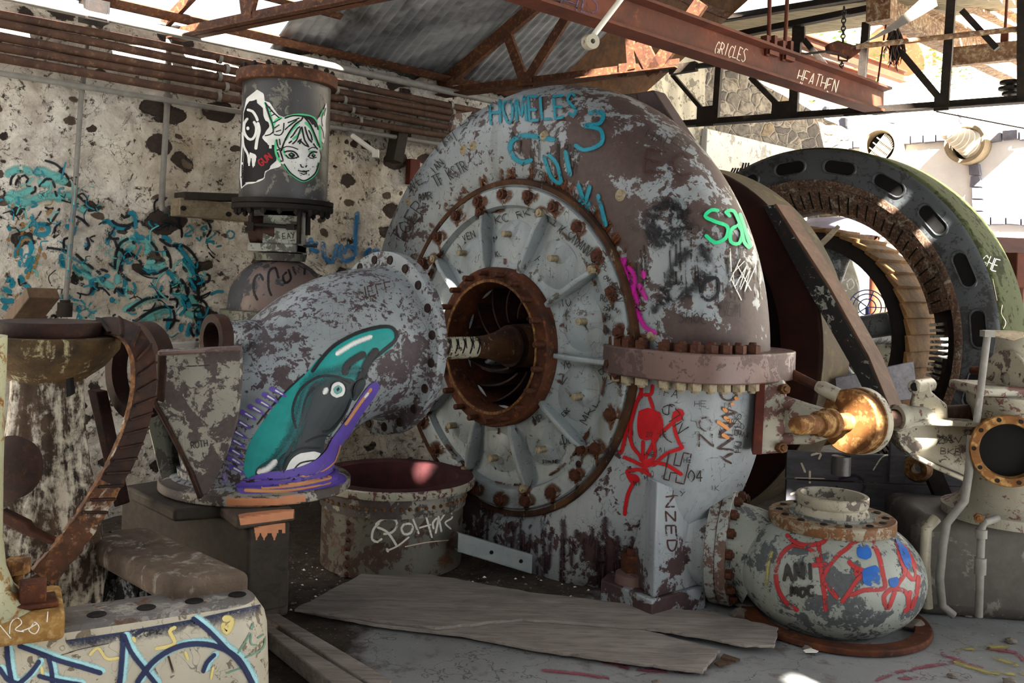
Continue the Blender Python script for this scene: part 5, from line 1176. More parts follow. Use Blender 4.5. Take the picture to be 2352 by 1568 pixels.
for i in range(18):
    a = 2*pi*i/18; d_ = Vector((cos(a), sin(a), 0))
    fix('nut', 'lid_bolt', 'rust_black', .016, .035, tl, ax0(z_top+.058)+d_*(RF-.03), Z); fix('nut', 'flange_bolt', 'rust_black', .016, .035, tf2, ax0(z_bot-.06)+d_*(RF-.03), -Z)
m = MB(); m.tube([ax0(z_top+.05), ax0(z_top+.13)], .02, 12); m.tube([ax0(z_top+.05)+Vector((.05, 0, 0)), ax0(z_top+.09)+Vector((.05, 0, 0))], .012, 10); m.build('vent_pipe', 'truss_dark', tl)
zn0, zn1 = tz_(580), z_bot-.06
m = MB(); hw = 55*TY/F; c = ax0((zn0+zn1)/2) + Vector((-.022, 0, 0))
# square valve body with a round port cut through its left side
m.box(c + Vector((hw*.28, 0, 0)), (hw*1.44, hw*1.7, zn1-zn0)); m.box(c+Vector((0, hw*.7, 0)), (hw*2, hw*.3, zn1-zn0)); m.box(ax0(zn0+.025)+Vector((-.022, 0, 0)), (hw*2, hw*1.9, .05)); m.box(ax0(zn1-.02)+Vector((-.022, 0, 0)), (hw*1.96, hw*1.7, .04)); nb = m.build('valve_body', 'neck', TK, 40, bevel=.006)
m = MB(); pc = P(592, 515, TY-.1); m.lathe([(.09, 0), (.095, 0), (.095, .16), (.09, .16)], ax0(c.z)+Vector((-.022-hw*.98, -.02, 0)), Vector((1, -.12, 0)), 32); m.build('port', 'rust_dark', nb)
m = MB(); Yr = TY-.15
m.tube([P(578, 478, Yr), P(577, 525, Yr)], .013, 10); m.tube([P(688, 478, Yr), P(686, 560, Yr)], .014, 10); m.tube([P(708, 488, Yr+.1), P(707, 540, Yr+.1)], .015, 10); m.tube([P(578, 515, Yr), P(690, 522, Yr)], .012, 10)
m.box(P(577, 520, Yr), (.035, .035, .05)); m.box(P(668, 521, Yr), (.05, .035, .035)); m.tube([P(697, 565, Yr), P(724, 564, Yr)], .008, 8); m.box(P(724, 564, Yr), (.02, .02, .025)); m.build('valve_rods', 'rust_black', TK, 40)
zd0, zd1 = tz_(702), tz_(592); RD = 113*TY/F
dome_c = Vector((P(640, 700, TY).x, tk.y, zd0))
m = MB(); m.lathe([(0, zd1-zd0)] + [(RD*sin(a), (zd1-zd0)*cos(a)**.9 if cos(a) > 0 else 0) for a in arc(22, .05, pi/2)] + [(RD*1.02, -.03), (RD*1.02, -.9), (0, -.9)], dome_c, Z, 64); dm = m.build('dome', 'dome', TK, 60)
m = MB(); m.lathe([(.15, 0), (.16, .045), (.12, .05)], dome_c+Z*(zd1-zd0-.02), Z, 32); m.lathe([(RD*1.15, -.10), (RD*1.15, -.03), (RD*.9, -.02)], dome_c, Z, 48); m.build('dome_flange', 'green_dark', TK, 40)
pt = Painter(dm)
for pts in ([(605, 645), (597, 630), (585, 640), (583, 668), (592, 690)], [(640, 640), (632, 615), (618, 625), (617, 660), (624, 680)], [(660, 625), (650, 632), (655, 650), (668, 640), (662, 618)], [(672, 612), (680, 632)], [(700, 615), (699, 632)]): pt.stroke(pts, 7, 'p_black')
pt.done()
pt = Painter(nb); pt.text('FAY', 650, 550, 680, 546, 14, 2, 'p_scr'); pt.done()
# pasted paper faces
pt = Painter(tbody)
S = 1274/260.; X = lambda *ps: [(540+x/S, 160+y/S) for x, y in ps]
pt.fill(X((95, 480), (130, 320), (250, 225), (325, 270), (340, 420), (400, 600), (470, 730), (500, 1000), (520, 1095), (420, 1110), (345, 1150), (330, 1230), (240, 1275), (130, 1290), (70, 1340), (55, 1200), (70, 900)), 's_white', curved=False)
pt.fill(X((100, 490), (130, 400), (170, 345), (245, 335), (250, 375), (285, 405), (315, 430), (320, 520), (340, 570), (375, 590), (390, 640), (350, 690), (330, 730), (310, 750), (300, 760), (330, 800), (365, 830), (390, 880), (440, 850), (470, 1020), (400, 1080), (390, 1120), (340, 1140), (330, 1180), (330, 1220), (280, 1225), (230, 1265), (130, 1275), (80, 1320), (75, 1100), (90, 850)), 's_black', curved=False)
pt.stroke(X((135, 450), (200, 470), (245, 540), (258, 580)), 6, 's_white'); pt.stroke(X((150, 545), (110, 600), (105, 700), (150, 775), (200, 780), (235, 720), (240, 640), (210, 580)), 6, 's_white'); pt.stroke(X((255, 590), (275, 680), (250, 790), (235, 900)), 7, 's_white')
pt.stroke(X((145, 640), (150, 680)), 7, 's_white'); pt.fill(X((170, 930), (240, 960), (235, 1030), (205, 1105), (185, 1000), (165, 1080), (145, 1050)), 's_white'); pt.stroke(X((90, 700), (100, 850), (150, 960), (160, 1060)), 5, 's_white'); pt.stroke(X((70, 1050), (95, 1060)), 6, 's_white')
pt.text('GUN', 540+300/S, 160+1090/S, 540+430/S, 160+985/S, 16, 4, 's_red', seed=2)
# the horned girl: white paper, green glow, black line work
horn_l = X((330, 350), (390, 370), (430, 430), (500, 520), (545, 530), (560, 600), (520, 700), (540, 760), (440, 790), (400, 800), (330, 760), (370, 700), (430, 640), (400, 560))
pt.fill(horn_l, 's_white')
pt.fill(X((1020, 370), (1025, 450), (1010, 600), (1012, 700), (990, 830), (950, 760), (915, 640), (920, 560), (970, 500)), 's_white')
pt.fill(X((540, 540), (640, 500), (760, 505), (880, 530), (925, 600), (950, 800), (960, 900), (940, 1060), (900, 1180), (840, 1230), (770, 1265), (690, 1230), (610, 1160), (550, 1070), (500, 1050), (460, 960), (450, 850), (470, 760), (520, 680)), 's_white')
for pts, w in ((X((335, 365), (385, 470), (415, 590), (440, 680)), 7), (X((560, 545), (660, 510), (770, 508), (880, 540), (915, 600)), 6), (X((470, 780), (455, 880), (475, 980), (520, 1045)), 7), (X((545, 1075), (620, 1165), (700, 1230), (770, 1255), (850, 1220), (910, 1150), (935, 1040)), 6), (X((940, 620), (950, 780), (960, 900)), 6), (X((560, 800), (630, 690), (720, 590)), 7), (X((780, 590), (850, 660), (900, 780), (930, 860)), 7), (X((640, 790), (700, 740), (745, 680)), 6), (X((540, 870), (560, 960), (610, 1000)), 5), (X((820, 920), (900, 920)), 5), (X((425, 640), (470, 560), (530, 540)), 6), (X((950, 530), (990, 450)), 5), (X((600, 640), (700, 560)), 5)): pt.stroke(pts, w, 's_green')
B_ = lambda w, *ps: pt.stroke(X(*ps), w, 's_black')
B_(3, (345, 375), (430, 480), (500, 545)); B_(3, (345, 370), (400, 540), (430, 640), (430, 720)); B_(2.5, (375, 430), (400, 420)); B_(2.5, (395, 475), (425, 460)); B_(2.5, (410, 520), (450, 500)); B_(2.5, (430, 600), (470, 580), (520, 550)); B_(2.5, (445, 660), (500, 620)); B_(3, (440, 730), (500, 740), (540, 700), (550, 600)); B_(2.5, (460, 700), (520, 680)); B_(3, (340, 745), (400, 730), (440, 690))
B_(3.5, (555, 550), (650, 520), (760, 525), (850, 540), (905, 600), (925, 680)); B_(4, (760, 525), (740, 570), (680, 610), (600, 720), (540, 850), (520, 920)); B_(4, (770, 530), (840, 620), (900, 760), (945, 880)); B_(3, (590, 600), (640, 580), (720, 545)); B_(3, (560, 680), (600, 640), (690, 570)); B_(5, (770, 530), (830, 560), (870, 620)); B_(5, (800, 530), (870, 580), (900, 650))
B_(3.5, (620, 770), (650, 740), (700, 660), (730, 640)); B_(3.5, (640, 840), (690, 790), (720, 700), (740, 650)); B_(4, (700, 820), (740, 780), (720, 840)); B_(4, (745, 640), (760, 720), (780, 800), (820, 860)); B_(4, (780, 640), (800, 720), (830, 790), (860, 820)); B_(3.5, (820, 680), (850, 740), (860, 800)); B_(3.5, (730, 800), (780, 850), (830, 870)); B_(3.5, (600, 830), (640, 800)); B_(3.5, (870, 830), (920, 900))
B_(2.5, (540, 880), (580, 865), (650, 875), (705, 900)); B_(2.5, (815, 905), (860, 875), (920, 885))
B_(4, (550, 930), (590, 918), (650, 920), (690, 950), (712, 990)); B_(3, (570, 960), (600, 995), (650, 1000), (700, 985)); pt.fill(X((595, 945), (630, 930), (665, 945), (675, 970), (650, 992), (610, 985)), 's_black'); pt.stroke(X((620, 950), (640, 960)), 3, 's_green')
B_(4, (815, 985), (835, 945), (870, 925), (915, 930)); B_(2.5, (825, 990), (860, 1000), (905, 985)); pt.fill(X((845, 955), (870, 940), (895, 950), (900, 975), (870, 992), (848, 980)), 's_black'); pt.stroke(X((865, 955), (880, 965)), 3, 's_green')
B_(3, (730, 1065), (740, 1095), (765, 1100)); B_(3, (785, 1100), (800, 1075)); B_(3, (700, 1135), (740, 1145), (765, 1140), (790, 1145), (825, 1135)); B_(2.5, (730, 1165), (765, 1180), (800, 1165)); B_(2, (745, 1150), (800, 1155))
B_(3, (550, 1060), (610, 1150), (690, 1215), (765, 1250), (840, 1215), (900, 1150), (930, 1050)); B_(3.5, (470, 910), (500, 900), (520, 950), (540, 1030), (510, 1030)); B_(3, (480, 930), (500, 990)); B_(3, (470, 790), (490, 880), (530, 900)); B_(3, (500, 780), (510, 850)); B_(2, (980, 480), (960, 560), (970, 640)); B_(2, (1005, 430), (985, 520)); B_(2, (950, 640), (975, 700), (985, 780)); B_(2, (940, 900), (955, 990), (940, 1040))
r_ = random.Random(3)
for i in range(22): 
    x, y = r_.uniform(590, 910), r_.uniform(990, 1200); B_(1.6, (x, y), (x+3, y+8))
pt.done()
# timber ledge on the wall by the tank
lg = PW(475, 468, .12); m = MB(); a_, b_ = PW(402, 475, .14), PW(560, 490, .14); flat(m, a_, b_, .115, .14); tag(m.build('wall_timber', 'wood_tan', base=lg, bevel=.006), 'bolted tan timber ledge on the wall left of the tank', 'timber')
m = MB(); a_, b_ = PW(412, 450, .15), PW(560, 455, .15); flat(m, a_, b_, .05, .16); tag(m.build('wall_timber', 'wood_dark', base=lg, bevel=.006), 'blackened plank on top of the tan timber ledge', 'plank')
led = bpy.data.objects['wall_timber']
for px, py in ((420, 478), (524, 492)): fix('nut', 'ledge_bolt', 'rust_black', .016, .025, led, PW(px, py, .215), N)

# ================================================================== PIPES ON THE LEFT WALL
GP = 'rusty pipes along the left wall'
names = ['topmost', 'second from the top', 'middle one', 'fourth from the top', 'lowest']
zs = [P(0, y, 5.4).z for y in (33, 57, 82, 107, 136)]
for i, z in enumerate(zs):
    zz = PW(0, (33, 57, 82, 107, 136)[i], .16).z; m = MB(); off = .16
    path = [Wt(t_, off+.006*sin(t_*2+i), zz+.008*sin(t_*1.3+i*2)) for t_ in [-2+ .35*k_ for k_ in range(20)]]
    m.tube(path, .0265, 12); pp = thing('wall_pipe', Wt(0, off, zz), 'rusty pipe along the rubble wall, '+names[i]+' of the five', 'pipe', GP)
    m.build('pipe', 'pipe_rust', pp)
    for t_ in (1.22+.05*(i % 2), 2.05+.07*i, 3.2+.02*i):
        m = MB(); c = Wt(t_, off, zz); m.lathe([(.0265, -.012), (.033, -.012), (.033, .012), (.0265, .012)], c, D, 14); m.build('clamp', 'pipe_grey', pp)
zz = PW(0, 168, .12).z; m = MB(); m.tube([Wt(-2, .12, zz), Wt(4.6, .12, zz)], .018, 12); tag(m.build('conduit', 'pipe_grey', base=Wt(0, .12, zz)), 'slim grey conduit just below the five rusty wall pipes', 'pipe')
m = MB(); 
vp = thing('conduit', PW(150, 700, .07), 'thin vertical grey conduit on the far left of the wall, splashed with blue paint', 'pipe')
m = MB(); m.tube([PW(208, 40, .07), PW(186, 230, .07), PW(172, 440, .07), PW(150, 700, .07)], .015, 12); vpp = m.build('pipe', 'pipe_grey', vp)
m = MB(); c = PW(149, 712, .07); m.tube([c-Z*.04, c+Z*.045], .042, 18); m.tube([c+Z*.045, c+Z*.06], .03, 14); m.build('socket', 'truss_dark', vp)
pt = Painter(vpp)
for y0, y1, mt in ((405, 425, 'p_wblack'), (428, 470, 'p_wteal2'), (470, 510, 'p_wteal'), (560, 590, 'p_wteal'), (590, 620, 'p_wteal2'), (620, 640, 'p_wteal')):
    x = lambda y: 172-(y-440)*.0846; pt.stroke([(x(y0), y0), (x(y1), y1)], 12, mt)
pt.done()
vp = thing('conduit', PW(372, 470, .07), 'vertical grey conduit dropping from the wall pipes to the left of the timber ledge', 'pipe')
m = MB(); m.tube([PW(388, 90, .06), PW(384, 240, .06), PW(371, 465, .06), PW(372, 478, .05), PW(385, 484, .0)], .019, 12); m.build('pipe', 'pipe_grey', vp)
m = MB(); m.lathe([(.02, -.03), (.028, -.03), (.028, .03), (.02, .03)], PW(386, 228, .06), Z, 14); m.build('tee', 'pipe_grey', vp)
jb = PW(216, 28, .16); m = MB(); m.box(jb, (.14, .12, .13), D); m.box(jb+N*.062, (.11, .004, .10), D); tag(m.build('junction_box', 'rust_black', base=jb, bevel=.004), 'square dark junction box at the top left of the wall', 'box')
m = MB(); m.tube([PW(60, -12, .16), jb], .028, 12); tag(m.build('conduit', 'pipe_grey', base=jb), 'grey conduit entering the dark junction box from the left', 'pipe')
lt = PW(828, 330, .2); LT = thing('pipe_stay', lt, 'short slanting pipe stay with its lower half coloured white as if sunlit, fixed to the wall', 'pipe')
Yl = PW(828, 330, .25).y
m = MB(); m.tube([P(789, 298, Yl+.12), P(812, 314, Yl)], .016, 10); m.build('upper_pipe', 'pipe_grey', LT)
m = MB(); m.tube([P(810, 312, Yl), P(862, 350, Yl-.15)], .019, 10); m.box(P(863, 353, Yl-.15), (.045, .045, .055)); m.build('lower_pipe', 'white_tube', LT)  # sunlight on the lower half is put in as white colour
m = MB(); a_, b_ = PW(918, 300, .09), PW(904, 372, .09); flat(m, a_, b_, .09, .12, D); tag(m.build('wall_post', 'wood_dark', base=b_, bevel=.004), 'short dark channel post below the wall pipes near the casing', 'post')
m = MB(); m.box(PW(948, 395, .02), (.10, .06, .2), D); w1 = struct(m.build('window_7', 'rust_red', bevel=.004))
m = MB(); m.prism([PW(1045, 262, .5), PW(1085, 256, .5), PW(1070, 280, .5), PW(1035, 300, .5)], N*-.04); tag(m.build('side_plate', 'flange_grey', base=PW(1060, 280, .5)), 'grey plate standing behind the upper left of the casing', 'plate')

# ---- the wall mural, its date and the blue word
pt = Painter(wall_left); pt.lift = .004
TL, T2, BK, OC = 'p_wteal', 'p_wteal2', 'p_wblack', 'p_wochre'
Sx = 2091/560.; X = lambda *ps: [(x/Sx, 360+y/Sx) for x, y in ps]
def ws(mt, w, *ps): pt.stroke(X(*ps), w*1.25, mt, step=6, maxjump=.5)
for a in ([(40, 170), (110, 120), (200, 110), (280, 150)], [(60, 300), (140, 330), (230, 300), (280, 260)], [(300, 160), (350, 120), (420, 150), (520, 180), (580, 220)], [(320, 200), (400, 230), (480, 190)], [(440, 170), (520, 200), (570, 230)], [(150, 400), (260, 380), (380, 340), (540, 340)], [(40, 340), (120, 380), (200, 370)], [(470, 370), (600, 330), (640, 400)]): ws(T2, 22, *a)
for a in ([(90, 250), (95, 190), (150, 130), (200, 130)], [(130, 250), (150, 190), (210, 160), (240, 190), (220, 230)], [(260, 320), (300, 300), (300, 250)], [(330, 260), (400, 190), (450, 210), (470, 270)], [(350, 320), (365, 350)], [(20, 270), (40, 310), (30, 340)], [(470, 290), (485, 345)], [(500, 120), (560, 150), (590, 200)], [(380, 30), (470, 60), (540, 120)], [(440, 560), (480, 500), (510, 440)], [(460, 700), (470, 610), (520, 560)], [(400, 780), (480, 790), (580, 810)], [(380, 430), (420, 450), (460, 440)]): ws(BK, 6, *a)
for a in ([(170, 760), (200, 700), (250, 720), (270, 800), (250, 880), (210, 960)], [(180, 950), (170, 860), (180, 780)], [(210, 1000), (270, 940), (310, 850)], [(300, 600), (340, 580), (400, 590), (415, 640), (370, 670), (320, 660), (300, 620)], [(160, 720), (190, 660)], [(170, 1010), (200, 1090), (260, 1120)], [(50, 1060), (90, 1050), (110, 1090), (80, 1120)], [(0, 1130), (50, 1140), (100, 1170)], [(0, 1220), (60, 1240), (120, 1230)], [(20, 1280), (60, 1300)], [(60, 620), (90, 610)], [(560, 580), (600, 610), (660, 590)], [(520, 830), (530, 900), (540, 950)], [(660, 1330), (680, 1290), (700, 1280)]): ws(TL, 13, *a)
for a in ([(140, 900), (150, 790), (210, 710), (260, 720)], [(180, 560), (200, 620), (160, 690)], [(340, 610), (380, 630)], [(270, 1000), (310, 900), (350, 760)], [(230, 1050), (250, 980)], [(370, 820), (390, 880)], [(400, 500), (440, 450)], [(90, 860), (80, 820)], [(60, 720), (80, 700)]): ws(OC, 9, *a)
# the dragon-like creature
for a in ([(1000, 800), (1060, 720), (1150, 700), (1250, 720), (1330, 760)], [(980, 980), (1000, 850), (1040, 780)], [(1040, 900), (1100, 800), (1160, 760)], [(1230, 940), (1320, 950), (1430, 920)], [(1250, 900), (1330, 900)], [(1400, 800), (1440, 900)], [(1000, 1100), (1010, 1000)], [(640, 350), (630, 470)], [(690, 900), (780, 980), (860, 1020)], [(620, 930), (700, 1000), (880, 1080), (980, 1120)], [(1180, 1440), (1300, 1380), (1440, 1330)], [(1200, 1400), (1350, 1310), (1480, 1320)], [(1560, 900), (1620, 960), (1640, 1050)], [(1470, 1000), (1520, 1080), (1540, 1160)], [(1480, 1160), (1540, 1200), (1560, 1280)], [(1600, 1180), (1660, 1250), (1700, 1320)], [(1050, 1320), (1200, 1250), (1400, 1180)], [(1560, 1320), (1650, 1360), (1700, 1350)], [(680, 440), (740, 470)], [(1250, 740), (1270, 800), (1230, 830)]): ws(T2, 18, *a)
for a in ([(870, 570), (920, 550), (980, 600), (1060, 610), (1130, 580)], [(1150, 620), (1160, 520), (1130, 480), (1090, 490)], [(1160, 640), (1180, 690), (1240, 690)], [(1270, 550), (1310, 590), (1350, 590)], [(1060, 1000), (1070, 1080), (1060, 1180)], [(1210, 960), (1260, 990), (1340, 990)], [(1380, 680), (1430, 700), (1460, 740)], [(1420, 980), (1470, 1010), (1490, 1060)], [(1560, 870), (1610, 920), (1660, 1000)], [(1640, 900), (1660, 990), (1670, 1060)], [(1480, 740), (1550, 800), (1640, 920)], [(770, 1050), (790, 1120), (780, 1190)], [(1010, 1130), (1050, 1200)], [(950, 1200), (960, 1250)], [(1430, 1480), (1450, 1370)], [(1540, 1500), (1560, 1430)], [(1600, 1540), (1630, 1420)], [(1680, 1540), (1700, 1430), (1710, 1330)], [(1550, 1180), (1600, 1230), (1620, 1300)], [(1280, 1510), (1320, 1470)], [(1640, 1080), (1670, 1150)], [(1250, 700), (1300, 680)], [(730, 780), (740, 740)], [(910, 760), (920, 690)], [(880, 1030), (940, 1020)]): ws(TL, 12, *a)
for a in ([(980, 970), (990, 830), (1030, 740), (1100, 700)], [(1010, 1010), (1050, 880), (1120, 830), (1160, 860), (1200, 900), (1210, 930)], [(1200, 960), (1250, 1000), (1340, 1000), (1440, 950)], [(930, 640), (950, 700), (1020, 700)], [(950, 540), (1000, 580), (1100, 590), (1140, 560)], [(1060, 630), (1120, 600)], [(1280, 550), (1350, 620), (1420, 580), (1490, 600)], [(1360, 700), (1450, 760), (1560, 760), (1640, 820), (1690, 900)], [(1690, 920), (1680, 1000), (1720, 1070), (1780, 1070), (1790, 1020), (1750, 1000)], [(1620, 1040), (1690, 1110), (1700, 1200), (1760, 1260), (1790, 1350)], [(640, 830), (720, 900), (860, 1010)], [(1140, 1420), (1260, 1340), (1380, 1290), (1490, 1290)], [(1080, 1330), (1230, 1230), (1350, 1200), (1440, 1200)], [(1460, 1180), (1470, 1110), (1520, 1100), (1540, 1140), (1500, 1160)], [(1400, 760), (1450, 860), (1460, 960)], [(660, 330), (740, 400), (780, 450)], [(640, 510), (700, 540), (760, 600)], [(1430, 800), (1440, 880)], [(1540, 1040), (1580, 1100), (1600, 1180)], [(740, 690), (760, 760), (740, 800), (720, 780)], [(1480, 1310), (1490, 1400), (1440, 1480)], [(1130, 720), (1150, 750)], [(1030, 490), (1060, 520), (1110, 500)], [(620, 980), (640, 1060), (680, 1080)], [(1560, 940), (1600, 990)], [(1660, 1420), (1630, 1480), (1660, 1540)], [(1030, 1120), (1050, 1180)], [(820, 1070), (830, 1150)]): ws(BK, 7, *a)
r_ = random.Random(44)
for i in range(230):
    x, y = r_.uniform(0, 480), r_.uniform(400, 770)
    if y < 480 and x > 180: continue
    a = r_.uniform(0, 6.28); L = r_.uniform(10, 46); bnd = r_.uniform(-14, 14)
    pts = [(x, y), (x+cos(a)*L*.5-sin(a)*bnd, y+sin(a)*L*.5+cos(a)*bnd), (x+cos(a)*L, y+sin(a)*L)]
    pt.stroke(pts, r_.uniform(3, 9), r_.choice([BK, BK, TL, T2, TL] if x > 110 else [BK, TL, T2, OC, TL]), maxjump=.5)
for ch, x0, y0, h in (('2', 1570, 670, 90), ('9', 1700, 660, 70), ('2', 1760, 720, 100), ('0', 1920, 700, 75)):
    a = X((x0, y0)); pt.text(ch, a[0][0], a[0][1], a[0][0]+20, a[0][1]+3, h/Sx, 5.5, TL, gap=.1, cw=1)
for a in ([(1670, 690), (1700, 720), (1720, 680)], [(1750, 740), (1790, 720), (1830, 750)], [(1840, 770), (1890, 760)]): ws(TL, 5, *a)
for pts in ([(710, 545), (712, 570), (730, 580)], [(698, 562), (728, 560)], [(738, 555), (742, 590), (760, 600), (770, 560)], [(782, 560), (775, 585), (790, 600), (812, 590)], [(818, 485), (814, 540), (812, 590)], [(812, 575), (795, 565), (785, 585)], [(850, 570), (838, 580), (842, 598), (860, 598), (866, 580), (852, 572)]): pt.stroke(pts, 16, 'p_blue', maxjump=.3)
pt.done()
# ================================================================== FLYWHEEL AND GENERATOR
def S_(s): return C0 - A*s
FW = thing('flywheel', S_(1.6), 'dark red flywheel partly hidden behind the right of the casing', 'flywheel')
m = MB(); m.lathe([(.93, 0), (1.17, 0), (1.185, -.008), (1.19, -.02), (1.19, -.34), (.93, -.34)], S_(1.42), A, 120, closedprof=True); m.build('rim', 'flywheel', FW, 40)
m = MB(); m.lathe([(1.187, -.018), (1.197, -.018), (1.197, -.345), (1.187, -.345)], S_(1.42), A, 120, closedprof=True); m.build('rim_surface', m_rust('rim_brown', '#3d3526', '#5a4b38', '#6e6a3c', 3., hi=.66), FW, 40)
m = MB(); m.lathe([(.15, -.1), (.95, -.16), (.95, -.2), (.15, -.2)], S_(1.42), A, 80, closedprof=True); m.build('web', 'rust_black', FW, 40)
m = MB(); m.lathe([(0, .05), (.2, .05), (.22, 0), (.22, -.4), (0, -.4)], S_(1.42), A, 40); m.build('hub', 'rust_black', FW, 40)
n0 = S_(1.28); q = lambda px, py, s=1.33: PP(px, py, S_(s), A)
ST = thing('brake_strap', q(2025, 950), 'black flaking flat iron strap slanting in front of the flywheel', 'strap')
m = MB(); m.prism([q(1752, 472), q(1776, 470), q(1900, 660), q(1990, 820), q(2045, 948), q(2030, 968), q(2012, 955), q(1960, 850), q(1840, 640)], D*.03); m.build('face_bar', 'flakes', ST, 40, bevel=.004)
m = MB(); m.prism([q(1776, 470), q(1900, 660), q(1990, 820), q(2045, 948), q(2050, 950), q(1996, 818), q(1906, 657), q(1782, 467)], D*.16); m.build('flange_bar', 'brown_plate', ST, 40, bevel=.003)
# stator ring
SR = 1.54; s0 = 3.34
SG = thing('generator_stator', Vector((S_(3.6).x, S_(3.6).y, 0)), 'huge dark generator ring with oblong slots round its face, at right', 'generator ring')
m = MB(); m.lathe([(1.265, 0), (1.49, 0), (1.515, -.012), (1.53, -.04), (1.265, -.04)], S_(s0), A, 128, closedprof=True); face = m.build('ring_face', 'stator', SG, 40)
m = MB(); m.lathe([(1.52, -.02), (1.535, -.045), (SR, -.07), (SR, -.50), (1.52, -.52), (1.24, -.52), (1.24, -.48), (1.50, -.48), (1.50, -.04)], S_(s0), A, 128, closedprof=True); m.build('outer_band', 'stator_side', SG, 40)
m = MB(); m.lathe([(1.27, .012), (1.25, .016), (1.215, .010), (1.205, -.02), (1.205, -.05), (1.27, -.05)], S_(s0), A, 128, closedprof=True); m.build('inner_lip', 'winding', SG, 40)
# clamping fingers: an arc of curved plates with radial cuts over the upper part of the ring
m = MB(); m.lathe([(1.21, -.0), (1.175, -.006), (1.12, -.035), (1.055, -.085), (1.035, -.10), (1.015, -.10), (1.01, -.13), (1.03, -.13), (1.12, -.07), (1.21, -.03)], S_(s0), A, 96, a0=math.radians(13), a1=math.radians(170), ref=H, closedprof=True); m.build('clamp_ring', 'winding', SG, 40)
for i in range(36):
    a = math.radians(17+4.2*i); u = H*cos(a)+Z*sin(a); v = -H*sin(a)+Z*cos(a); L = i % 3 == 0
    m = MB(); o = S_(s0); pr = [(1.205 if L else 1.17, .000 if L else -.004), (1.12, -.034), (1.055, -.084), (1.04, -.098), (1.04, -.12), (1.19, -.06)]
    m.prism([o+u*r+A*(s+.0025)-v*.006 for r, s in pr], v*.012); m.build('clamp_slot', 'dark', SG, 0)  # dark prisms painted as the shade in the radial cuts
m = MB(); m.lathe([(1.27, -.05), (1.14, -.08), (1.14, -.5), (1.27, -.5)], S_(s0), A, 96, closedprof=True); m.build('core_back', 'rust_black', SG, 40)
m = MB(); m.lathe([(1.14, -.12), (1.04, -.12), (1.03, -.14), (1.03, -.46), (1.14, -.46)], S_(s0), A, 160, a0=math.radians(4), a1=math.radians(355), ref=H, closedprof=True); m.build('core', m_rust('core_iron', '#1a1412', '#3a2a24', '#5a4a40', 9.), SG, 40)
for i in range(46):
    a = math.radians(-62+2.35*i+(14 if i > 30 else 0)); u = H*cos(a)+Z*sin(a); v = -H*sin(a)+Z*cos(a)
    if a > math.radians(14): continue
    m = MB(); o = S_(s0); m.prism([o+u*r+A*s-v*.012 for r, s in ((1.10, -.10), (1.0, -.10), (1.0, -.30), (1.10, -.30))], v*.022); m.build('core_tooth', 'pale_cast', SG, 30)
def slot_mesh(o, a, r0, half, hw, name, par):
    m = MB(); pts = []
    for k in range(9): pts.append((half, 1, k))
    ring = []
    for e in (1, -1):
        for k in range(9):
            b = -pi/2+pi*k/8; aa = a + e*(half + hw/r0*cos(b)); rr = r0 + e*hw*sin(b)
            ring.append((aa, rr))
    f = lambda h, g=1.: [o + (H*cos(a+(aa-a)*g)+Z*sin(a+(aa-a)*g))*(r0+(rr-r0)*g) + A*h for aa, rr in ring]
    n = len(ring); V = f(.0005, 1.16) + f(.010, 1.1) + f(.008, 1.0) + f(-.0, .97)
    m.add(V, [(j*n+k, j*n+(k+1) % n, (j+1)*n+(k+1) % n, (j+1)*n+k) for j in range(3) for k in range(n)], 0)
    m.add(f(.001, .98), [list(range(n))], 1)  # dark sheet in place of the slot's inner shade
    return m.build(name, ['stator', 'dark'], par, 40)
for i in range(20):
    a = math.radians(6+18*i)
    if sin(a) > -.75: slot_mesh(S_(s0), a, 1.385, math.radians(3.3), .050, 'ventilation_slot', face)
for i in range(24):
    a = math.radians(2+15*i); u = H*cos(a)+Z*sin(a); 
    if sin(a) > -.7: fix('rivet', 'lip_bolt', 'rust_bolt', .014, .012, face, S_(s0)+u*1.235+A*.012, A)
pt = Painter(bpy.data.objects['outer_band'])
pt.text('GHE', 2252, 610, 2290, 625, 28, 2.5, 'p_white', seed=4); pt.stroke([(2302, 700), (2300, 720), (2310, 740), (2304, 755)], 2, 'p_chalk'); pt.stroke([(2280, 640), (2290, 690)], 1.5, 'p_chalk'); pt.done()
# rotor inside the ring
RT_ = thing('generator_rotor', S_(3.9), 'rotor wheel with overlapping wooden wedges round its rim, inside the generator ring', 'rotor'); rs = 3.37; RRm = .85
m = MB(); m.lathe([(.74, 0), (RRm, 0), (RRm, -.58), (.74, -.58)], S_(rs), A, 96, closedprof=True); m.build('rim', 'rust_black', RT_, 40)
m = MB(); m.lathe([(0, .1), (.16, .1), (.18, .05), (.18, -.3), (0, -.3)], S_(rs), A, 40); m.build('hub', 'shaft_grey', RT_, 40)
for i in range(6):
    a = math.radians(12+60*i); u = H*cos(a)+Z*sin(a); m = MB(); m.tube([S_(rs)+u*.1-A*.15, S_(rs)+u*.76-A*.15], .095, 24); m.lathe([(.095, .70), (.12, .71), (.14, .75), (.095, .75)], S_(rs)-A*.15, u, 24); m.build('spoke', 'shaft_grey', RT_, 60)
for i in range(44):
    a = 2*pi*i/44; u = H*cos(a)+Z*sin(a); v = -H*sin(a)+Z*cos(a); r0, r1 = RRm-.004, RRm+.008
    m = MB(); o = S_(rs)+A*(.015+.01*rnd.random()); w = RRm*pi/44*1.02
    m.prism([o+u*(r0+.012)-v*w, o+u*(r1+.034+.006*rnd.random())-v*w*.96, o+u*(r1+.010)+v*w*1.05, o+u*r0+v*w], D*(.58+.03*rnd.random())); m.build('wedge', 'shingle', RT_, 0, bevel=.003)
m = MB(); m.tube([S_(2.0), S_(5.2)], .10, 32); m.build('shaft', 'shaft_grey', RT_, 60)
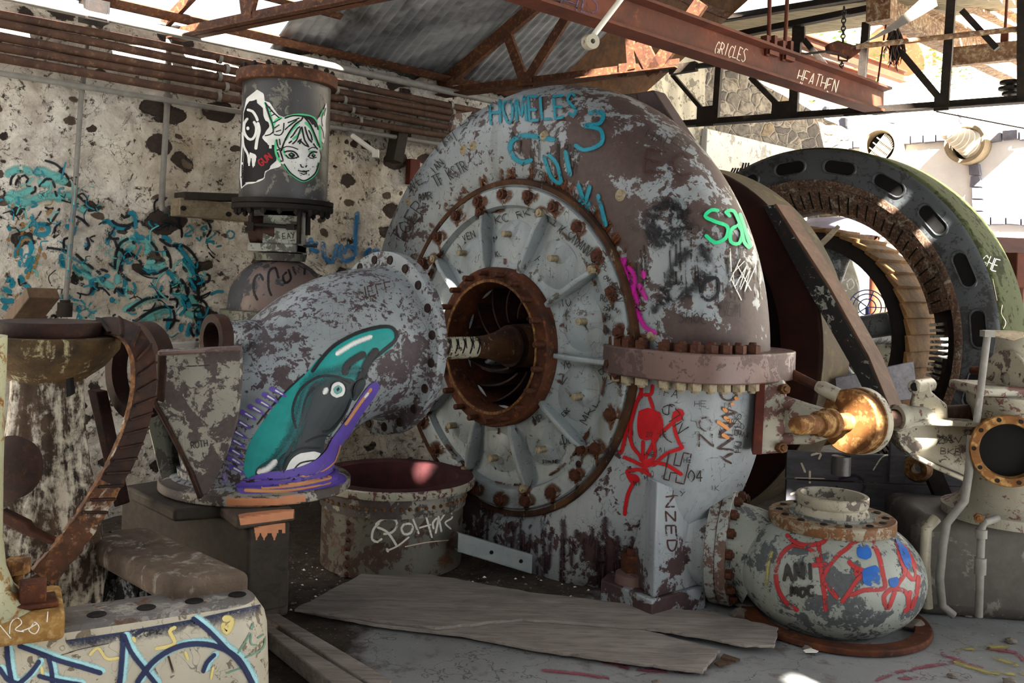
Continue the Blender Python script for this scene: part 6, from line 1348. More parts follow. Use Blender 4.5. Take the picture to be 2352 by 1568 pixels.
b0 = P(1896, 545, 7.2); m = MB(); flat(m, P(1840, 605, 7.0), P(1918, 530, 7.3), .13, .03, Vector((-.5, 0, -.6))); tag(m.build('loose_board', 'wood_tan', base=b0, bevel=.003), 'short tan board leaning across the top of the rotor wheel', 'board')
# tank and pipes seen through the ring
TY2 = 10.6; t2c = P(1915, 560, TY2); t2c.z = 0; r2 = 92*TY2/F
BT_ = thing('background_tank', t2c, 'grey upright tank with a bolted lid and white lettering, seen through the generator ring', 'tank')
zl = P(1915, 560, TY2).z; zt2 = P(1915, 503, TY2).z
m = MB(); m.lathe([(r2*.86, 0), (r2*.86, zl), (0, zl)], t2c, Z, 48); bts = m.build('shell', 'back_tank', BT_, 40)
m = MB(); m.lathe([(0, zt2+.03), (r2*.6, zt2), (r2*.98, zt2-.10), (r2*1.1, zt2-.13), (r2*1.1, zt2-.19), (r2*.98, zt2-.2), (r2*.98, zl), (r2*.8, zl)], t2c, Z, 48); m.build('lid', m_plain('lid_purple', '#6a6270', .5), BT_, 40)
for i in range(20):
    a = 2*pi*i/20; d_ = Vector((cos(a), sin(a), 0)); m = MB(); m.box(t2c+d_*r2*1.0+Z*(zl+.05), (.05, .02, .22), d_); m.build('lug', 'rust', BT_, 0)
m = MB(); pc = P(1948, 690, TY2-.5); m.box(pc, (.24, .04, 1.0)); pp_ = m.build('cover_plate', m_plain('plate_pale', '#a29d8c', .7, .3), BT_, 40, bevel=.05)
pt = Painter(pp_)
for pts in ([(1930, 625), (1932, 660), (1945, 668)], [(1925, 650), (1945, 640)], [(1945, 650), (1950, 665), (1962, 655), (1955, 640), (1945, 648)], [(1965, 640), (1972, 670), (1955, 690), (1940, 680)], [(1925, 700), (1940, 705), (1930, 725)], [(1955, 695), (1965, 720), (1945, 735)], [(1980, 680), (1976, 715)]): pt.stroke(pts, 4, 'p_white')
pt.done()
m = MB(); pc = P(2022, 700, 11.2); pc.z = 0; m.lathe([(.14, 0), (.14, 2.1), (.2, 2.1), (.2, 2.16), (0, 2.16)], pc, Z, 28); tag(m.build('standpipe', 'penstock', base=pc), 'rusty red upright pipe right of the background tank', 'pipe')
wc = P(1992, 705, 9.3); hw_ = thing('hand_wheel', wc, 'thin blue wire hand wheel beside the background tank', 'wheel')
m = MB(); ax_ = Vector((-.3, -.95, 0)).normalized(); u_, w_ = perp(ax_)
for r_ in (.17, .13, .08): m.tube([wc+(u_*cos(q_)+w_*sin(q_))*r_ for q_ in arc(33, 0, 2*pi)[:-1]], .006, 6, closed=True)
for k_ in range(5): m.tube([wc, wc+(u_*cos(k_*1.256)+w_*sin(k_*1.256))*.17], .006, 6)
m.tube([wc, Vector((wc.x+.05, wc.y+.05, 0))], .02, 8); m.build('wheel', m_plain('blue_wire', '#3c4a78', .5), hw_, 40)
m = MB(); pc = P(1990, 815, 9.); m.lathe([(0, .3), (.14, .3), (.14, .1), (.2, .1), (.2, .0), (.23, 0), (.23, -.06), (.2, -.06), (.2, -.12), (0, -.12)], pc, Vector((.8, -.5, 0)), 30); tag(m.build('pipe_stub', 'pale_cast', base=pc), 'pale flanged pipe stub low behind the rotor wheel', 'pipe')
bx = P(2340, 622, 7.6); m = MB(); m.box(bx, (.36, .3, .28), Vector((.9, .3, 0))); m.tube([Vector((bx.x+.05, bx.y, 0)), bx], .04, 12); m.add([bx+Vector((-.2, -.15, .14)), bx+Vector((.2, -.15, .14)), bx+Vector((.25, .2, .28)), bx+Vector((-.1, .2, .28))], [(0, 1, 2, 3)]); tag(m.build('switch_box', 'girder', base=bx, bevel=.008), 'brown iron box at the right edge beside the generator ring', 'box')
rt_ = P(2335, 560, 9.3); m = MB(); m.lathe([(0, .12), (.3, .10), (.42, .04), (.46, 0), (.46, -.06), (.42, -.06), (.42, -1.8), (0, -1.8)], rt_, Z, 40); tag(m.build('background_tank', 'back_tank', base=rt_), 'pale flat-lidded tank far behind the right of the generator ring', 'tank')
mc = P(2350, 730, 8.6); m = MB(); m.box(Vector((mc.x, mc.y, .72)), (.55, .4, 1.46)); tag(m.build('machine_cabinet', m_painted('yellow_worn', '#b9992c', '#3a342c', cover=.53, scale=6), base=Vector((mc.x, mc.y, 0)), bevel=.02), 'worn yellow machine cabinet at the right edge', 'cabinet')

# ================================================================== RIGHT: COUPLING, SHAFT, PUMP
XA = Vector((-.8, -.6, .02)).normalized(); cd = P(1948, 968, 4.5)
CP = thing('coupling', cd, 'rusty orange coupling disc with a threaded stub, right of the casing bracket', 'coupling')
m = MB(); m.lathe([(.03, 0), (.150, 0), (.155, -.006), (.155, -.05), (.148, -.058), (.148, -.075), (.158, -.08), (.160, -.085), (.160, -.125), (.155, -.13), (.06, -.14), (.05, -.2)], cd, XA, 56); dsc = m.build('disc', 'orange_flange', CP, 40)
m = MB(); m.lathe([(.159, -.082), (.163, -.086), (.163, -.124), (.158, -.128)], cd, XA, 56, closedprof=True); m.build('rear_rim', 'pale_cast', dsc, 40)
pr = [(.04, -.02)]
for k_ in range(8): pr += [(.040, .0+k_*.014), (.043, .005+k_*.014), (.040, .010+k_*.014)]
m = MB(); m.lathe(pr + [(.040, .13), (.066, .135), (.070, .14), (.070, .175), (.060, .18), (.060, .24), (.058, .245), (.044, .25), (.044, .40), (.036, .415), (0, .415)], cd, XA, 36); m.build('threaded_stub', 'orange_flange', CP, 40)
m = MB(); c = cd + XA*.2; m.tube([c - Z*.0, c + Vector((-.10, .12, .02))], .055, 20); m.build('yoke', 'pump', CP, 40)
m = MB(); c = cd + Vector((-.02, .02, -.17)); m.tube([c, c - Z*.09], .045, 20); m.build('pin', 'black_iron', CP, 40)
rd = thing('link_rod', P(1800, 850, 4.75), 'rusty link rod from the split flange down to the coupling disc', 'rod')
m = MB(); m.tube([P(1775, 832, 4.8), P(1790, 845, 4.75), P(1880, 888, 4.62)], [.028, .028, .022], 14); m.build('rod', 'rust', rd, 60)
m = MB(); m.tube([P(1876, 886, 4.62), P(1890, 892, 4.6), P(1925, 908, 4.56)], [.026, .038, .036], 16); m.build('rod_end', 'pump', rd, 60)
sh = thing('cross_shaft', P(2160, 948, 4.72), 'pale pitted shaft with collars, running right from the coupling to the pump', 'shaft')
s0_, s1_ = cd - XA*.18, P(2300, 942, 5.05)
m = MB(); m.tube([cd - XA*.1, P(2052, 962, 4.62), P(2120, 952, 4.72), P(2260, 945, 4.95)], .042, 24); m.build('shaft', 'pipe_rust', sh, 60)
ca = P(2066, 958, 4.64); cx = (P(2120, 952, 4.72)-ca).normalized()
m = MB(); m.lathe([(.042, -.03), (.062, -.03), (.065, -.025), (.065, .03), (.05, .05), (.05, .12), (.058, .13), (.058, .26), (.042, .27)], ca, cx, 32); m.build('collar', 'pump', sh, 40)
lv = ca + cx*.16
m = MB(); m.prism([P(2092, 935, 4.7), P(2105, 880, 4.62), P(2120, 872, 4.62), P(2138, 880, 4.62), P(2140, 900, 4.62), P(2176, 930, 4.68), P(2178, 965, 4.68), P(2150, 970, 4.68)], Vector((.02, .07, 0))); m.tube([P(2098, 888, 4.58), P(2138, 882, 4.72)], .034, 18); m.build('lever', 'pale_cast', sh, 40, bevel=.01)
m = MB(); hc = P(2102, 888, 4.575); m.lathe([(0, .004), (.02, .004), (.022, 0)], hc, (CAMP-hc).normalized(), 16); m.build('lever_hole', 'dark', sh)
# grey bracket arm
ba = thing('bracket_arm', P(2140, 1030, 4.72), 'pale grey ribbed bracket arm with scratched letters, left of the round pump port', 'bracket')
m = MB(); wp = [P(*p_, 4.72) for p_ in ((2060, 990), (2075, 972), (2240, 975), (2235, 1085), (2215, 1092), (2140, 1062), (2085, 1035), (2064, 1012))]; m.prism(wp, Vector((.01, .03, 0))); web = m.build('web', 'pale_cast', ba, 40, bevel=.006)
m = MB(); fl_ = [(2052, 985), (2062, 1016), (2085, 1040), (2140, 1068), (2215, 1100)]; pts = [P(x, y, 4.69) for x, y in fl_]; m.tube(pts, 1., prof=[(-.012, -.06), (.012, -.06), (.012, .06), (-.012, .06)], up=Z); m.build('lower_rib', 'pale_cast', ba, 40, bevel=.006)
m = MB(); pts = [P(x, y, 4.69) for x, y in ((2060, 975), (2120, 966), (2240, 972))]; m.tube(pts, 1., prof=[(-.014, -.06), (.014, -.06), (.014, .06), (-.014, .06)], up=Z); m.build('upper_rib', 'pale_cast', ba, 40, bevel=.006)
pt = Painter(web); pt.text('ZAV', 2152, 1018, 2215, 1015, 14, 1.6, 'p_scr', seed=2); pt.text('BKB', 2160, 1042, 2210, 1045, 14, 1.6, 'p_scr', seed=5); pt.stroke([(2150, 1022), (2165, 1000), (2185, 1018)], 1.5, 'p_scr'); pt.done()
# pump on its concrete-looking stand
pc = P(2325, 1210, 4.75); pc.z = .50
PU = thing('pump', pc, 'grey cast pump with a large rusty round open port, at the right edge', 'pump')
xp = lambda px, py, Y: P(px, py, Y)
prc = P(2318, 1036, 4.42); pax = Vector((-.34, -.94, .03)).normalized()
m = MB(); m.lathe([(.33, -.02), (.335, .03), (.30, .04), (.25, .08), (.21, .18), (.19, .30), (.185, .42), (.21, .52), (.23, .55), (.235, .6), (.12, .62), (0, .62)], pc, Z, 64); m.build('body', 'pump', PU, 60)
m = MB(); m.lathe([(.125, -.25), (.125, -.02), (.13, 0), (.165, 0), (.17, -.006), (.17, -.035), (.165, -.04), (.15, -.05), (.145, -.3)], prc, pax, 56, closedprof=True); prt = m.build('port_ring', 'orange_flange', PU, 40)
m = MB(); m.lathe([(0, -.05), (.126, -.05), (.126, -.07), (0, -.07)], prc, pax, 40); m.build('port_shade_disc', 'dark', PU)  # dark disc set near the mouth as the port's inner shade
u_, w_ = perp(pax)
for i in range(10):
    a = 2*pi*i/10; fix('hole', 'port_hole', 'hole', .009, .003, prt, prc+(u_*cos(a)+w_*sin(a))*.15, pax)
m = MB(); m.box(pc+Vector((-.02, 0, .63)), (.5, .34, .05)); m.build('top_plate', 'pump', PU, 40, bevel=.012)
m = MB(); cw = P(2352, 870, 4.75); m.lathe([(.0, .2), (.12, .2), (.13, .1), (.12, -.3), (0, -.3)], P(2345, 860, 4.8), Z, 32); m.build('bonnet', 'pump', PU, 40)
m = MB(); cw = P(2316, 868, 4.72); m.lathe([(.03, -.02), (.135, -.02), (.14, -.015), (.14, .015), (.135, .02), (.03, .02)], cw, Vector((-.95, -.3, 0)), 44, closedprof=True); m.build('bonnet_flange', 'pale_cast', PU, 40)
m = MB(); m.tube([P(2232, 850, 5.2), P(2320, 852, 5.0)], .022, 12); m.build('side_pipe', 'rust', PU, 40)
m = MB(); m.tube([P(2268, 768, 4.5), P(2243, 970, 4.5)], .017, 14); m.box(P(2268, 766, 4.5), (.05, .05, .03)); m.build('upright_pipe', 'pipe_grey', PU, 40)
m = MB(); m.prism([P(2275, 760, 4.52), P(2352, 762, 4.6), P(2352, 774, 4.6), P(2330, 782, 4.58), P(2275, 770, 4.52)], Vector((.03, .14, .0))); m.build('shelf_arm', 'wood_tan', PU, 40, bevel=.004)
fix('nut', 'bolt', 'orange_flange', .022, .03, PU, P(2247, 1188, 4.44), Vector((-.3, -.95, 0)))
sc_ = P(2335, 1330, 4.85); 
m = MB(); stx0 = P(2125, 1250, 4.62); m.box(Vector((2.62, 4.92, .235)), (1.06, .62, .50), Vector((.98, -.12, 0)))
tag(m.build('pump_stand', m_painted('stand_paint', '#6f6a60', '#4b463f', cover=.5, scale=2.6, off=111., streak=.8, dirt='#38332d', scratch=.3), base=Vector((2.62, 4.92, 0)), bevel=.07, seg=4), 'dark weathered stand with rounded corners under the pump', 'stand')
st = bpy.data.objects['pump_stand']
g = 'pipes up the pump stand'
m = MB(); m.tube([P(2190, 1412, 4.5), P(2164, 1390, 4.5), P(2158, 1330, 4.5), P(2166, 1250, 4.5), P(2175, 1200, 4.5), P(2215, 1150, 4.5), P(2226, 1080, 4.5), P(2232, 1000, 4.52)], .020, 12); tag(m.build('conduit', 'pipe_grey', base=P(2164, 1390, 4.5)), 'grey curved conduit climbing the corner of the pump stand to the port', 'pipe')
m = MB(); m.tube([P(2248, 1416, 4.42), P(2254, 1215, 4.42), P(2260, 1200, 4.42), P(2290, 1190, 4.5)], .018, 12); 
for y0_ in (1225, 1290, 1308): c = P(2254-(y0_-1215)*.03, y0_, 4.42); m.lathe([(.018, -.02), (.027, -.02), (.027, .02), (.018, .02)], c, Z, 14)
tag(m.build('drain_pipe', 'pipe_grey', base=P(2248, 1416, 4.42)), 'straight grey drain pipe with couplings in front of the pump stand', 'pipe')
m = MB(); m.tube([P(2130, 1395, 4.56), P(2124, 1300, 4.56), P(2128, 1215, 4.56), P(2150, 1190, 4.58)], .026, 14); tag(m.build('edge_pipe', 'pale_cast', base=P(2130, 1395, 4.56)), 'pale bent pipe along the left corner of the pump stand', 'pipe')  # pale colour stands in for sunlight on the stand's edge
# crate of old planks behind
CY = 5.33; CR = thing('plank_crate', Vector((2.2, CY, 0)), 'dark old plank crate with faint white lettering behind the coupling', 'crate')
for i in range(4):
    m = MB(); m.box(Vector((2.28, CY+.02*sin(i*2), .10+.165*i)), (1.35, .03, .158), Vector((.99, -.06, 0))); pl = m.build('plank', 'wood_blue', CR, 0, bevel=.003)
    pt = Painter(pl)
    for pts in ([(1800, 1185), (1822, 1165), (1850, 1168), (1830, 1190)], [(1815, 1135), (1840, 1128), (1842, 1150), (1820, 1150)], [(1825, 1098), (1895, 1100)], [(1860, 1080), (1860, 1110)], [(1840, 1062), (1850, 1085)], [(1870, 1160), (1885, 1175), (1880, 1188)], [(1862, 1045), (1885, 1040), (1880, 1055)]): pt.stroke(pts, 6, 'p_chalk')
    pt.stroke([(1925, 1100), (1965, 1092), (1985, 1115), (1970, 1140), (1935, 1138), (1920, 1115)], 10, 'p_purplefog'); pt.stroke([(2005, 1080), (2025, 1050), (2040, 1045)], 4, 'p_white'); pt.done()
m = MB(); m.box(P(2060, 1045, CY-.1), (.085, .03, .30)); m.build('batten', 'wood_blue', CR, 0, bevel=.004)
m = MB(); m.box(Vector((2.62, CY+.3, .33)), (.65, .03, .62), Vector((.99, -.06, 0))); m.build('back_board', 'wood_dark', CR, 0)
b_ = P(2015, 885, 5.6); m = MB(); m.prism([P(1918, 868, 5.5), P(2098, 830, 5.9), P(2108, 915, 5.9), P(1926, 935, 5.5)], Vector((.02, .05, 0))); tag(m.build('loose_board', 'wood_blue', base=b_, bevel=.004), 'wide grey weathered board propped behind the coupling disc', 'board')
m = MB(); wl_ = P(2108, 1075, 5.22); m.lathe([(.03, -.05), (.075, -.05), (.08, 0), (.06, .05), (.03, .05)], wl_, Vector((-.6, -.8, 0)), 28, closedprof=True); m.tube([wl_+Z*.07, P(2115, 1040, 5.3)], .02, 8); tag(m.build('small_roller', 'rust_orange', base=wl_), 'small rusty roller hanging below the bracket arm', 'roller')
m = MB(); flat(m, P(2135, 1070, 5.2), P(2185, 1185, 5.2), .09, .05); tag(m.build('iron_strut', 'rust_black', base=P(2185, 1185, 5.2)), 'dark iron strut under the bracket arm', 'strut')

# ================================================================== LEFT FOREGROUND
# pedestal with a wide cap, streaked white by birds
PY = 3.55; pd = P(112, 800, PY); pd.z = 0
PD = thing('pedestal', pd, 'rusty flared iron pedestal with a wide cap, streaked with bird droppings, at left', 'pedestal')
zz_ = lambda py: P(112, py, PY).z; pxm = PY/F
m = MB(); m.lathe([(0, zz_(735)), (112*pxm, zz_(737)), (116*pxm, zz_(742)), (118*pxm, zz_(766)), (116*pxm, zz_(770)), (0, zz_(770))], pd, Z, 56); m.build('cap', 'rust_dark', PD, 40)
m = MB(); m.lathe([(0, zz_(769)), (150*pxm, zz_(770)), (154*pxm, zz_(776)), (152*pxm, zz_(800)), (120*pxm, zz_(840)), (84*pxm, zz_(866)), (70*pxm, zz_(880)), (0, zz_(880))], pd, Z, 56); m.build('bracket_ring', m_guano('ring_guano', '#241a10', '#5a4424', '#a8a080', 1.4, .54), PD, 50)
m = MB(); vs = []; tab = [(772, 84), (820, 80), (900, 78), (980, 84), (1060, 96), (1130, 112), (1190, 124), (1235, 132), (1260, 138), (1280, 140), (1500, 140)]
nn = 72
for (py, r) in tab:
    for k_ in range(nn):
        a = 2*pi*k_/nn; rr = r*pxm*(1+.07*cos(6*a)**3+.03*noise.noise((cos(a)*2, sin(a)*2, py*.01))+(.10*noise.noise((cos(a)*5, sin(a)*5, py*.03)) if py > 1100 else 0)); vs.append(pd+Vector((cos(a)*rr, sin(a)*rr, zz_(py))))
m.add(vs, [(i*nn+k_, i*nn+(k_+1) % nn, (i+1)*nn+(k_+1) % nn, (i+1)*nn+k_) for i in range(len(tab)-1) for k_ in range(nn)]); m.build('column', 'guano_stump', PD, 70)
m = MB(); m.lathe([(.0, -.02), (.05, -.02), (.10, .0), (.11, .04), (.05, .07), (0, .07)], P(40, 1075, PY-.35), Vector((-.2, -1, .2)), 24); m.build('boss', 'rust_dark', PD, 60)
m = MB(); m.prism([P(0, 1170, 3.2), P(60, 1200, 3.2), P(70, 1215, 3.2), P(130, 1245, 3.2), P(110, 1250, 3.2), P(50, 1228, 3.2), P(0, 1200, 3.2)], Vector((0, .04, 0))); m.build('torn_flange', 'rust', PD, 40, bevel=.006)
m = MB(); m.prism([P(152, 870, PY-.2), P(160, 868, PY-.2), P(164, 905, PY-.2), P(152, 912, PY-.2)], Vector((0, .03, 0))); m.build('slot', 'dark', PD)
m = MB(); a_ = P(60, 730, 3.8); flat(m, P(45, 742, 3.85), P(100, 672, 3.75), .125, .05, Vector((1, 0, .6))); tag(m.build('wood_offcut', 'wood_brown', base=a_, bevel=.004), 'brown wooden offcut lying tilted on the pedestal cap', 'offcut')
m = MB(); m.prism([P(200, 895, 3.9), P(222, 900, 3.9), P(275, 1160, 3.9), P(262, 1165, 3.9)], Vector((.02, .06, 0))); tag(m.build('iron_plate', 'rust_dark', base=P(270, 1160, 3.9), bevel=.004), 'thin dark iron plate leaning behind the pedestal', 'plate')
# ribbed iron band, bent into a hook
def GB(px, py, Y): return P(px, py, Y)
ctr = [(212, 765, 3.66), (240, 752, 3.62), (275, 755, 3.56), (305, 775, 3.50), (325, 815, 3.45), (330, 865, 3.42), (325, 920, 3.40), (308, 985, 3.37), (282, 1050, 3.34), (250, 1110, 3.3), (214, 1170, 3.26), (178, 1225, 3.22), (140, 1275, 3.18), (95, 1325, 3.14)]
cp = catmull(ctr, 8.)
path = [P(*c_) for c_ in cp]; wd = .044; th = .034; npt = len(path); m = MB(); vs = []; fr = []
for i, p_ in enumerate(path):
    t_ = (path[min(i+1, npt-1)]-path[max(i-1, 0)]).normalized(); view = (CAMP-p_).normalized(); side = t_.cross(view).normalized()
    f = i/(npt-1); tw = math.radians(38-22*f); wdir = (side*cos(tw)+view*sin(tw)).normalized(); nrm = t_.cross(wdir).normalized()
    if nrm.dot(view) < 0: nrm = -nrm
    fr.append((p_, wdir, nrm)); k1 = .010*noise.noise((f*40, 0, 0))*(f > .55); k2 = .012*noise.noise((f*34, 5, 0))*(f > .55)
    vs += [p_-wdir*(wd+k1)+nrm*(th*.5+k2), p_+wdir*(wd+k2)+nrm*(th*.5+k1), p_+wdir*(wd+k1)-nrm*th*.5, p_-wdir*(wd+k2)-nrm*th*.5]
m.add(vs, [(i*4+k_, i*4+(k_+1) % 4, i*4+4+(k_+1) % 4, i*4+4+k_) for i in range(npt-1) for k_ in range(4)] + [(3, 2, 1, 0), tuple((npt-1)*4+k_ for k_ in range(4))])
for k_ in range(len(m.f)): m.mi[k_] = 1 if (k_ % 4 == 0 and k_ < 4*(npt-1)*.62) else 0
RBN = thing('ribbed_band', path[-1], 'curved ribbed rusty iron band hooking down beside the pedestal', 'iron band')
m.build('band', [m_rust('band_rust', '#2f1c13', '#5c3823', '#9a6a3a', 6., hi=.62, pale='#a89e8e', palec=.57), 'rust_dark'], RBN, 30, bevel=.004)
for i in range(3, int(npt*.74), 4):
    a_, b_ = fr[i], fr[min(i+3, npt-1)]; m = MB(); m.tube([a_[0]-a_[1]*wd*.96+a_[2]*(th*.5), b_[0]+b_[1]*wd*.80+b_[2]*(th*.5)], 1., prof=[(-.006, -.006), (.013, -.004), (.013, .004), (-.006, .006)], up=a_[2]); m.build('rib', 'rust_dark', RBN, 0, bevel=.003)
m = MB(); cc_ = P(322, 850, 3.95); ax_ = Vector((-.45, -.89, 0)).normalized()
m.lathe([(.125, -.04), (.165, -.04), (.165, .04), (.125, .04)], cc_, ax_, 40, closedprof=True, ref=Vector((1, 0, 0)), ell=1.25); tag(m.build('iron_ring', 'rust_dark', base=cc_), 'dark oval iron ring behind the ribbed band', 'ring')
# heap of droppings and rust scale at the foot
def heap(name, mat, c, rx, ry, h, label, cat, seed, n=60):
    m = MB(); vs = []; fs = []
    for j in range(n+1):
        for i in range(n+1):
            x, y = -1+2*i/n, -1+2*j/n; r = sqrt(x*x+y*y); f = max(0, 1-r*r)
            z = h*(f**.8)*(.8+.5*noise.noise((x*3+seed, y*3, 0))+.35*noise.noise((x*9+seed, y*9, 2))+.2*noise.noise((x*24, y*24, seed)))
            vs.append(Vector(c)+Vector((x*rx, y*ry, z-.01)))
    m.add(vs, [(j*(n+1)+i, j*(n+1)+i+1, (j+1)*(n+1)+i+1, (j+1)*(n+1)+i) for j in range(n) for i in range(n)]); m.add([Vector(c)+Vector((x*rx, y*ry, -.012)) for x, y in ((-1, -1), (1, -1), (1, 1), (-1, 1))], [(3, 2, 1, 0)])
    o = m.build(name, mat, base=Vector(c), smooth=180); tag(o, label, cat); o['kind'] = 'stuff'; return o
hc_ = PZ(225, 1330, .34); heap('droppings_heap', 'guano_heavy', Vector((hc_.x-.06, hc_.y-.06, .0)), .62, .46, .50, 'mound of white-crusted bird droppings at the foot of the pedestal', 'droppings', 3, 90)
slabpts = [(580, 1345), (400, 1372), (182, 1232), (345, 1208)]
zt_ = .56; pp = [PZ(577, 1312, zt_), PZ(395, 1335, zt_), PZ(180, 1222, zt_), PZ(340, 1206, zt_)]
m = MB(); m.prism(pp, Z*-.095); c_ = sum(pp, Vector())/4; tag(m.build('concrete_slab', 'guano_slab', base=Vector((c_.x, c_.y, zt_-.095)), bevel=.028, seg=4), 'long rounded slab lying on the droppings mound behind the painted casting', 'slab')
# cast base with painted tag, seen at the lower left
ca_ = PZ(222, 1411, .5); cb_ = PZ(545, 1365, .5); cu = (cb_-ca_); cu.z = 0; cu.normalize(); cv = Vector((cu.y, -cu.x, 0))
CB = thing('cast_base', Vector(((ca_.x+cb_.x)/2, (ca_.y+cb_.y)/2, 0)), 'pale cast machine base with blue spray lettering and four holes on top, lower left', 'machine base')
endr = PZ(600, 1372, .5); L1 = (endr-ca_).dot(cu)
def outline(o_, n=14):
    b0, f0, r = -.12, .075, .09; x0, x1 = -1.0, L1-.015; pts = [(x0, b0-o_), (x1+o_-r, b0-o_)]
    for k_ in range(n+1):
        a = -pi/2+pi/2*k_/n; pts.append((x1-r+(r+o_)*cos(a), b0+r-0+(r+o_)*sin(a)))
    for k_ in range(n+1):
        a = pi/2*k_/n; pts.append((x1-r+(r+o_)*cos(a), f0-r+(r+o_)*sin(a)))
    pts.append((x0, f0+o_)); return pts
def wp_(pt_, z): return Vector((ca_.x, ca_.y, 0)) + cu*pt_[0] + cv*pt_[1] + Z*z
lv_ = [(-.012, .5), (0, .497), (.012, .488), (.045, .44), (.055, .40), (.065, .25), (.075, .0)]
rings = [[wp_(p_, z_) for p_ in outline(o_)] for o_, z_ in lv_]; n_ = len(rings[0])
m = MB(); m.add(sum(rings[2:], []), [(i*n_+k_, i*n_+(k_+1) % n_, (i+1)*n_+(k_+1) % n_, (i+1)*n_+k_) for i in range(len(rings)-3) for k_ in range(n_)]); cbody = m.build('base_body', 'cast', CB, 40)
m = MB(); m.add(sum(rings[:3], []), [(i*n_+k_, i*n_+(k_+1) % n_, (i+1)*n_+(k_+1) % n_, (i+1)*n_+k_) for i in range(2) for k_ in range(n_)] + [tuple(range(n_))]); ctop = m.build('base_top', 'cast_top', CB, 40)
for px, py in ((222, 1411), (336, 1395), (446, 1380), (545, 1365)): fix('hole', 'bolt_hole', 'dark', .026, .0015, ctop, PZ(px, py, .5), Z)
pt = Painter(cbody)
BL = [([(15, 1480), (20, 1530), (28, 1570)], 14), ([(-5, 1530), (18, 1560), (45, 1570)], 14), ([(40, 1482), (85, 1498), (140, 1518), (190, 1532), (235, 1546)], 14), ([(92, 1515), (70, 1545), (40, 1572)], 13), ([(110, 1505), (118, 1540), (120, 1572)], 13), ([(85, 1550), (130, 1562), (190, 1572)], 13), ([(283, 1455), (280, 1510), (274, 1572)], 15), ([(283, 1455), (300, 1495), (330, 1535), (362, 1575)], 13), ([(312, 1570), (350, 1520), (395, 1490), (440, 1478), (490, 1482), (530, 1500), (560, 1535), (582, 1575)], 15), ([(440, 1418), (480, 1450), (520, 1490), (550, 1515), (575, 1560)], 13), ([(495, 1500), (475, 1520), (465, 1545)], 12)]
for a_, b_ in (((150, 1478), (330, 1452)), ((300, 1455), (470, 1425)), ((440, 1430), (600, 1395))): pt.stroke([(a_[0], a_[1]-8), (b_[0], b_[1]-8)], 62, 'p_navyfog')
for pts, w in BL: pt.stroke([(x+7, y-4) for x, y in pts], w+9, 'p_cyan')
for pts, w in (([(355, 1490), (400, 1478), (390, 1450), (405, 1440)], 12), ([(512, 1430), (520, 1450), (530, 1425), (510, 1420)], 22), ([(205, 1505), (225, 1488), (245, 1512), (275, 1510)], 9), ([(305, 1462), (310, 1475)], 12), ([(425, 1495), (432, 1515)], 10), ([(490, 1530), (484, 1560)], 8), ([(95, 1530), (100, 1560)], 10)): pt.stroke(pts, w, 'p_yellow')
for pts in ([(545, 1500), (570, 1460), (580, 1430), (575, 1475), (590, 1480)], [(560, 1510), (600, 1490), (608, 1465)], [(590, 1465), (605, 1455)], [(520, 1545), (560, 1530)]): pt.stroke(pts, 5, 'p_sage')
for pts, w in BL: pt.stroke(pts, w, 'p_navy')
pt.stroke([(386, 1505), (398, 1545)], 6, 'p_brown'); pt.text('GPK', 330, 1462, 375, 1456, 12, 2, 'p_scr'); pt.stroke([(140, 1504), (190, 1490), (250, 1478)], 1.6, 'p_scr'); pt.done()
# post and its bolted foot standing on the base
ft = PZ(60, 1440, .5)
FT = thing('column_foot', ft, 'ochre cast column foot with big square bolts, at the lower left corner', 'column foot')
m = MB(); fo = [PZ(148, 1470, .5), PZ(-90, 1500, .5), PZ(-90, 1420, .5), PZ(138, 1402, .5)]; m.prism(fo, Z*.085); foot = m.build('foot', 'ochre', FT, 40, bevel=.014, seg=3)
m = MB(); zq = .585; pcx = PZ(-30, 1400, zq); vs = []
tabp = [(1.38, .0), (1.38, .095), (1.0, .096), (.80, .10), (.70, .112), (.64, .135), (.60, .17), (.585, .2)]
m.lathe([(r, z_-zq) for z_, r in tabp[::-1]], Vector((pcx.x-.075, pcx.y-.0, zq)), Z, 48); m.build('post', m_painted('post_paint', '#a8a98c', '#8f6f3c', cover=.5, scale=6, off=121., rust='#7a4c1c', rustcover=.55), FT, 60)
bp = PZ(75, 1388, zq); m = MB(); m.box(bp+Z*.008, (.13, .11, .016), cu); m.box(bp+Z*.04, (.072, .072, .06), Vector((.9, .44, 0))); m.build('square_bolt', 'rust', FT, 40, bevel=.005)
bp = PZ(38, 1365, zq); m = MB(); m.tube([bp - Z*.02, bp+Z*.07], .018, 12); m.hexa(bp+Z*.065, Z, .036, .045); m.build('hex_bolt', 'rust_orange', FT, 40, bevel=.003)
pt = Painter(foot)
for pts in ([(22, 1455), (25, 1430), (40, 1418), (50, 1430), (35, 1445), (55, 1450)], [(50, 1448), (70, 1440), (80, 1428), (90, 1440), (80, 1455), (66, 1445), (84, 1432)], [(0, 1435), (25, 1465)], [(110, 1405), (108, 1428)]): pt.stroke(pts, 3, 'p_white')
pt.done()
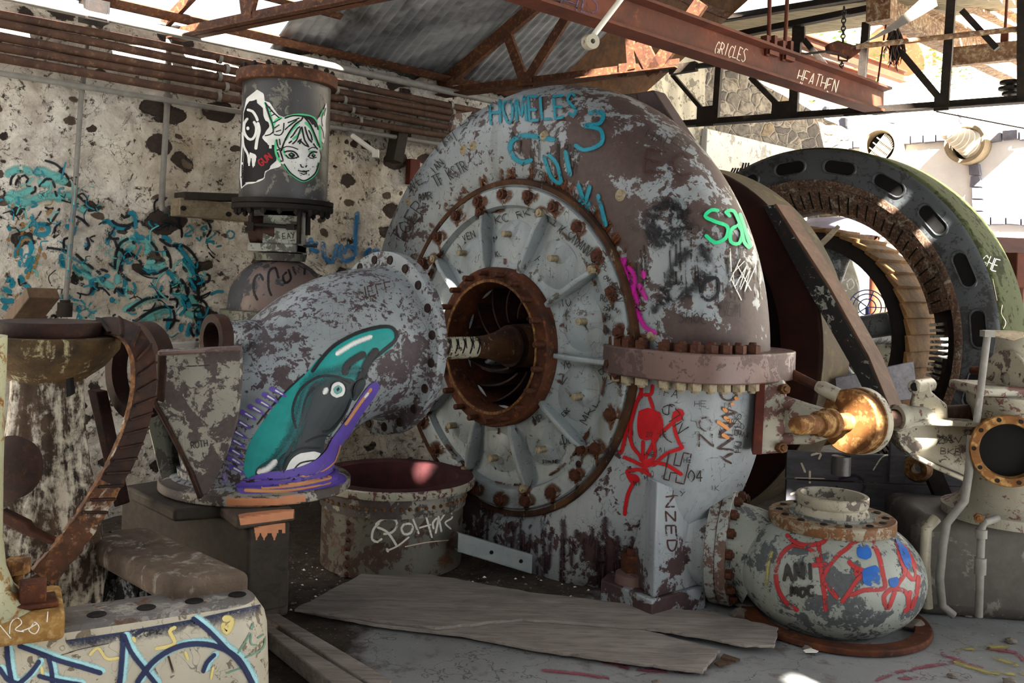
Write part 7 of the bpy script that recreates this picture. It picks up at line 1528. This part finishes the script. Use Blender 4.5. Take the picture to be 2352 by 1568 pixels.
# ================================================================== FLOOR LITTER
def flatpoly(name, mat, px, z0, z1, label, cat, group=None, bevel=.003, jag=0, seed=0):
    r_ = random.Random(seed); pts = []
    for (a, b) in zip(px, px[1:]+px[:1]):
        n = 10 if jag else 1
        for k_ in range(n): 
            f = k_/n; j = jag if 0 < k_ < n else 0; pts.append((a[0]+(b[0]-a[0])*f+r_.uniform(-j, j), a[1]+(b[1]-a[1])*f+r_.uniform(-j, j)*.6))
    m = MB(); pp = [PZ(x, y, z1) for x, y in pts]; m.prism(pp, Z*(z0-z1)); c = sum(pp, Vector())/len(pp); c.z = z0
    return tag(m.build(name, mat, base=c, smooth=0, bevel=bevel), label, cat, group)
GPW = 'weathered plywood on the floor'
flatpoly('plywood_sheet', 'wood_grey', [(676, 1398), (850, 1306), (990, 1318), (1240, 1362), (1500, 1392), (1640, 1405), (1788, 1440), (1778, 1482), (1700, 1478), (1600, 1458), (1480, 1440), (1200, 1420), (1000, 1440)], .018, .032, 'large grey plywood sheet lying in front of the casing, nearest the riveted ring', 'plywood', GPW, jag=2.2, seed=2)
flatpoly('plywood_sheet', 'wood_grey', [(690, 1400), (1000, 1405), (1300, 1425), (1470, 1442), (1655, 1490), (1615, 1540), (1420, 1515), (1240, 1490), (1060, 1455), (860, 1432)], .003, .018, 'lower broken plywood sheet with a splintered front edge', 'plywood', GPW, jag=2.2, seed=5)
m = MB(); 
GT2 = 'weathered timbers beside the painted casting'
flatpoly('floor_timber', 'wood_grey', [(604, 1410), (640, 1408), (900, 1560), (893, 1575), (860, 1575)], .0, .075, 'weathered timber on the floor running away right of the painted casting, upper one', 'timber', GT2, .006)
flatpoly('floor_timber', 'wood_grey', [(600, 1440), (618, 1432), (850, 1575), (790, 1590)], .0, .07, 'second weathered timber, nearer the painted casting', 'timber', GT2, .006)
# galvanised channel
a_, b_ = PZ(1052, 1245, .20), PZ(1222, 1296, .08); gc = (a_+b_)/2
x_ = (b_-a_).normalized(); m = MB(); side = Vector((.35, -.94, 0)); 
m.prism([a_+Z*.05, a_+Z*.05+side*-.03, a_+side*-.03+Z*.046, a_+Z*.044+side*-.002, a_-Z*.05+side*-.002, a_-Z*.05], b_-a_); m.prism([a_-Z*.05, a_-Z*.05-side*.06, a_-Z*.046-side*.06, a_-Z*.046], b_-a_)
ch_ = tag(m.build('metal_channel', 'steel', base=gc, smooth=0), 'shiny grey metal channel leaning on the earth before the casing', 'channel')
for f in (.45, .85): fix('hole', 'channel_hole', 'dark', .009, .002, ch_, a_.lerp(b_, f)+side*.001, side)
# stones, chips and paper
def stone(px, py, r, mat, name, label, cat, group, seed, flatn=.6):
    r_ = random.Random(seed); c = PZ(px, py, 0); c.z = floor_z(c.x, c.y); m = MB(); bm = bmesh.new(); bmesh.ops.create_icosphere(bm, subdivisions=2, radius=1)
    vs = []
    for v in bm.verts:
        k_ = 1+.45*noise.noise(v.co*1.4+Vector((seed, 0, 0))); vs.append(c+Vector((v.co.x*r*k_*1.2, v.co.y*r*k_, (v.co.z*k_*flatn+flatn*.8)*r)))
    m.add(vs, [[v.index for v in f.verts] for f in bm.faces]); bm.free(); return tag(m.build(name, mat, base=c, smooth=35), label, cat, group)
G1 = 'small stones on the concrete floor'
for i, (px, py, r, lab) in enumerate(((2322, 1470, .022, 'brown stone on the bare floor at the right edge'), (1855, 1486, .020, 'small stone in front of the round vessel, beside the paper scrap'), (2188, 1548, .016, 'dark stone near the bottom right of the floor'), (2320, 1562, .024, 'dark stone at the very bottom right corner'), (1508, 1562, .016, 'small dark stone below the splintered plywood edge'),
    (1928, 1478, .016, 'pale chip under the front of the floor collar'), (1970, 1480, .018, 'brown chip under the front of the floor collar, second from left'), (1998, 1481, .018, 'pale chip under the front of the floor collar, third from left'), (2065, 1478, .018, 'rusty chip under the right end of the floor collar'), (1802, 1440, .022, 'stone wedged between the plywood corner and the round vessel'),
    (1715, 1395, .05, 'grey rubble lump beneath the bolted outlet flange'), (1700, 1412, .04, 'flat rubble piece between plywood and outlet flange'), (985, 1308, .028, 'stone at the foot of the riveted ring, right side'), (792, 1320, .03, 'reddish stone at the corner of the plywood near the riveted ring'), (2136, 1398, .02, 'pebble at the foot of the pump stand'), (2225, 1412, .016, 'pebble between the pipes of the pump stand'), (935, 1306, .024, 'flat stone in front of the riveted ring'), (2100, 1440, .05, 'broken concrete lump right of the round vessel')), 0):
    stone(px, py, r, 'rock', 'stone', lab, 'stone', G1, i*3+1)
flatpoly('paper_scrap', 'paper', [(1845, 1492), (1862, 1488), (1880, 1494), (1876, 1497), (1850, 1497)], .001, .004, 'white paper scrap on the floor before the round vessel', 'paper', None, 0)
flatpoly('wood_splinter', 'wood_brown', [(1640, 1520), (1660, 1514), (1680, 1520), (1650, 1526)], -.002, .008, 'brown wood splinter beside the broken plywood corner', 'splinter', 'wood splinters', .001)
flatpoly('wood_splinter', 'wood_brown', [(1655, 1508), (1662, 1500), (1700, 1512), (1690, 1516)], -.002, .008, 'long wood splinter right of the broken plywood corner', 'splinter', 'wood splinters', .001)
m = MB(); r_ = random.Random(9)
for i in range(420):
    px, py = r_.uniform(660, 1640), r_.uniform(1262, 1400); c = PZ(px, py, 0); 
    if c.y > 5.6: continue
    c.z = floor_z(c.x, c.y); s = r_.uniform(.003, .011) 
    a = r_.uniform(0, 6.28); u = Vector((cos(a), sin(a), 0)); v = Vector((-sin(a), cos(a), 0)); h = Z*s*r_.uniform(.4, 1.)
    m.add([c-u*s-v*s*.6, c+u*s-v*s*.7, c+u*s*.8+v*s*.7, c-u*s*.9+v*s*.5, c+h], [(0, 1, 4), (1, 2, 4), (2, 3, 4), (3, 0, 4), (3, 2, 1, 0)], 0 if r_.random() < .72 else 1)
o = tag(m.build('rubble_chips', ['rock', 'paper'], base=PZ(1200, 1330, 0), smooth=0), 'scattered chips and grit on the earth before the casing', 'rubble'); o['kind'] = 'stuff'
# faded paint on the bare floor
pt = Painter(floor); pt.lift = .003
for pts in ([(1240, 1540), (1330, 1548), (1400, 1560)], [(1420, 1530), (1480, 1540), (1600, 1545)], [(1380, 1520), (1450, 1535)], [(2010, 1565), (2060, 1545), (2150, 1528), (2200, 1520)], [(2060, 1560), (2110, 1558)], [(2260, 1490), (2330, 1500), (2352, 1520)], [(2160, 1500), (2220, 1525), (2260, 1535)]): pt.stroke(pts, 12, 'p_pink')
for pts in ([(2180, 1500), (2240, 1490), (2320, 1485)], [(2190, 1520), (2270, 1545), (2352, 1550)], [(2280, 1510), (2340, 1530)]): pt.stroke(pts, 14, 'p_khaki')
pt.done()

# ================================================================== LIGHT
w = bpy.data.worlds.new('sky'); SC.world = w; w.use_nodes = True; nt = w.node_tree; nt.nodes.clear()
bg = nt.nodes.new('ShaderNodeBackground'); wo = nt.nodes.new('ShaderNodeOutputWorld'); nt.links.new(bg.outputs[0], wo.inputs[0])
bg.inputs[0].default_value = (.91, .95, 1, 1); bg.inputs[1].default_value = 1.8
sd = bpy.data.lights.new('sun', 'SUN'); so_ = bpy.data.objects.new('sun', sd); COL.objects.link(so_); sd.energy = 75; sd.angle = math.radians(.7); sd.color = (1, .95, .86)
so_.rotation_mode = 'QUATERNION'; so_.rotation_quaternion = Z.rotation_difference(SV); so_.location = (3, -5, 8)
vs_ = SC.view_settings; vs_.view_transform = 'Standard'; vs_.look = 'None'; vs_.gamma = 1; vs_.exposure = .38; vs_.use_curve_mapping = False
SC.cycles.max_bounces = 4; SC.cycles.diffuse_bounces = 3; SC.cycles.glossy_bounces = 2; SC.cycles.transparent_max_bounces = 16; SC.cycles.use_adaptive_sampling = True; SC.cycles.adaptive_threshold = .08; SC.cycles.adaptive_min_samples = 12; SC.cycles.use_denoising = True
